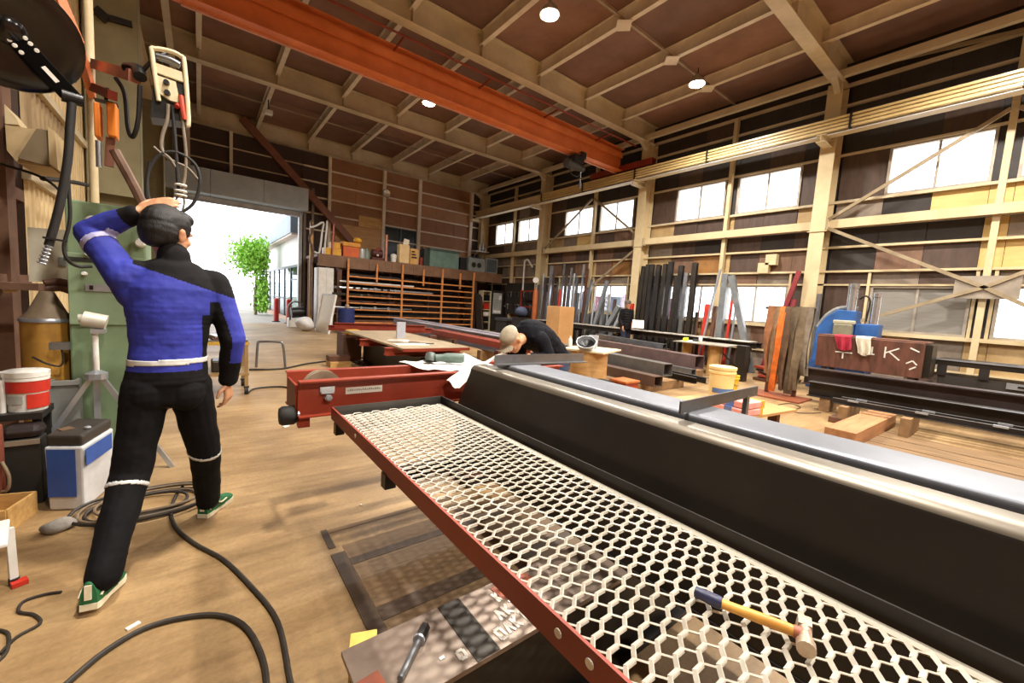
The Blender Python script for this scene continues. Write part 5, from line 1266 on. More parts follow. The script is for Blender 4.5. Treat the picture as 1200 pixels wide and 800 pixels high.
MB().ibeam((x0 + .35, 5.75, .27), (x0 + .35, 8.5, .27), .48, .25, .012, .018).build('base_beam', BLACKST, wt)
MB().ibeam((x1 - .35, 5.75, .27), (x1 - .35, 8.5, .27), .48, .25, .012, .018).build('base_beam', BLACKST, wt)
MB().box(x0 + .15, x0 + .55, 5.7, 8.55, 0, .03).build('sole_plate', DARKST, wt); MB().box(x1 - .55, x1 - .15, 5.7, 8.55, 0, .03).build('sole_plate', DARKST, wt)
q = P_(464, 392)
us_ = MB().box(2.86, 3.02, 7.1, 7.14, tz_, tz_ + .29).build('upright_plate', mat('pale_steel', 'C4CBDA', .4, .4, 'A9B0BF', 3)); tag(us_, 'pale upright steel plate standing on the plate table', 'steel plate')
tlm = thing('hand_torch', 'white and black hand tool with cord on the plate table', 'tool', (2.6, 6.3, tz_))
MB().tube([(2.45, 6.45, tz_ + .025), (2.62, 6.30, tz_ + .03), (2.72, 6.25, tz_ + .03)], [.02, .026, .022], 10, 3).build('body', WHITEPL, tlm, smooth=True)
MB().tube([(2.72, 6.25, tz_ + .02), (2.85, 6.30, tz_ + .012), (2.98, 6.12, tz_ + .01), (3.10, 6.10, tz_ + .012)], .009, 6, 4).build('cord', BLACKPL, tlm)
pl_ = MB().box(2.42, 2.95, 5.95, 6.2, tz_ + .001, tz_ + .010).build('white_sheet', mat('pale_sheet', 'E9E4D2', .5, .1, 'CFC8B2', 4)); tag(pl_, 'pale sheet metal piece lying at the table corner', 'sheet')
# red channels, yellow block and dunnage at the far end of the table
for k, (xa, ya, xb, yb, z) in enumerate(((2.35, 9.4, 4.3, 8.95, .70), (2.3, 9.7, 4.6, 9.15, .62))):
    o = MB().chan((xa, ya, z), (xb, yb, z), .12, .07, .01).build('red_channel', REDOX); tag(o, ('red primed channel lying higher at the far end of the plate table', 'red primed channel lying lower at the far end of the plate table')[k], 'steel channel')
sp_ = thing('dunnage_stand', 'brown timber dunnage under the red channels', 'dunnage', (3.2, 9.35, 0))
MB().box(2.5, 2.7, 9.0, 9.75, 0, .54).build('post', BROWNP, sp_); MB().box(3.9, 4.1, 8.85, 9.45, 0, .54).build('post', BROWNP, sp_)
MB().box(2.45, 4.2, 9.05, 9.45, .545, .555).build('board', BROWNP, sp_)
o = MB().obox((2.55, 8.75, .62), (.25, .16, .10), (0, 0, .2)).build('yellow_block', YELLOWP, bevel=.006); o.location.z = .56; tag(o, 'yellow block beside the red channels at the far table end', 'block')
ds = thing('dunnage_stand', 'small timber dunnage carrying the yellow block', 'dunnage', (2.5, 8.75, 0))
MB().box(2.35, 2.72, 8.66, 8.88, 0, .56).build('post', BROWNP, ds)
for k, z in enumerate((.10, .30)):
    o = MB().box(1.95, 2.33, 8.0 + .1 * k, 8.35, z - .10, z).build('timber_block', (WOOD, BROWNP)[k]); o.location.z = (.0, .10)[k]; tag(o, ('pale timber block on the floor by the table corner', 'dark timber block stacked on the pale one by the table corner')[k], 'timber block')
# lavender grey beams along the hall
def hbeam(x, y0, y1, zc, h, b, m, label, name='steel_beam', tw=.012, tf=.018):
    o = MB().ibeam((x, y0, zc), (x, y1, zc), h, b, tw, tf).build(name, m); tag(o, label, 'steel beam'); return o
BEAR = mat('bearer_wood', '93724C', .7, 0, '6A4F32', 5, .5, bump=.06)
def block(x, y, w, d, h, label, m=None, name='bearer', z=0):
    m = m or BEAR
    o = MB().box(x - w / 2, x + w / 2, y - d / 2, y + d / 2, z, z + h).build(name, m, bevel=.006); tag(o, label, 'bearer'); return o
hbeam(4.95, 6.6, 12.6, .56, .34, .28, LAVST, 'long lavender grey steel beam lying behind the plate table')
hbeam(5.45, 6.4, 12.3, .56, .30, .25, LAVST, 'second lavender grey beam beside the longer one')
block(5.2, 7.2, .95, .14, .38, 'timber bearer under the near end of the lavender beams'); block(5.2, 11.6, .95, .14, .38, 'timber bearer under the far end of the lavender beams')
for k, x in enumerate((3.78, 3.90, 4.02)):
    o = MB().chan((x, 4.7, .74 - .005 * k), (x, 7.6, .74 - .005 * k), .10, .05, .008).build('red_channel', REDOX); tag(o, ('red channel nearest the plate table in the set of three', 'middle red channel of the set of three by the plate table', 'red channel farthest from the plate table in the set of three')[k], 'steel channel', 'red channels beside the plate table')
for y in (5.0, 7.3):
    o = thing('channel_trestle', 'brown trestle under the three red channels, ' + ('end towards the bending man' if y < 6 else 'end towards the loft'), 'trestle', (3.9, y, 0))
    MB().box(3.6, 4.25, y - .05, y + .05, .60, .685).build('beam', RUST, o)
    for x in (3.68, 4.17): MB().box(x - .03, x + .03, y - .04, y + .04, 0, .60).build('leg', RUST, o)
# big carton standing at the column
ctn = MB().box(8.9, 9.55, 9.1, 9.7, 0, 1.42).build('tall_carton', mat('carton', 'C99A67', .7, 0, 'B2834F', 1.2), bevel=.01); tag(ctn, 'tall plain cardboard carton standing behind the bending man', 'carton')
bbx = thing('equipment_case', 'black equipment case with a ribbed lid under the loft end', 'case', (8.3, 10.8, 0))
MB().box(7.9, 8.7, 10.5, 11.1, 0, .82).build('body', BLACKPL, bbx, bevel=.02); MB().box(7.86, 8.74, 10.46, 11.14, .82, .92).build('lid', mat('case_lid', '2B2C30', .4, 0, '1D1E21', 6), bbx, bevel=.02)
nvb = MB().ell((8.0, 9.9, .98), (.21, .18, .17), 18).build('blue_hood', mat('hood_blue', '2E3850', .7, 0, '222A3F', 6), smooth=True); tag(nvb, 'rounded blue cloth hood on a stand behind the bending man', 'hood'); nvb.location.z = 1.0
nst = thing('hood_stand', 'dark box stand under the blue hood', 'stand', (8.0, 9.9, 0)); MB().box(7.8, 8.2, 9.7, 10.1, 0, 1.0).build('body', DARKST, nst); MB().box(7.78, 8.22, 9.68, 10.12, .97, 1.0).build('top', BLACKST, nst)
# plywood drum table with welding mask
dt = thing('drum_table', 'round plywood drum with a pale board on top beside the bending man', 'table', (5.1, 4.45, 0))
MB().lathe([(.30, 0), (.30, .72)], (5.1, 4.45, 0), 36).build('drum', mat('drum_ply', 'C49A62', .6, 0, '9C7242', 3, .5, stretch=(1, 1, 5), bump=.05), dt, smooth=True)
MB().obox((5.22, 4.50, .735), (.86, .72, .025), (0, 0, .35)).build('top_board', mat('pale_top', 'E2D3B4', .6, 0, 'C4B18C', 3), dt)
mk = thing('welding_mask', 'silver grey welding mask lying on the drum table', 'mask', (4.9, 4.35, .75))
ma = Vector((-.45, -.35, .82)).normalized(); mc_ = Vector((4.93, 4.38, .765))
MB().lathe([(.03, .0), (.10, .02), (.145, .08), (.155, .15), (.148, .15), (.138, .085), (.095, .03), (.03, .012)], mc_, 26, ma).build('shell', mat('mask_silver', 'B7BBC0', .3, .5, '8C9096', 6), mk, smooth=True)
MB().lathe([(.02, .016), (.09, .036), (.130, .088), (.125, .10), (.02, .03)], mc_, 22, ma).build('lining', BLACKPL, mk, smooth=True)
MB().obox((5.08, 4.38, .875), (.015, .17, .23), (0, .2, .3)).build('visor_plate', mat('visor_white', 'D9DCE0', .35, .3, 'B5B9BE', 4), mk, bevel=.006)
MB().tube([(4.80, 4.46, .86), (4.90, 4.56, .92), (5.02, 4.54, .90), (5.07, 4.45, .86)], .012, 8, 4).build('headband', BLACKPL, mk)
bt_ = MB().lathe([(.035, 0), (.038, .10), (.03, .13), (.014, .15), (.014, .18)], (5.02, 4.83, .748), 16).build('white_bottle', WHITEPL, smooth=True); tag(bt_, 'white plastic bottle at the back of the drum table', 'bottle')
o = MB().obox((5.15, 4.28, .7495), (.34, .24, .003), (0, 0, .2)).build('white_drawing', PAPER); tag(o, 'white paper drawing lying on the drum table in front of the mask', 'paper')
# crates below the drum
cx_ = thing('black_crate', 'small black crate with white letters beside the plywood drum', 'crate', (5.2, 4.0, 0))
MB().box(4.60, 4.98, 3.85, 4.05, 0, .34).build('body', mat('crate_black', '221E1A', .6), cx_)
def letters(word, o, ux, uy, h, w, m, parent, up, gap=1.35, name='lettering'):
    G = dict(W=[((0, 1), (.25, 0)), ((.25, 0), (.5, .7)), ((.5, .7), (.75, 0)), ((.75, 0), (1, 1))], O=[((0, 0), (0, 1)), ((0, 1), (.8, 1)), ((.8, 1), (.8, 0)), ((.8, 0), (0, 0))], L=[((0, 1), (0, 0)), ((0, 0), (.7, 0))], D=[((0, 0), (0, 1)), ((0, 1), (.6, .85)), ((.6, .85), (.6, .15)), ((.6, .15), (0, 0))], K=[((0, 0), (0, 1)), ((0, .45), (.75, 1)), ((.2, .6), (.8, 0))], T=[((.4, 0), (.4, 1)), ((0, 1), (.85, 1))], A=[((0, 0), (.4, 1)), ((.4, 1), (.8, 0)), ((.2, .4), (.6, .4))], I=[((.3, 0), (.3, 1))])
    sg = []
    for i, ch in enumerate(word): sg += [((a[0] * .8 + i * gap, a[1]), (b[0] * .8 + i * gap, b[1])) for a, b in G[ch]]
    return strokes(sg, o, Vector(ux) * h, Vector(uy) * h, w, up, name, m, parent, .004)
letters('WOLD', (4.64, 3.846, .215), (.62, 0, 0), (0, 0, 1), .085, .014, CHALK, cx_, (0, -1, 0))
oc = thing('orange_crate', 'orange plastic crate beside the black lettered crate', 'crate', (5.7, 4.1, 0))
MB().box(5.46, 5.80, 3.95, 4.25, 0, .24).build('body', mat('crate_orange', 'A84423', .55, 0, '832F15', 4), oc); MB().box(5.44, 5.82, 3.93, 4.27, .24, .27).build('rim', mat('crate_rim_orange', 'C7743A', .55, 0, 'A3592A', 4), oc)
o = MB().obox((5.55, 3.72, .14), (.24, .14, .012), (.9, 0, .3)).build('white_card', PAPER); o.location.z = 0; tag(o, 'white card leaning against the orange crate', 'card')
# hollow steel sections on bearers
def htube(x0_, y0_, x1_, y1_, z, w, h, m, label, t=.012):
    o = MB().rtube((x0_, y0_, z), (x1_, y1_, z), w, h, t).build('box_section', m); tag(o, label, 'steel tube'); return o
htube(6.55, 3.88, 7.05, 8.2, .42, .24, .22, mat('tube_grey', '807B76', .4, .5, '66625E', 3), 'big grey square tube with open black end next to the orange crate')
htube(6.15, 3.80, 6.40, 6.4, .255, .22, .18, mat('tube_brown', '6C5648', .5, .4, '54423A', 3), 'brown steel tube lying lower beside the big grey square tube')
htube(8.55, 4.35, 9.15, 8.4, .40, .30, .28, mat('tube_purple', '77605C', .5, .3, '5C4A48', 3), 'wide purplish brown box section with dark open end')
htube(8.15, 4.25, 8.45, 7.5, .225, .16, .13, GREYST, 'grey tube lying beneath the purplish box section')
htube(9.2, 5.6, 9.8, 8.3, .58, .14, .13, GREYST, 'small grey tube lying on the purplish box section top row')
for k, (x, y) in enumerate(((7.25, 3.70), (7.42, 3.62))):
    o = MB().chan((x, y, .215 + .0 * k), (x + .25, y + 1.9, .215), .11, .07, .008, sg=1 if k else -1).build('short_channel', BLACKST); tag(o, ('dark short channel next to the big square tube', 'dark short channel beside its twin, towards the bucket')[k], 'steel channel', 'short channels by the square tube')
block(6.75, 4.15, 1.5, .14, .16, 'timber bearer under the near ends of the grey and brown tubes'); block(6.85, 6.0, 1.5, .14, .16, 'timber bearer under the middle of the grey and brown tubes')
block(6.62, 4.30, .20, .12, .145, 'short block stacked under the big grey square tube', z=.165)
block(8.7, 4.7, 1.2, .16, .155, 'timber bearer under the near end of the purplish box section'); block(8.9, 7.0, 1.4, .16, .155, 'timber bearer under the far end of the purplish box section')
block(8.75, 4.75, .3, .14, .095, 'wood block carrying the purplish box section', z=.16); block(9.0, 7.05, .3, .14, .095, 'wood block carrying the far part of the purplish box section', z=.16)
for k, (x, y) in enumerate(((9.45, 5.7), (9.7, 7.7))): block(x, y, .16, .12, .51, ('post under the small grey tube, near one', 'post under the small grey tube, far one')[k], BROWNP, 'timber_post')
rp2 = MB().obox((9.9, 6.9, .30), (.5, 1.6, .05), (0, 0, .1)).build('red_plate', REDOX); rp2.location.z = .36; tag(rp2, 'red primed plate lying on blocks behind the tubes', 'steel plate')
block(9.9, 6.9, .3, 1.0, .36, 'dark block under the red primed plate', BROWNP)
# bench on two log legs
lt = thing('log_table', 'thin plate table on two log legs near the windows', 'table', (10.0, 4.9, 0))
MB().obox((9.95, 4.95, .735), (1.0, 1.25, .02), (0, 0, .15)).build('top', mat('log_table_top', 'B8B0A0', .45, .3, '928A7B', 3), lt)
for x, y, r in ((9.78, 4.65, .13), (9.85, 5.38, .12), (10.12, 4.72, .10)): MB().lathe([(r, 0), (r * .97, .36), (r, .725)], (x, y, 0), 20).build('log_leg', mat('log_wood', 'D2A76C', .7, 0, 'B08449', 3, .5, stretch=(3, 3, .5)), lt, smooth=True)
MB().obox((9.9, 5.3, .7475), (.7, .35, .005), (0, 0, .2)).build('bright_sheet', PAPER, lt)
yt = thing('yellow_tool', 'bright yellow power tool on the log table', 'tool', (9.75, 5.3, .75))
MB().obox((9.72, 5.36, .795), (.22, .12, .08), (0, 0, .4)).build('body', mat('tool_yellow', 'E8DE3A', .45, 0, 'C8BC22', 6), yt, bevel=.02); MB().cyl((9.80, 5.22, .79), (9.88, 5.12, .79), .035, n=14).build('nose', BLACKPL, yt, smooth=True)
wcp = MB().lathe([(.04, 0), (.045, .10), (.04, .11)], (9.95, 5.1, .75), 16).build('white_cup', WHITEPL, smooth=True); tag(wcp, 'white cup beside the yellow power tool', 'cup')
# long black bench of rails in front of the standing bars
lb = thing('rail_bench', 'long low black bench of steel rails under the windows', 'bench', (11.0, 7.5, 0))
MB().ibeam((10.95, 4.2, .74), (10.95, 12.6, .74), .14, .14, .012, .016).build('rail', BLACKST, lb); MB().ibeam((11.30, 4.2, .74), (11.30, 12.6, .74), .14, .14, .012, .016).build('rail', BLACKST, lb)
for y in (4.5, 6.4, 8.4, 10.4, 12.3):
    MB().box(10.88, 11.37, y - .05, y + .05, .58, .668).build('cross_bar', BLACKST, lb)
    for x in (10.92, 11.31): MB().box(x - .04, x + .04, y - .04, y + .04, 0, .58).build('leg', DARKST, lb)
    MB().bar((10.95, y, .06), (10.95, y + .6, .55), .03, .03).build('brace', DARKST, lb)
WT = mat('pale_tread', 'D2CDC2', .5, .2, 'B3ADA1', 4)
for k in range(15):
    y = 4.35 + k * .55
    MB().box(10.86, 11.40, y, y + .42, .812, .832).build('tread_plate', WT, lb)
# standing bars against the window wall
rnd2 = random.Random(11)
cols = dict(k=BLACKST, d=DARKST, g=GREYST, r=RUST, R=REDP, w=LIGHTST, m=mat('bar_mauve', '6A5A58', .5, .4, '514543', 3), s=mat('bar_silver', '9FA4A8', .35, .6, '7C8185', 3), b=BROWNP)
def stand(y, z1, w, key, lean=.0, label='', xb=11.72, d=None, topx=12.02, cat='steel bar', sec='box'):
    p0, p1 = Vector((xb, y, 0)), Vector((topx, y + lean, z1))
    m = MB()
    if sec == 'box': m.bar(p0, p1, w, d or w * .8, (1, 0, 0))
    elif sec == 'i': m.ibeam(p0, p1, d or w * .8, w, .01, .012, (1, 0, 0))
    else: m.tube([p0, p1], w / 2, 10)
    o = m.build('standing_bar', cols[key], smooth=(sec == 'tube')); lo = min(v[2] for v in o.bound_box); o.location.z -= 0
    tag(o, label, cat, 'bars standing against the window wall'); return o
# dark group in front of the second window bay
DK = [(8.25, 2.95, .14, 'k'), (8.08, 3.0, .14, 'k'), (7.90, 3.0, .14, 'd'), (7.68, 2.98, .16, 'd'), (7.44, 3.0, .13, 'k'), (7.24, 3.05, .15, 'd'), (7.04, 2.62, .10, 'k'), (6.88, 2.92, .15, 'd'), (6.68, 2.7, .12, 'g'), (6.42, 3.0, .15, 'k'), (6.24, 1.5, .09, 'k')]
wd = ['first', 'second', 'third', 'fourth', 'fifth', 'sixth', 'seventh', 'eighth', 'ninth', 'tenth', 'eleventh', 'twelfth', 'thirteenth', 'fourteenth', 'fifteenth', 'sixteenth', 'seventeenth', 'eighteenth', 'nineteenth', 'twentieth', 'twenty-first', 'twenty-second', 'twenty-third', 'twenty-fourth', 'twenty-fifth', 'twenty-sixth', 'twenty-seventh', 'twenty-eighth', 'twenty-ninth', 'thirtieth']
for i, (y, z, w, kx) in enumerate(DK):
    stand(y, z, w, kx, rnd2.uniform(.10, .16), '%s %s bar of the dark row, counted from the column' % (wd[i], 'grey' if kx == 'g' else 'black'), sec='i' if i % 3 == 0 else 'box')
for i, (y, z, w, kx, ln) in enumerate(((6.10, 2.3, .035, 'r', .10), (5.90, 2.75, .05, 'w', -.25), (5.90, 1.75, .12, 'R', .06), (5.66, 1.7, .10, 'b', .06), (5.42, 2.62, .16, 's', .12), (5.22, 2.2, .06, 'R', .06), (5.10, 1.9, .05, 'w', .06))):
    stand(y, z, w, kx, ln, ('thin rusty rod', 'slanting pale bar', 'bright red bar', 'brown bar', 'wide silver grey bar', 'narrow red bar', 'narrow pale bar')[i] + ' standing between the dark bars and the slanting grey prop', xb=11.45 if i == 1 else 11.58, topx=11.72 if i == 1 else 11.84)
o = MB().bar((11.43, 4.42, 0), (11.62, 5.28, 2.55), .15, .12, (1, 0, 0)).build('leaning_prop', cols['s']); tag(o, 'wide grey prop leaning beside the dark standing bars', 'steel bar')
# mixed group in front of the third bay
kk = 'gwsmwrmgsRmwgwsgwmrsgwmwgsmwrs'
rnd3 = random.Random(4)
for i in range(28):
    y = 13.3 - i * .152; z = (2.3, 2.75, 2.0, 2.6, 3.1, 2.2, 2.9, 2.4, 3.2, 2.1, 2.7, 3.0)[i % 12] if i < 19 else rnd3.choice((1.2, 1.6, 1.3, 1.8)); w = rnd3.choice((.07, .09, .10, .11)); ln = .10 + .02 * (i % 2)
    stand(y, z, w, kk[i], ln, '%s bar of the mixed row leaning beyond the man with papers, counted from the loft' % wd[i], xb=11.52 + .13 * (i % 3), topx=11.72 + .13 * (i % 3), sec=('box', 'tube', 'box', 'i')[i % 4])
for i, (y, ln, z, w, kx) in enumerate(((9.75, -.75, 1.55, .16, 's'), (9.35, -.55, 1.5, .10, 'w'), (10.1, -.5, 2.45, .12, 's'), (10.5, -.15, 2.5, .09, 'g'))):
    stand(y, z, w, kx, ln, ('broad silver channel leaning strongly', 'narrow pale channel leaning strongly', 'tall silver bar over the lit window', 'tall grey bar over the lit window')[i] + ' behind the man with papers', xb=11.46, topx=11.66)
o = MB().bar((11.45, 8.38, 0), (11.58, 8.40, 1.66), .11, .09, (1, 0, 0)).build('standing_bar', REDP); tag(o, 'red bar standing against the column next to the man with papers', 'steel bar')
# wall hooks shelf near the corner
rsx = thing('red_rack_frame', 'small red rack frame against the third column', 'rack', (11.6, 13.9, 0))
for y in (13.45, 14.35): MB().box(11.5, 11.56, y - .03, y + .03, 0, 2.05).build('upright', REDDK, rsx)
for z in (.6, 1.3, 2.0): MB().box(11.505, 11.555, 13.48, 14.32, z - .03, z + .03).build('rail', REDDK, rsx)
cyl_ = thing('gas_cylinder', 'orange topped gas cylinder beside the third column', 'gas cylinder', (11.35, 13.2, 0))
MB().lathe([(.10, 0), (.11, .03), (.11, 1.9), (.08, 2.05), (.035, 2.12)], (11.35, 13.15, 0), 20).build('body', mat('cylinder_orange', 'C06A3A', .5, 0, '9C4E24', 3), cyl_, smooth=True)
MB().lathe([(.035, 2.12), (.035, 2.2), (.06, 2.22), (.06, 2.26)], (11.35, 13.15, 0), 14).build('valve', LIGHTST, cyl_, smooth=True)
MB().lathe([(.12, -.02), (.13, 0), (.12, .02)], (11.27, 13.1, 2.45), 18, (-.8, -.6, 0)).build('gauge', WHITEPL, cyl_, smooth=True); MB().cyl((11.35, 13.15, 2.25), (11.29, 13.11, 2.45), .02, n=8).build('gauge_pipe', DARKST, cyl_)
# outside the third bay window: something pink and blue passing behind the glass
hoard = thing('painted_hoarding', 'pink and pale blue hoarding outside the lower window', 'hoarding', (13.6, 10, 0))
HC = [mat('hoard_pink', 'EFA6C6', .7), mat('hoard_white', 'E9E9F2', .7), mat('hoard_blue', 'B5CBE8', .7)]
for k in range(8): MB().box(13.6, 13.65, 8.2 + k * .55, 8.2 + (k + 1) * .55 - .01, 0, 1.95 + .1 * (k % 2)).build('board', HC[(k * 2) % 3], hoard)
# ================================================================== RIGHT SIDE: beams, slings, machine
hA = MB().ibeam((9.14, -1.6, .45), (8.80, 2.50, .45), .30, .28, .012, .018).build('steel_beam', mat('beam_plum', '564A4A', .45, .4, '3E3536', 2)); tag(hA, 'long plum brown steel beam lying in front of the chalk marked box', 'steel beam')
hB = MB().ibeam((8.32, -1.6, .33), (8.06, 2.20, .33), .24, .24, .012, .016).build('steel_beam', DARKST)
MB().bar((8.215, -1.59, .4515), (7.955, 2.19, .4515), .035, .004).build('pale_flange_strip', LIGHTST, hB)  # lighter steel strip along one side of the top flange
MB().bar((9.01, -1.59, .6015), (8.67, 2.49, .6015), .016, .004).build('pale_flange_strip', GREYST, hA)
tag(hB, 'dark steel beam with bright top flange lying between the plum beam and the thin angles', 'steel beam')
ST = mat('flange_sheen', 'BDB2AC', .35, .5, '9A908B', 5)
for k, (xa, xb, z) in enumerate(((7.62, 7.42, .335), (7.90, 7.66, .335))):
    m = thing('angle_bar', ('thin bright angle bar with clips lying outermost of the pair', 'thin bright angle bar with clips lying inner of the pair')[k], 'steel bar', (xa, .3, .25))
    p0, p1 = Vector((xa, -1.6, .26)), Vector((xb, 1.72 - .05 * k, .26))
    MB().angle(p0, p1, .06, .07, .008, sg=-1).build('bar', DARKST, m)
    MB().bar(p0 + Vector((-.004, 0, .072)), p1 + Vector((-.004, 0, .072)), .012, .006).build('bright_edge', LIGHTST, m)
    for t in (.30, .52, .72, .93):
        q = p0.lerp(p1, t); MB().box(q.x - .03, q.x + .02, q.y - .06, q.y + .06, .315, .338).build('clip', LIGHTST, m)
for y, lab_ in ((-1.2, 'out of view'), (.9, 'between the clips'), (1.55, 'at the free end')): block(7.6, y, .75, .10, .255, 'low timber bearer under the two thin angle bars, ' + lab_)
for y, lab_ in ((-1.1, 'out of view'), (1.95, 'near the slings')):
    block(8.95, y, .45, .16, .295, 'timber bearer under the plum brown beam, ' + lab_); block(8.18, y, .42, .14, .205, 'timber bearer under the bright flanged dark beam, ' + lab_)
pk = MB().bar((5.95, 1.27, .085), (7.9, 1.23, .085), .30, .17).build('timber_baulk', mat('baulk', 'B58258', .65, 0, '8A5E3A', 3, .5, stretch=(.4, 4, 4), bump=.05), bevel=.006); tag(pk, 'squared brown timber baulk lying on the floor boards', 'timber'); pk.location.z = .0125
st2 = MB().bar((7.2, 1.62, .05), (7.9, 1.60, .05), .14, .08).build('timber_offcut', BROWNP); st2.location.z = .0; tag(st2, 'dark timber offcut on the floor by the sling rack', 'timber')
# chalk marked box on legs
kb_ = thing('steel_box', 'rusty brown steel box with chalk letters and a dark open end', 'steel box', (10.1, 1.9, 0))
KB = mat('box_brown', '7C5142', .5, .1, '50362C', 4, .5, bump=.08, bscale=20, stretch=(1, 2, .5))
MB().sect([(-.35, -.32), (.30, -.32), (.35, .30), (-.28, .30)], (10.15, 2.65, .88), (10.15, 1.12, .88)).build('body', KB, kb_, bevel=.01)
MB().sect([(-.30, -.29), (.27, -.29), (.31, .27), (-.24, .27)], (10.15, 1.125, .88), (10.15, 1.03, .88)).build('open_end', BLACKST, kb_)
MB().bar((10.15, 2.66, 1.19), (10.15, 1.1, 1.19), .66, .02).build('lid', mat('lid_brown', '8A6150', .5, .2, '654438', 3), kb_)
for y in (1.25, 2.5):
    for x in (9.9, 10.4): MB().box(x - .04, x + .04, y - .04, y + .04, 0, .56).build('leg', BLACKST, kb_)
MB().bar((9.78, 1.0, .56), (9.72, .88, .05), .05, .05).build('prop', BLACKST, kb_)
nf = (-1, 0, .1)
def kl(word, y, z, h): return letters(word, (9.86 + .0 - .055 * (z - .58) / .6 - .03, y, z), (0, -.9, 0), (.0, 0, 1), h, .018, CHALK, kb_, (-1, 0, 0), name='chalk_letter')
def onk(y, z): return Vector((9.85 - .05 * (z - .56) / .62 - .004, y, z))
for nm, segs in (('T', [((2.34, .88), (2.08, .88)), ((2.22, .88), (2.22, .76))]), ('I', [((1.80, .90), (1.80, 1.04)), ((1.86, .90), (1.76, .90))]), ('K', [((1.62, .86), (1.62, 1.06)), ((1.62, .95), (1.44, 1.05)), ((1.57, .98), (1.42, .84))]), ('mark', [((1.30, 1.08), (1.18, 1.02)), ((1.33, .80), (1.25, .86)), ((1.25, .86), (1.19, .79)), ((1.28, .70), (1.2, .76))])):
    m = MB()
    for a, b in segs: m.bar(onk(*a), onk(*b), .022, .004, (-1, 0, 0))
    m.build('chalk_letter', CHALK, kb_)
def cloth(name, y, w, h, m, label):
    rr = random.Random(int(y * 100)); g = []
    for i in range(9):
        row = []
        for j in range(9):
            t = j / 8; yy = y + (i / 8 - .5) * w * (1 - .35 * max(0, t - .5)) + .02 * math.sin(t * 5); z = 1.212 - max(0, t - .3) * h / .7 * (1 - .25 * abs(i / 8 - .45)); x = 10.05 - .29 * min(t / .3, 1) - .02 * math.sin(i * 1.6) * max(0, t - .3)
            row.append(Vector((x if t <= .3 else 9.755 - .03 * math.sin(i * 1.5 + .4) * t, yy, z)))
        g.append(row)
    o = MB().sheet(g, .006).build(name, m, smooth=True); tag(o, label, 'cloth')
cloth('red_cloth', 2.22, .26, .30, mat('cloth_red', 'B3203A', .75, 0, '8A1429', 8), 'crimson cloth hanging over the front of the chalk marked box')
cloth('work_glove', 1.92, .22, .36, mat('cloth_cream', 'DDD3BE', .8, 0, 'BDB39C', 10), 'cream work glove draped beside the crimson cloth')
# blue machine with two silver cylinders
bl = thing('hydraulic_machine', 'blue machine with two upright silver cylinders behind the brown box', 'machine', (10.8, 2.5, 0))
def yz(pts, xa, xb):
    n = len(pts); return MB().add([(xa, y, z) for y, z in pts] + [(xb, y, z) for y, z in pts], [tuple(range(n)), tuple(range(n, 2 * n))] + [(i, (i + 1) % n, (i + 1) % n + n, i + n) for i in range(n)])
yz([(2.96, .58), (2.93, 1.30), (2.80, 1.55), (2.60, 1.72), (2.30, 1.70), (2.30, .58)], 10.68, 11.15).build('frame', BLUEP, bl, bevel=.015)
yz([(2.29, .58), (2.29, 1.45), (1.92, 1.45), (1.92, .58)], 10.72, 11.10).build('side_frame', BLUEP, bl, bevel=.015)
MB().tube([(10.92, 2.97, 1.32), (10.92, 2.82, 1.60), (10.92, 2.60, 1.76), (10.92, 2.32, 1.75)], .05, 8, 4).build('grey_rim', GREYP, bl, smooth=True)
MB().box(10.62, 11.2, 2.02, 2.98, 0, .58).build('base', mat('base_blue', '27528A', .5), bl)
MB().box(10.58, 10.70, 2.30, 2.62, 1.18, 1.42).build('gear_case', mat('case_olive', '8E8B74', .5, .2, '6E6B58', 5), bl, bevel=.02)
MB().box(10.60, 10.68, 2.27, 2.64, 1.42, 1.50).build('case_lid', mat('case_pale', 'B9B49A', .5), bl, bevel=.02)
for y, z, r in ((2.42, 2.26, .085), (2.03, 2.08, .075)):
    m = MB().lathe([(r, 1.35), (r, z - .08), (r * 1.12, z - .08), (r * 1.12, z), (r * .5, z + .02)], (10.85, y, 0), 24); m.build('cylinder', mat('cylinder_silver', 'CDD1D4', .22, .8, 'A8ACB0', 3), bl, smooth=True)
    MB().box(10.76, 10.94, y - .1, y + .1, 1.0, 1.42).build('cylinder_mount', BLUEP, bl)
MB().tube([(10.84, 2.30, 1.95), (10.80, 2.2, 2.02), (10.8, 2.12, 1.9), (10.82, 2.15, 1.5)], .018, 8, 5).build('hose', RUBBER, bl, smooth=True)
# slings on their rack
sr = thing('sling_rack', 'orange footed steel rack bar holding the hanging slings', 'rack', (8.6, 2.8, 0))
MB().tube([(8.6, 2.40, 1.64), (8.6, 3.2, 1.64)], .025, 10).build('bar', DARKST, sr)
for y in (2.60, 3.05): MB().box(8.66, 8.72, y - .03, y + .03, 0, 1.63).build('post', RUST, sr); MB().bar((8.6, y, 1.62), (8.69, y, 1.62), .03, .03).build('arm', RUST, sr)
MB().box(8.15, 8.85, 2.35, 3.25, 0, .03).build('base', mat('rack_base', '9A5330', .6, 0, '6E3A20', 4), sr)
SL = [(3.08, 'sling_rust', 'A66E48', .14, .40), (2.98, 'sling_tan', '9A7A58', .13, .25), (2.89, 'sling_orange', 'EE7A2A', .11, .08), (2.79, 'sling_brown', '6F5640', .15, .12), (2.68, 'sling_umber', '6B5B45', .15, .08), (2.57, 'sling_olive', '7D6B52', .15, .16), (2.47, 'sling_grey', '8C8070', .12, .45)]
nm_ = ['rust coloured webbing sling hanging at the bench end of the rack', 'tan webbing sling hanging between the rust and orange slings', 'bright orange webbing sling hanging on the rack', 'dark brown sling hanging next to the orange one', 'umber sling in the middle of the brown slings', 'olive brown sling hanging near the column', 'short greyish sling at the blue machine end of the rack']
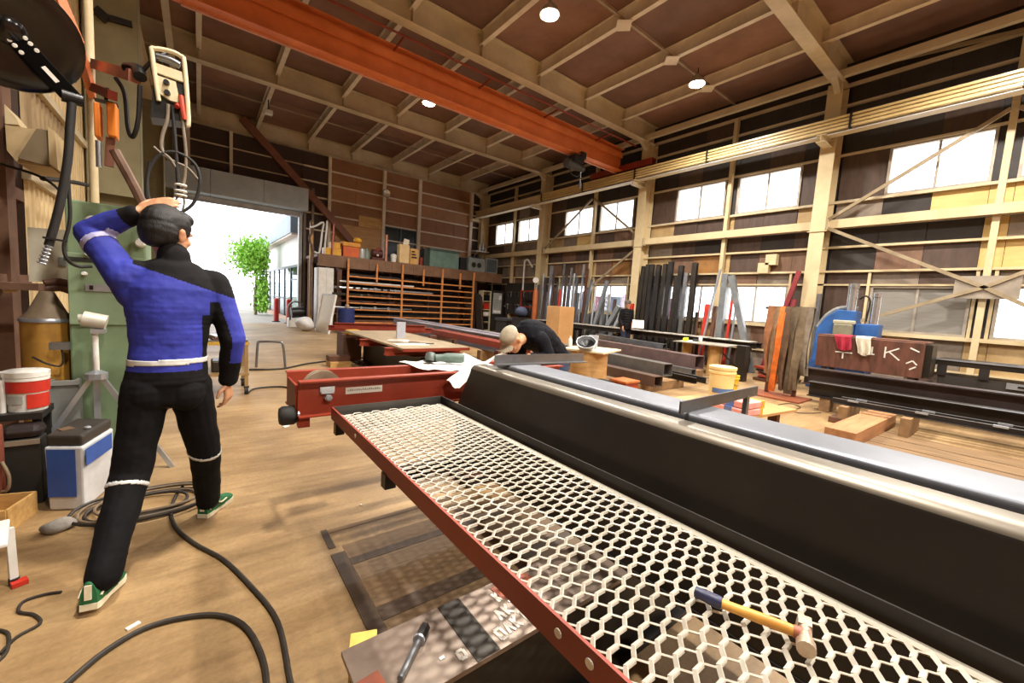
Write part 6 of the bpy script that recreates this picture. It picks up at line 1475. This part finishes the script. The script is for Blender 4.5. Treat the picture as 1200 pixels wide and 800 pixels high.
for i, (y, n_, c, w, zb) in enumerate(SL):
    m = MB(); rr = random.Random(i)
    for s_ in (-1, 1):
        g = []
        for j in range(14):
            t = j / 13; z = 1.672 - (1.672 - zb) * t; bul = (.04 + .03 * (i % 3)) * math.sin(math.pi * t) ** .7 + .032 + .02 * rr.random() * t
            tw = .95 * math.sin(3.2 * t + i * 1.9 + s_) * min(1, t * 3); hw = w * .46
            g.append([Vector((8.6 + s_ * bul + .01 * math.sin(9 * t + i) + math.sin(tw) * u_ * hw, y + math.cos(tw) * u_ * hw + .035 * math.sin(4 * t + i * 2) * t, z)) for u_ in (-1, -.33, .33, 1)])
        m.sheet(g, .010 * s_)
    m.box(8.57, 8.63, y - w / 2, y + w / 2, 1.668, 1.682)
    o = m.build('webbing_sling', mat(n_, c, .8, 0, tuple(x * .5 for x in srgb(c)), 7, .5, bump=.3), smooth=True); tag(o, nm_[i], 'sling', 'slings hanging on the rack')
for k, (y0_, y1_, z1_) in enumerate(((4.25, 3.72, 2.65), (3.95, 3.75, 1.95))):
    o = MB().bar((11.55, y0_, 0), (11.72, y1_, z1_), .10, .07, (1, 0, 0)).build('leaning_bar', mat('bar_crimson', '8E2B33', .5, 0, '6C1C24', 4)); tag(o, ('long crimson bar leaning on the big column behind the slings', 'short crimson bar leaning beside the long crimson one')[k], 'steel bar')
o = MB().cyl((11.66, 3.22, 0), (11.70, 3.24, 2.1), .05, n=12).build('grey_pipe', GREYST, smooth=True); tag(o, 'grey pipe standing against the big column near the blue machine', 'pipe')
# far dark bench by the lower windows
fbn = thing('roller_bench', 'long dark machine bench with bright top edge beneath the shuttered window', 'bench', (11.0, -.2, 0))
MB().box(10.6, 11.5, -1.5, 1.05, .80, .90).build('top', BLACKST, fbn); MB().box(10.62, 11.45, -1.5, 1.0, .10, .62).build('lower_case', mat('bench_grey', '3E3B39', .5, .3), fbn)
for k in range(5): MB().box(10.58, 10.66, .9 - k * .5, 1.02 - k * .5, .62, .80).build('post', DARKST, fbn); MB().box(10.585, 10.62, .62 - k * .5, .86 - k * .5, .905, .93).build('top_clip', GREYST, fbn)
MB().box(10.575, 10.605, -1.5, 1.05, .89, .915).build('edge_strip', LIGHTST, fbn); MB().box(10.58, 10.615, -.3, .20, .52, .62).build('slotted_plate', LIGHTST, fbn)
MB().box(10.57, 10.582, .0, .08, .555, .585).build('slot', BLACKPL, fbn)
MB().box(10.7, 11.4, -1.4, .95, 0, .10).build('plinth', BLACKST, fbn)
# low table with bucket, pail and pink packs
lw_ = thing('low_platform', 'low wooden platform under the buckets and pink packs', 'platform', (5.2, 2.2, 0))
MB().obox((5.15, 2.2, .345), (1.25, .95, .03), (0, 0, -.12)).build('board', PLY, lw_)
for x, y in ((4.75, 1.95), (5.6, 1.85), (4.75, 2.5), (5.6, 2.45)): MB().box(x - .05, x + .05, y - .05, y + .05, 0, .33).build('leg', BROWNP, lw_)
CRM = mat('bucket_cream', 'F0DDA2', .5, 0, 'DCC583', 3)
b1_ = bucket((5.40, 2.43, .361), .135, .155, .40, CRM, 'pail', 'cream plastic bucket with ribbed rim behind the flat bar', lid=CRM)
lab((5.40, 2.43, .361), .146, 0, .08, .14, math.pi * .9, math.pi * 1.9, mat('label_blue', '5A7FB8', .6), b1_, 'blue_label')
b2_ = bucket((5.78, 2.50, .361), .10, .12, .27, mat('pail_yellow', 'E6C33C', .5, 0, 'C9A526', 3), 'pail', 'smaller yellow pail behind the cream bucket')
MB().tube([(5.66, 2.50, .60), (5.70, 2.40, .52), (5.80, 2.38, .50), (5.88, 2.46, .58)], .005, 6, 5).build('handle', GREYST, b2_)
PK = mat('pack_pink', 'E9A99F', .6, 0, 'D98C84', 6)
for k, (x, y, z, n_) in enumerate(((4.80, 1.98, 0, 'lower pink wrapped pack on the low platform'), (4.82, 1.98, 1, 'upper pink wrapped pack with blue tape on the platform'))):
    t = thing('wrapped_pack', n_, 'pack', (x, y, .361 + .078 * z), 'pink packs on the platform')
    MB().obox((x, y, .361 + .078 * z + .038), (.34, .42, .074), (0, 0, -.15 + .05 * z)).build('body', PK, t, bevel=.012)
    MB().obox((x, y - .02, .361 + .078 * z + .038), (.346, .09, .078), (0, 0, -.15 + .05 * z)).build('tape', mat('tape_blue', '6C88C4', .5), t)
    MB().obox((x + .15, y - .02, .361 + .078 * z + .038), (.05, .426, .079), (0, 0, -.15 + .05 * z)).build('end_wrap', YELLOWP, t)
lv = MB()
floor_cable('floor_wire', [(905, 476), (925, 473), (938, 478), (920, 481), (912, 478), (935, 484), (962, 484)], .006, 'thin wire curled on the floor boards in front of the slings')
rsc = thing('scrap_pile_plate', 'dark red scrap plates piled on the floor beyond the log table', 'scrap', (10.2, 3.9, 0))
for k in range(4): MB().obox((10.65 + .05 * k, 3.55 + .03 * k, .04 + .075 * k), (.9 - .1 * k, .7, .05), (.0, .0, .3 * k)).build('plate', (RUST, REDDK, BLACKST, REDOX)[k], rsc)
bkp = thing('machine_post', 'black steel post machine standing beyond the log table', 'machine', (9.9, 4.05, 0))
MB().box(9.55, 9.75, 3.85, 4.05, 0, .80).build('post', BLACKST, bkp); MB().cyl((9.95, 4.08, .0), (9.95, 4.08, .62), .12, n=16).build('drum', BLACKPL, bkp, smooth=True); MB().bar((9.65, 3.95, .5), (9.95, 4.08, .5), .06, .06).build('link', DARKST, bkp)
# ================================================================== LOFT, STORAGE RACK
YM = 16.3
lo_ = thing('storage_loft', 'brown timber fronted loft across the back of the hall', 'loft', (8, 17.3, 0))
DECK = mat('loft_brown', '826048', .65, 0, '63472F', 2.5, .5, bump=.05)
MB().box(3.47, 11.82, YM + .05, 18.40, 2.70, 2.80).build('deck', DECK, lo_)
for k in range(9):
    xa = 3.47 + k * .928; MB().box(xa + .004, xa + .924, YM, YM + .05, 2.36, 2.80).build('front_board', DECK, lo_)
MB().box(3.47, 11.82, YM + .06, YM + .2, 2.36, 2.44).build('beam', BROWNP, lo_)
for x in (4.25, 10.35): MB().box(x - .08, x + .08, YM + .08, YM + .24, 0, 2.36).build('post', BROWNP, lo_)
for x in (3.6, 7.5, 11.6): MB().box(x - .08, x + .08, 18.2, 18.36, 0, 2.70).build('post', BROWNP, lo_)
for k in range(4): MB().box(10.45 + k * .34, 10.45 + k * .34 + .336, 17.5, 17.55, 0, 2.36).build('back_board', mat('under_loft_board', '553A28', .7, 0, '3C291C', 2), lo_)
rk = thing('steel_rack', 'orange steel rack with many level shelves under the loft', 'rack', (7.3, 16.6, 0))
y0, y1 = 16.18, 17.5
for x in (4.5, 6.66, 8.5, 10.12):
    for y in (y0, y1): MB().box(x - .035, x + .035, y - .035, y + .035, 0, 2.40).build('upright', RACKOR if y == y0 else BROWNP, rk)
for x in (5.6, 7.6, 9.4): MB().box(x - .03, x + .03, y0 - .035, y0 + .035, 1.92, 2.62).build('short_upright', RACKOR, rk)
for x in (4.5, 6.66, 8.5, 10.12): MB().box(x - .035, x + .035, y0 - .04, y0 + .03, 2.40, 2.72).build('upright_top', RACKOR, rk)
LV = [.30, .54, .80, 1.05, 1.30, 1.55, 1.80, 2.06]
BK = mat('rack_inside', '2B211B', .8, 0, '1C1511', 4)
for z in LV:
    for a, b in ((4.5, 6.66), (6.66, 8.5), (8.5, 10.12)):
        MB().box(a + .036, b - .036, y0 - .03, y0 + .03, z - .025, z + .025).build('shelf_rail', RACKOR, rk)
        MB().box(a + .036, b - .036, y1 - .03, y1 + .03, z - .025, z + .025).build('shelf_rail', BROWNP, rk)
    for x in (5.2, 6.0, 7.3, 8.0, 9.0, 9.6): MB().box(x - .025, x + .025, y0 + .03, y1 - .03, z - .03, z + .015).build('shelf_bearer', BROWNP, rk)
for a, b in ((4.5, 6.66), (6.66, 8.5), (8.5, 10.12)): MB().box(a, b, y1 + .05, y1 + .07, 0.1, 2.35).build('back_sheet', BK, rk)
# stored bars
rr = random.Random(21); n_ = 0
BC = [DARKST, GREYST, RUST, BLACKST, LIGHTST, BROWNP]
tl_ = ['top', 'second', 'third', 'fourth', 'fifth', 'sixth', 'seventh', 'lowest']
for li, z in enumerate(reversed(LV)):
    for k in range(5 if 1 < li < 6 else 3):
        yb = y0 + .08 + k * .19; L0 = 4.52 - (rr.choice((.1, .3, .55, .8)) if k < 3 and li > 0 else -.1); L1 = rr.uniform(6.2, 8.2)
        r_ = rr.uniform(.025, .05)
        m = MB()
        if (k + li) % 3: m.tube([(L0, yb, z + .025 + r_), (L1, yb, z + .025 + r_)], r_, 8)
        else: m.box(L0, L1, yb - r_, yb + r_, z + .026, z + .026 + 2 * r_)
        o = m.build('stored_bar', WHITEPL if (li == 1 and k == 0) else BC[(li * 5 + k * 3) % 6], smooth=bool((k + li) % 3)); tag(o, ('white pipe' if (li == 1 and k == 0) else 'stored steel bar') + ' on the %s shelf of the orange rack, %s from its front' % (tl_[li], ('first', 'second', 'third', 'fourth', 'fifth')[k]), 'steel bar', 'bars stored in the orange rack'); n_ += 1
rr = random.Random(8)
for li in (2, 3, 4, 5):
    z = list(reversed(LV))[li]
    for k in range(7):
        if li in (3, 2) or k % 2:
            x = 4.75 + k * .27; s_ = rr.uniform(.08, .13); zz = z + .026
            o = MB().cyl((x, y0 - .035 - 0.0, zz + s_ / 2 + .0), (x, y0 + .04, zz + s_ / 2), s_ / 2, n=10).build('steel_ring', BC[rr.randrange(5)], smooth=True)
            tag(o, '%s round offcut along the %s shelf front of the orange rack' % (('first', 'second', 'third', 'fourth', 'fifth', 'sixth', 'seventh')[k], tl_[li]), 'offcut', 'round offcuts on the orange rack')
# loft goods
zl = 2.801
def carton(x0_, x1_, y0_, y1_, h, m, name, label, cat='box', z=zl, bevel=.01):
    o = MB().box(x0_, x1_, y0_, y1_, z, z + h).build(name, m, bevel=bevel); tag(o, label, cat); return o
carton(3.70, 3.98, 16.5, 16.8, .26, YELLOWP, 'yellow_case', 'yellow case lying lowest at the loft corner', 'case')
carton(4.02, 4.32, 16.5, 16.8, .26, YELLOWP, 'yellow_case', 'yellow case beside the first one on the loft', 'case')
carton(3.95, 4.28, 16.5, 16.85, .24, mat('case_amber', 'E0A32E', .5), 'amber_case', 'amber case stacked on the two yellow cases', 'case', zl + .262)
ocs = thing('orange_case', 'orange toolbox with amber lid on the loft', 'toolbox', (4.68, 16.65, zl))
MB().box(4.38, 4.98, 16.45, 16.85, zl, zl + .40).build('body', mat('case_orange', 'D9652A', .5, 0, 'B34D1A', 3), ocs, bevel=.015); MB().box(4.34, 5.02, 16.42, 16.88, zl + .40, zl + .56).build('lid', mat('case_amber2', 'E59B2E', .5), ocs, bevel=.02)
hmt = MB().ell((4.95, 16.62, zl + .60), (.16, .2, .12), 16).build('yellow_helmet', YELLOWP, smooth=True); hmt.location.z = zl + .562; tag(hmt, 'yellow safety helmet on top of the orange toolbox', 'helmet')
hm2 = thing('wall_helmet', 'pale helmet and strap beside the orange toolbox lid', 'helmet', (5.2, 16.7, zl))
MB().lathe([(.13, 0), (.14, .30), (.12, .38)], (5.12, 16.62, zl), 16).build('can', mat('can_white', 'C6C9C4', .4, .3), hm2, smooth=True); MB().lathe([(.13, 0), (.14, .26), (.05, .40), (.04, .45)], (5.34, 16.7, zl), 16).build('flask', mat('flask_green', '7B8A7E', .5), hm2, smooth=True)
mc = thing('red_machine', 'dark red cast machine lying on the loft beside the pink post', 'machine', (5.75, 16.7, zl))
m = MB().box(5.5, 6.05, 16.5, 16.9, zl, zl + .12); m.build('base', mat('machine_maroon', '5C2A22', .5, .1, '411B16', 4), mc, bevel=.02)
MB().cyl((5.55, 16.7, zl + .28), (5.95, 16.7, zl + .28), .17, n=20).build('drum', MATS['machine_maroon'], mc, smooth=True); MB().bar((5.6, 16.6, zl + .30), (5.85, 16.6, zl + .52), .06, .10).build('arm', REDDK, mc); MB().ell((5.72, 16.5, zl + .2), .05, 10).build('knob', WHITEPL, mc, smooth=True)
pp_ = MB().box(5.98, 6.06, 16.36, 16.44, zl, zl + 1.05).build('pink_post', mat('post_pink', 'C88A73', .6, 0, 'A86A55', 3)); tag(pp_, 'pinkish square post upright on the loft edge', 'post')
wbk = MB().lathe([(.10, 0), (.13, .28), (.11, .32), (.03, .36)], (6.42, 16.6, zl), 16).build('white_can', WHITEPL, smooth=True); tag(wbk, 'white can between the pink post and the paper bag', 'can')
dbx = MB().box(6.12, 6.28, 16.5, 16.8, zl, zl + .2).build('dark_box', BLACKST, bevel=.01); tag(dbx, 'dark small box beside the pink post', 'box')
pb_ = thing('paper_bag', 'cream paper bag with torn open top on the loft edge', 'bag', (6.82, 16.6, zl))
MB().box(6.60, 7.04, 16.42, 16.75, zl, zl + .78).build('body', mat('bag_cream', 'E3C796', .7, 0, 'CBAA74', 4), pb_, bevel=.03); MB().obox((6.90, 16.5, zl + .86), (.24, .02, .30), (.1, .15, 0)).build('torn_flap', mat('flap_cream', 'F1E7D2', .7), pb_)
ct = thing('lettered_carton', 'tan carton with dark print next to the paper bag', 'carton', (7.26, 16.65, zl))
MB().box(7.08, 7.46, 16.45, 16.85, zl, zl + .66).build('body', mat('carton_tan', 'D1A663', .7, 0, 'B98B48', 3), ct, bevel=.008)
for k in range(3): MB().box(7.14, 7.38 - .05 * k, 16.444, 16.45, zl + .26 + k * .12, zl + .32 + k * .12).build('print_block', DARKST, ct)
o = MB().cyl((7.62, 16.55, zl), (7.62, 16.55, zl + .34), .09, n=14).build('red_can', REDDK, smooth=True); tag(o, 'dark red can between the carton and the green metal box', 'can')
gmb = thing('green_box', 'large green metal chest with dark lid on the loft', 'chest', (8.7, 16.75, zl))
MB().box(7.98, 9.42, 16.42, 17.0, zl, zl + .70).build('body', mat('chest_green', '6E8A80', .5, .1, '587168', 3), gmb, bevel=.015); MB().box(7.94, 9.46, 16.40, 17.02, zl + .70, zl + .80).build('lid', mat('chest_lid', '4E625B', .5, .1), gmb, bevel=.01)
dbk = MB().box(7.74, 7.95, 16.5, 16.95, zl, zl + .74).build('dark_chest', mat('chest_dark', '2F3A36', .5), bevel=.01); tag(dbk, 'narrow dark green chest beside the large green one', 'chest')
rlb = MB().box(7.95, 9.6, 17.1, 17.3, zl, zl + .9).build('loft_board', mat('loft_board', '8C5A3A', .7)); tag(rlb, 'brown board standing behind the large green chest', 'board')
gfb = thing('fan_box', 'grey electrical box with two round fans on the loft', 'fan box', (10.3, 16.7, zl))
MB().box(9.95, 10.85, 16.42, 17.0, zl, zl + .62).build('body', mat('fan_grey', '8D9391', .5, .2, '737978', 3), gfb, bevel=.012)
for x in (10.22, 10.52): MB().lathe([(.02, .0), (.11, .0), (.12, .02), (.10, .02)], (x, 16.42, zl + .3), 18, (0, -1, 0)).build('fan_ring', DARKST, gfb)
for k in range(3): MB().tube([(10.05 + .25 * k, 16.6, zl + .62), (10.12 + .25 * k, 16.6, zl + .70), (10.2 + .25 * k, 16.6, zl + .62)], .02, 6, 4).build('top_pipe', DARKST, gfb)
o = MB().box(9.55, 9.88, 16.5, 16.9, zl, zl + .58).build('dark_box', BLACKPL, bevel=.01); tag(o, 'black box between the green chest and the fan box', 'box')
mfr = thing('glass_frame', 'grey framed glass panel leaning on the loft near the corner', 'frame', (11.2, 16.6, zl))
for a, b, c, d in ((10.95, 11.01, 0, .72), (11.59, 11.65, 0, .72)): MB().box(a, b, 16.5, 16.53, zl + c, zl + d).build('stile', GREYP, mfr)
for c in (0, .66): MB().box(11.01, 11.59, 16.5, 16.53, zl + c, zl + c + .06).build('rail', GREYP, mfr)
MB().box(11.01, 11.59, 16.51, 16.52, zl + .06, zl + .66).build('pane', mat('frame_pane', '5B6466', .2, .1, '4A5254', 3), mfr)
wsh = thing('corner_shelf', 'white wall shelf in the corner carrying small tools', 'shelf', (11.5, 18.4, 4.0))
MB().box(11.45, 12.3, 18.25, 18.75, 4.00, 4.06).build('board', WHITEM, wsh); MB().bar((11.6, 18.74, 3.7), (11.6, 18.3, 4.0), .04, .04).build('bracket', WHITEM, wsh)
for k, (x, h_) in enumerate(((11.6, .24), (11.8, .34), (12.0, .42), (12.18, .22))):
    o = MB().lathe([(.05, 0), (.07, h_ * .5), (.03, h_ * .7), (.05, h_)], (x, 18.45, 4.062), 12).build('shelf_tool', (DARKST, WHITEPL, LIGHTST, WHITEPL)[k], smooth=True); tag(o, ('dark small tool at the post end of the corner shelf', 'white small tool beside the dark one on the corner shelf', 'tallest bright tool on the corner shelf', 'short white tool at the window end of the corner shelf')[k], 'tool', 'tools on the corner shelf')
# hooks and pipes at the loft's open end
jp = MB().tube([(3.36, 16.45, 2.86), (3.40, 16.45, 2.83), (3.54, 16.45, 2.86), (3.62, 16.45, 3.6), (3.66, 16.45, 3.95), (3.40, 16.45, 3.78), (3.22, 16.45, 3.70)], .035, 8, 3).build('bent_pipe', WHITEM, smooth=True); tag(jp, 'white pipe bent into a hook standing at the loft corner', 'pipe')
jp2 = MB().tube([(3.70, 16.42, 2.80), (3.78, 16.42, 4.02)], .035, 8).build('straight_pipe', WHITEM, smooth=True); tag(jp2, 'straight white pipe leaning beside the hooked one', 'pipe')
rp3 = MB().cyl((3.98, 16.42, 2.80), (4.02, 16.42, 3.95), .028, n=10).build('pink_pole', mat('pole_pink', 'D2766A', .5), smooth=True); tag(rp3, 'thin pink pole upright beside the white pipes', 'pole')
hk = MB().tube([(3.24, 16.5, 3.95), (3.32, 16.5, 3.6), (3.20, 16.5, 3.3), (3.34, 16.5, 2.9), (3.28, 16.5, 2.2), (3.32, 16.5, .5)], .04, 8, 5).build('hung_hose', mat('hose_mixed', '7D6456', .6, 0, '4E3D33', 9), smooth=True); tag(hk, 'brown hose hanging down at the open end of the loft', 'hose')
for a in (hk,): pass
hst = thing('hose_post', 'pale timber post at the doorway end of the loft', 'post', (3.30, 16.62, 0)); MB().box(3.24, 3.34, 16.56, 16.66, 0, 3.95).build('shaft', WOOD, hst); MB().bar((3.29, 16.60, 3.92), (3.29, 16.46, 3.92), .03, .03).build('hook', DARKST, hst)
lk = thing('white_locker', 'tall white locker under the loft beside the rack', 'locker', (3.75, 16.6, 0))
MB().box(3.48, 4.02, 16.30, 16.95, 0, 2.30).build('body', WHITEM, lk, bevel=.008); MB().box(3.49, 3.74, 16.285, 16.30, .08, 2.25).build('door', WHITEPL, lk); MB().box(3.76, 4.01, 16.285, 16.30, .08, 2.25).build('door', WHITEPL, lk)
for x in (3.70, 3.80): MB().box(x - .01, x + .01, 16.27, 16.285, 1.0, 1.2).build('handle', DARKST, lk)
# white panel, drum, bag and motorbike-like engine by the door
wp_ = thing('panel_board', 'big pale board leaning on the blue drum', 'panel', (3.45, 15.1, 0))
p0, p1 = Vector((3.30, 15.70, 0)), Vector((3.46, 14.55, 0)); dn = Vector((.22, .03, 1.32))
MB().add([p0, p1, p1 + dn, p0 + dn, p0 + Vector((.04, 0, 0)), p1 + Vector((.04, 0, 0)), p1 + dn + Vector((.04, 0, 0)), p0 + dn + Vector((.04, 0, 0))], [(0, 1, 2, 3), (4, 5, 6, 7), (0, 1, 5, 4), (1, 2, 6, 5), (2, 3, 7, 6), (3, 0, 4, 7)]).build('board', mat('panel_cream', 'F2E6D0', .6, 0, 'E6D8BE', 2), wp_)
for a, b in ((p0, p0 + dn), (p1, p1 + dn), (p0, p1), (p0 + dn, p1 + dn)): MB().bar(a + Vector((-.005, 0, .0)), b + Vector((-.005, 0, .0)), .02, .05).build('edge_batten', WHITEM, wp_)
MB().add([p1 + dn * .86 + Vector((-.014, .08, 0)), p1 + dn * .86 + Vector((-.014, .32, 0)), p1 + dn * .96 + Vector((-.014, .32, 0)), p1 + dn * .96 + Vector((-.014, .08, 0))], [(0, 1, 2, 3)]).build('white_sticker', WHITEPL, wp_)
bdr = thing('blue_drum', 'dark blue drum beside the leaning pale panel', 'drum', (4.05, 14.75, 0))
MB().lathe([(.27, 0), (.28, .28), (.29, .29), (.28, .30), (.28, .58), (.29, .59), (.28, .60), (.28, .86), (.25, .88)], (4.08, 14.8, 0), 28).build('body', BLUEB, bdr, smooth=True); MB().lathe([(.05, .88), (.08, .95), (.06, 1.02)], (4.1, 14.75, 0), 12).build('cap', mat('drum_cap', 'B59A83', .6), bdr, smooth=True)
wbg = MB().ell((2.95, 15.7, .30), (.30, .28, .25), 18).build('white_sack', mat('sack_white', 'E9E9EA', .6, 0, 'CFCFD2', 5, bump=.3, bscale=10), smooth=True); wbg.location.z = 0
for v in wbg.data.vertices: v.co += Vector((math.sin(v.co.z * 14), math.cos(v.co.z * 11 + v.co.x * 8), 0)) * .025
tag(wbg, 'white plastic sack on the floor by the doorway', 'sack')
eng = thing('small_engine', 'small black and white engine beside the doorway jamb', 'engine', (2.95, 17.2, 0))
MB().box(2.65, 3.15, 17.0, 17.5, 0, .35).build('base', WHITEPL, eng, bevel=.03); MB().cyl((2.75, 17.2, .55), (3.2, 17.2, .60), .2, n=18).build('housing', BLACKPL, eng, smooth=True); MB().tube([(2.7, 17.0, .3), (2.6, 16.9, .75), (2.8, 16.9, .98), (3.1, 17.0, .9)], .03, 8, 4).build('handle', GREYST, eng, smooth=True)
# tool cabinet, leaning plates and notice under the loft
lp_ = []
for k in range(3):
    o = MB().add([(10.32 + .09 * k, 16.0 + .05 * k, 0), (10.62 + .09 * k, 16.0 + .05 * k, 0), (10.50 + .09 * k, 16.12 + .05 * k, 1.75 - .05 * k), (10.22 + .09 * k, 16.12 + .05 * k, 1.75 - .05 * k)] + [(10.32 + .09 * k, 16.03 + .05 * k, 0), (10.62 + .09 * k, 16.03 + .05 * k, 0), (10.50 + .09 * k, 16.15 + .05 * k, 1.75 - .05 * k), (10.22 + .09 * k, 16.15 + .05 * k, 1.75 - .05 * k)], [(0, 1, 2, 3), (4, 5, 6, 7), (0, 1, 5, 4), (1, 2, 6, 5), (2, 3, 7, 6), (3, 0, 4, 7)]).build('leaning_plate', (BLACKST, RUST, DARKST)[k]); tag(o, ('black plate frontmost of those leaning by the orange rack', 'rusty plate in the middle of those leaning by the orange rack', 'dark plate rearmost of those leaning by the orange rack')[k], 'steel plate', 'plates leaning at the rack end')
tcb = thing('open_cabinet', 'narrow cream open cabinet with a red box on its shelves', 'cabinet', (11.1, 16.5, 0))
CRC = mat('cabinet_cream', 'D8CBA8', .55, 0, 'BDAE88', 3)
MB().box(10.85, 10.89, 16.45, 16.85, 0, 1.95).build('side', CRC, tcb); MB().box(11.31, 11.35, 16.45, 16.85, 0, 1.95).build('side', CRC, tcb); MB().box(10.89, 11.31, 16.83, 16.85, 0, 1.95).build('back', CRC, tcb)
for z in (.02, .42, .72, 1.02, 1.42, 1.91): MB().box(10.89, 11.31, 16.45, 16.83, z, z + .03).build('shelf', CRC, tcb)
for z, h_, m_, lab_ in ((1.055, .30, REDP, 'red box on the cream cabinet shelf'), (1.455, .30, BLACKPL, 'black toolbox on the upper cabinet shelf'), (.755, .16, WHITEPL, 'white tray on the middle cabinet shelf'), (.455, .20, BLACKPL, 'black tray on the lower cabinet shelf'), (.055, .28, BLACKPL, 'black bin at the cabinet bottom')):
    o = MB().box(10.94, 11.26, 16.46, 16.75, z, z + h_).build('shelf_box', m_, bevel=.01); tag(o, lab_, 'box')
dd = thing('dark_locker', 'dark locker with a grey notice sheet under the loft', 'locker', (11.8, 16.6, 0))
MB().box(11.42, 12.2, 16.5, 17.0, 0, 2.0).build('body', mat('locker_dark', '2D2722', .5, .1, '201B18', 3), dd, bevel=.01); MB().box(11.50, 12.02, 16.485, 16.50, .85, 1.88).build('notice', mat('notice_grey', 'B4B5B0', .6), dd)
MB().box(11.84, 12.0, 16.478, 16.486, 1.55, 1.76).build('notice_note', PAPER, dd); MB().box(11.55, 11.97, 16.478, 16.486, .90, 1.02).build('notice_note', PAPER, dd)
for k in range(5): MB().box(11.56, 11.80, 16.480, 16.485, 1.15 + k * .09, 1.18 + k * .09).build('notice_line', GREYP, dd)
wfp = MB().tube([(12.05, 14.9, 2.0), (12.05, 14.9, 3.3), (12.05, 14.85, 3.42), (12.05, 14.65, 3.45), (12.05, 14.3, 3.1)], .04, 8, 4).build('wall_tube', WHITEM, smooth=True); tag(wfp, 'white bent tube fixed on the wall in the corner bay', 'tube')
tw = thing('tool_board', 'dark board hung with hand tools in the corner bay', 'tool board', (12.0, 15.5, .9))
MB().box(12.10, 12.15, 14.0, 16.25, .9, 2.4).build('board', mat('toolboard', '2A2420', .8), tw)
rr = random.Random(17)
for k in range(14):
    y = 14.3 + (k % 7) * .29 + rr.uniform(-.08, .08); z = 1.25 + (k // 7) * .6
    m = MB(); m.bar((12.07, y, z - .12), (12.07, y + rr.uniform(-.05, .05), z + .10), .03, .02, (1, 0, 0)); m.box(12.05, 12.09, y - .06, y + .06, z + .09, z + .14)
    o = m.build('hand_tool', (LIGHTST, GREYST, RUST)[k % 3]); tag(o, '%s hand tool along the %s row of the dark tool board' % (('first', 'second', 'third', 'fourth', 'fifth', 'sixth', 'seventh')[k % 7], ('lower', 'upper')[k // 7]), 'tool', 'tools on the dark board')
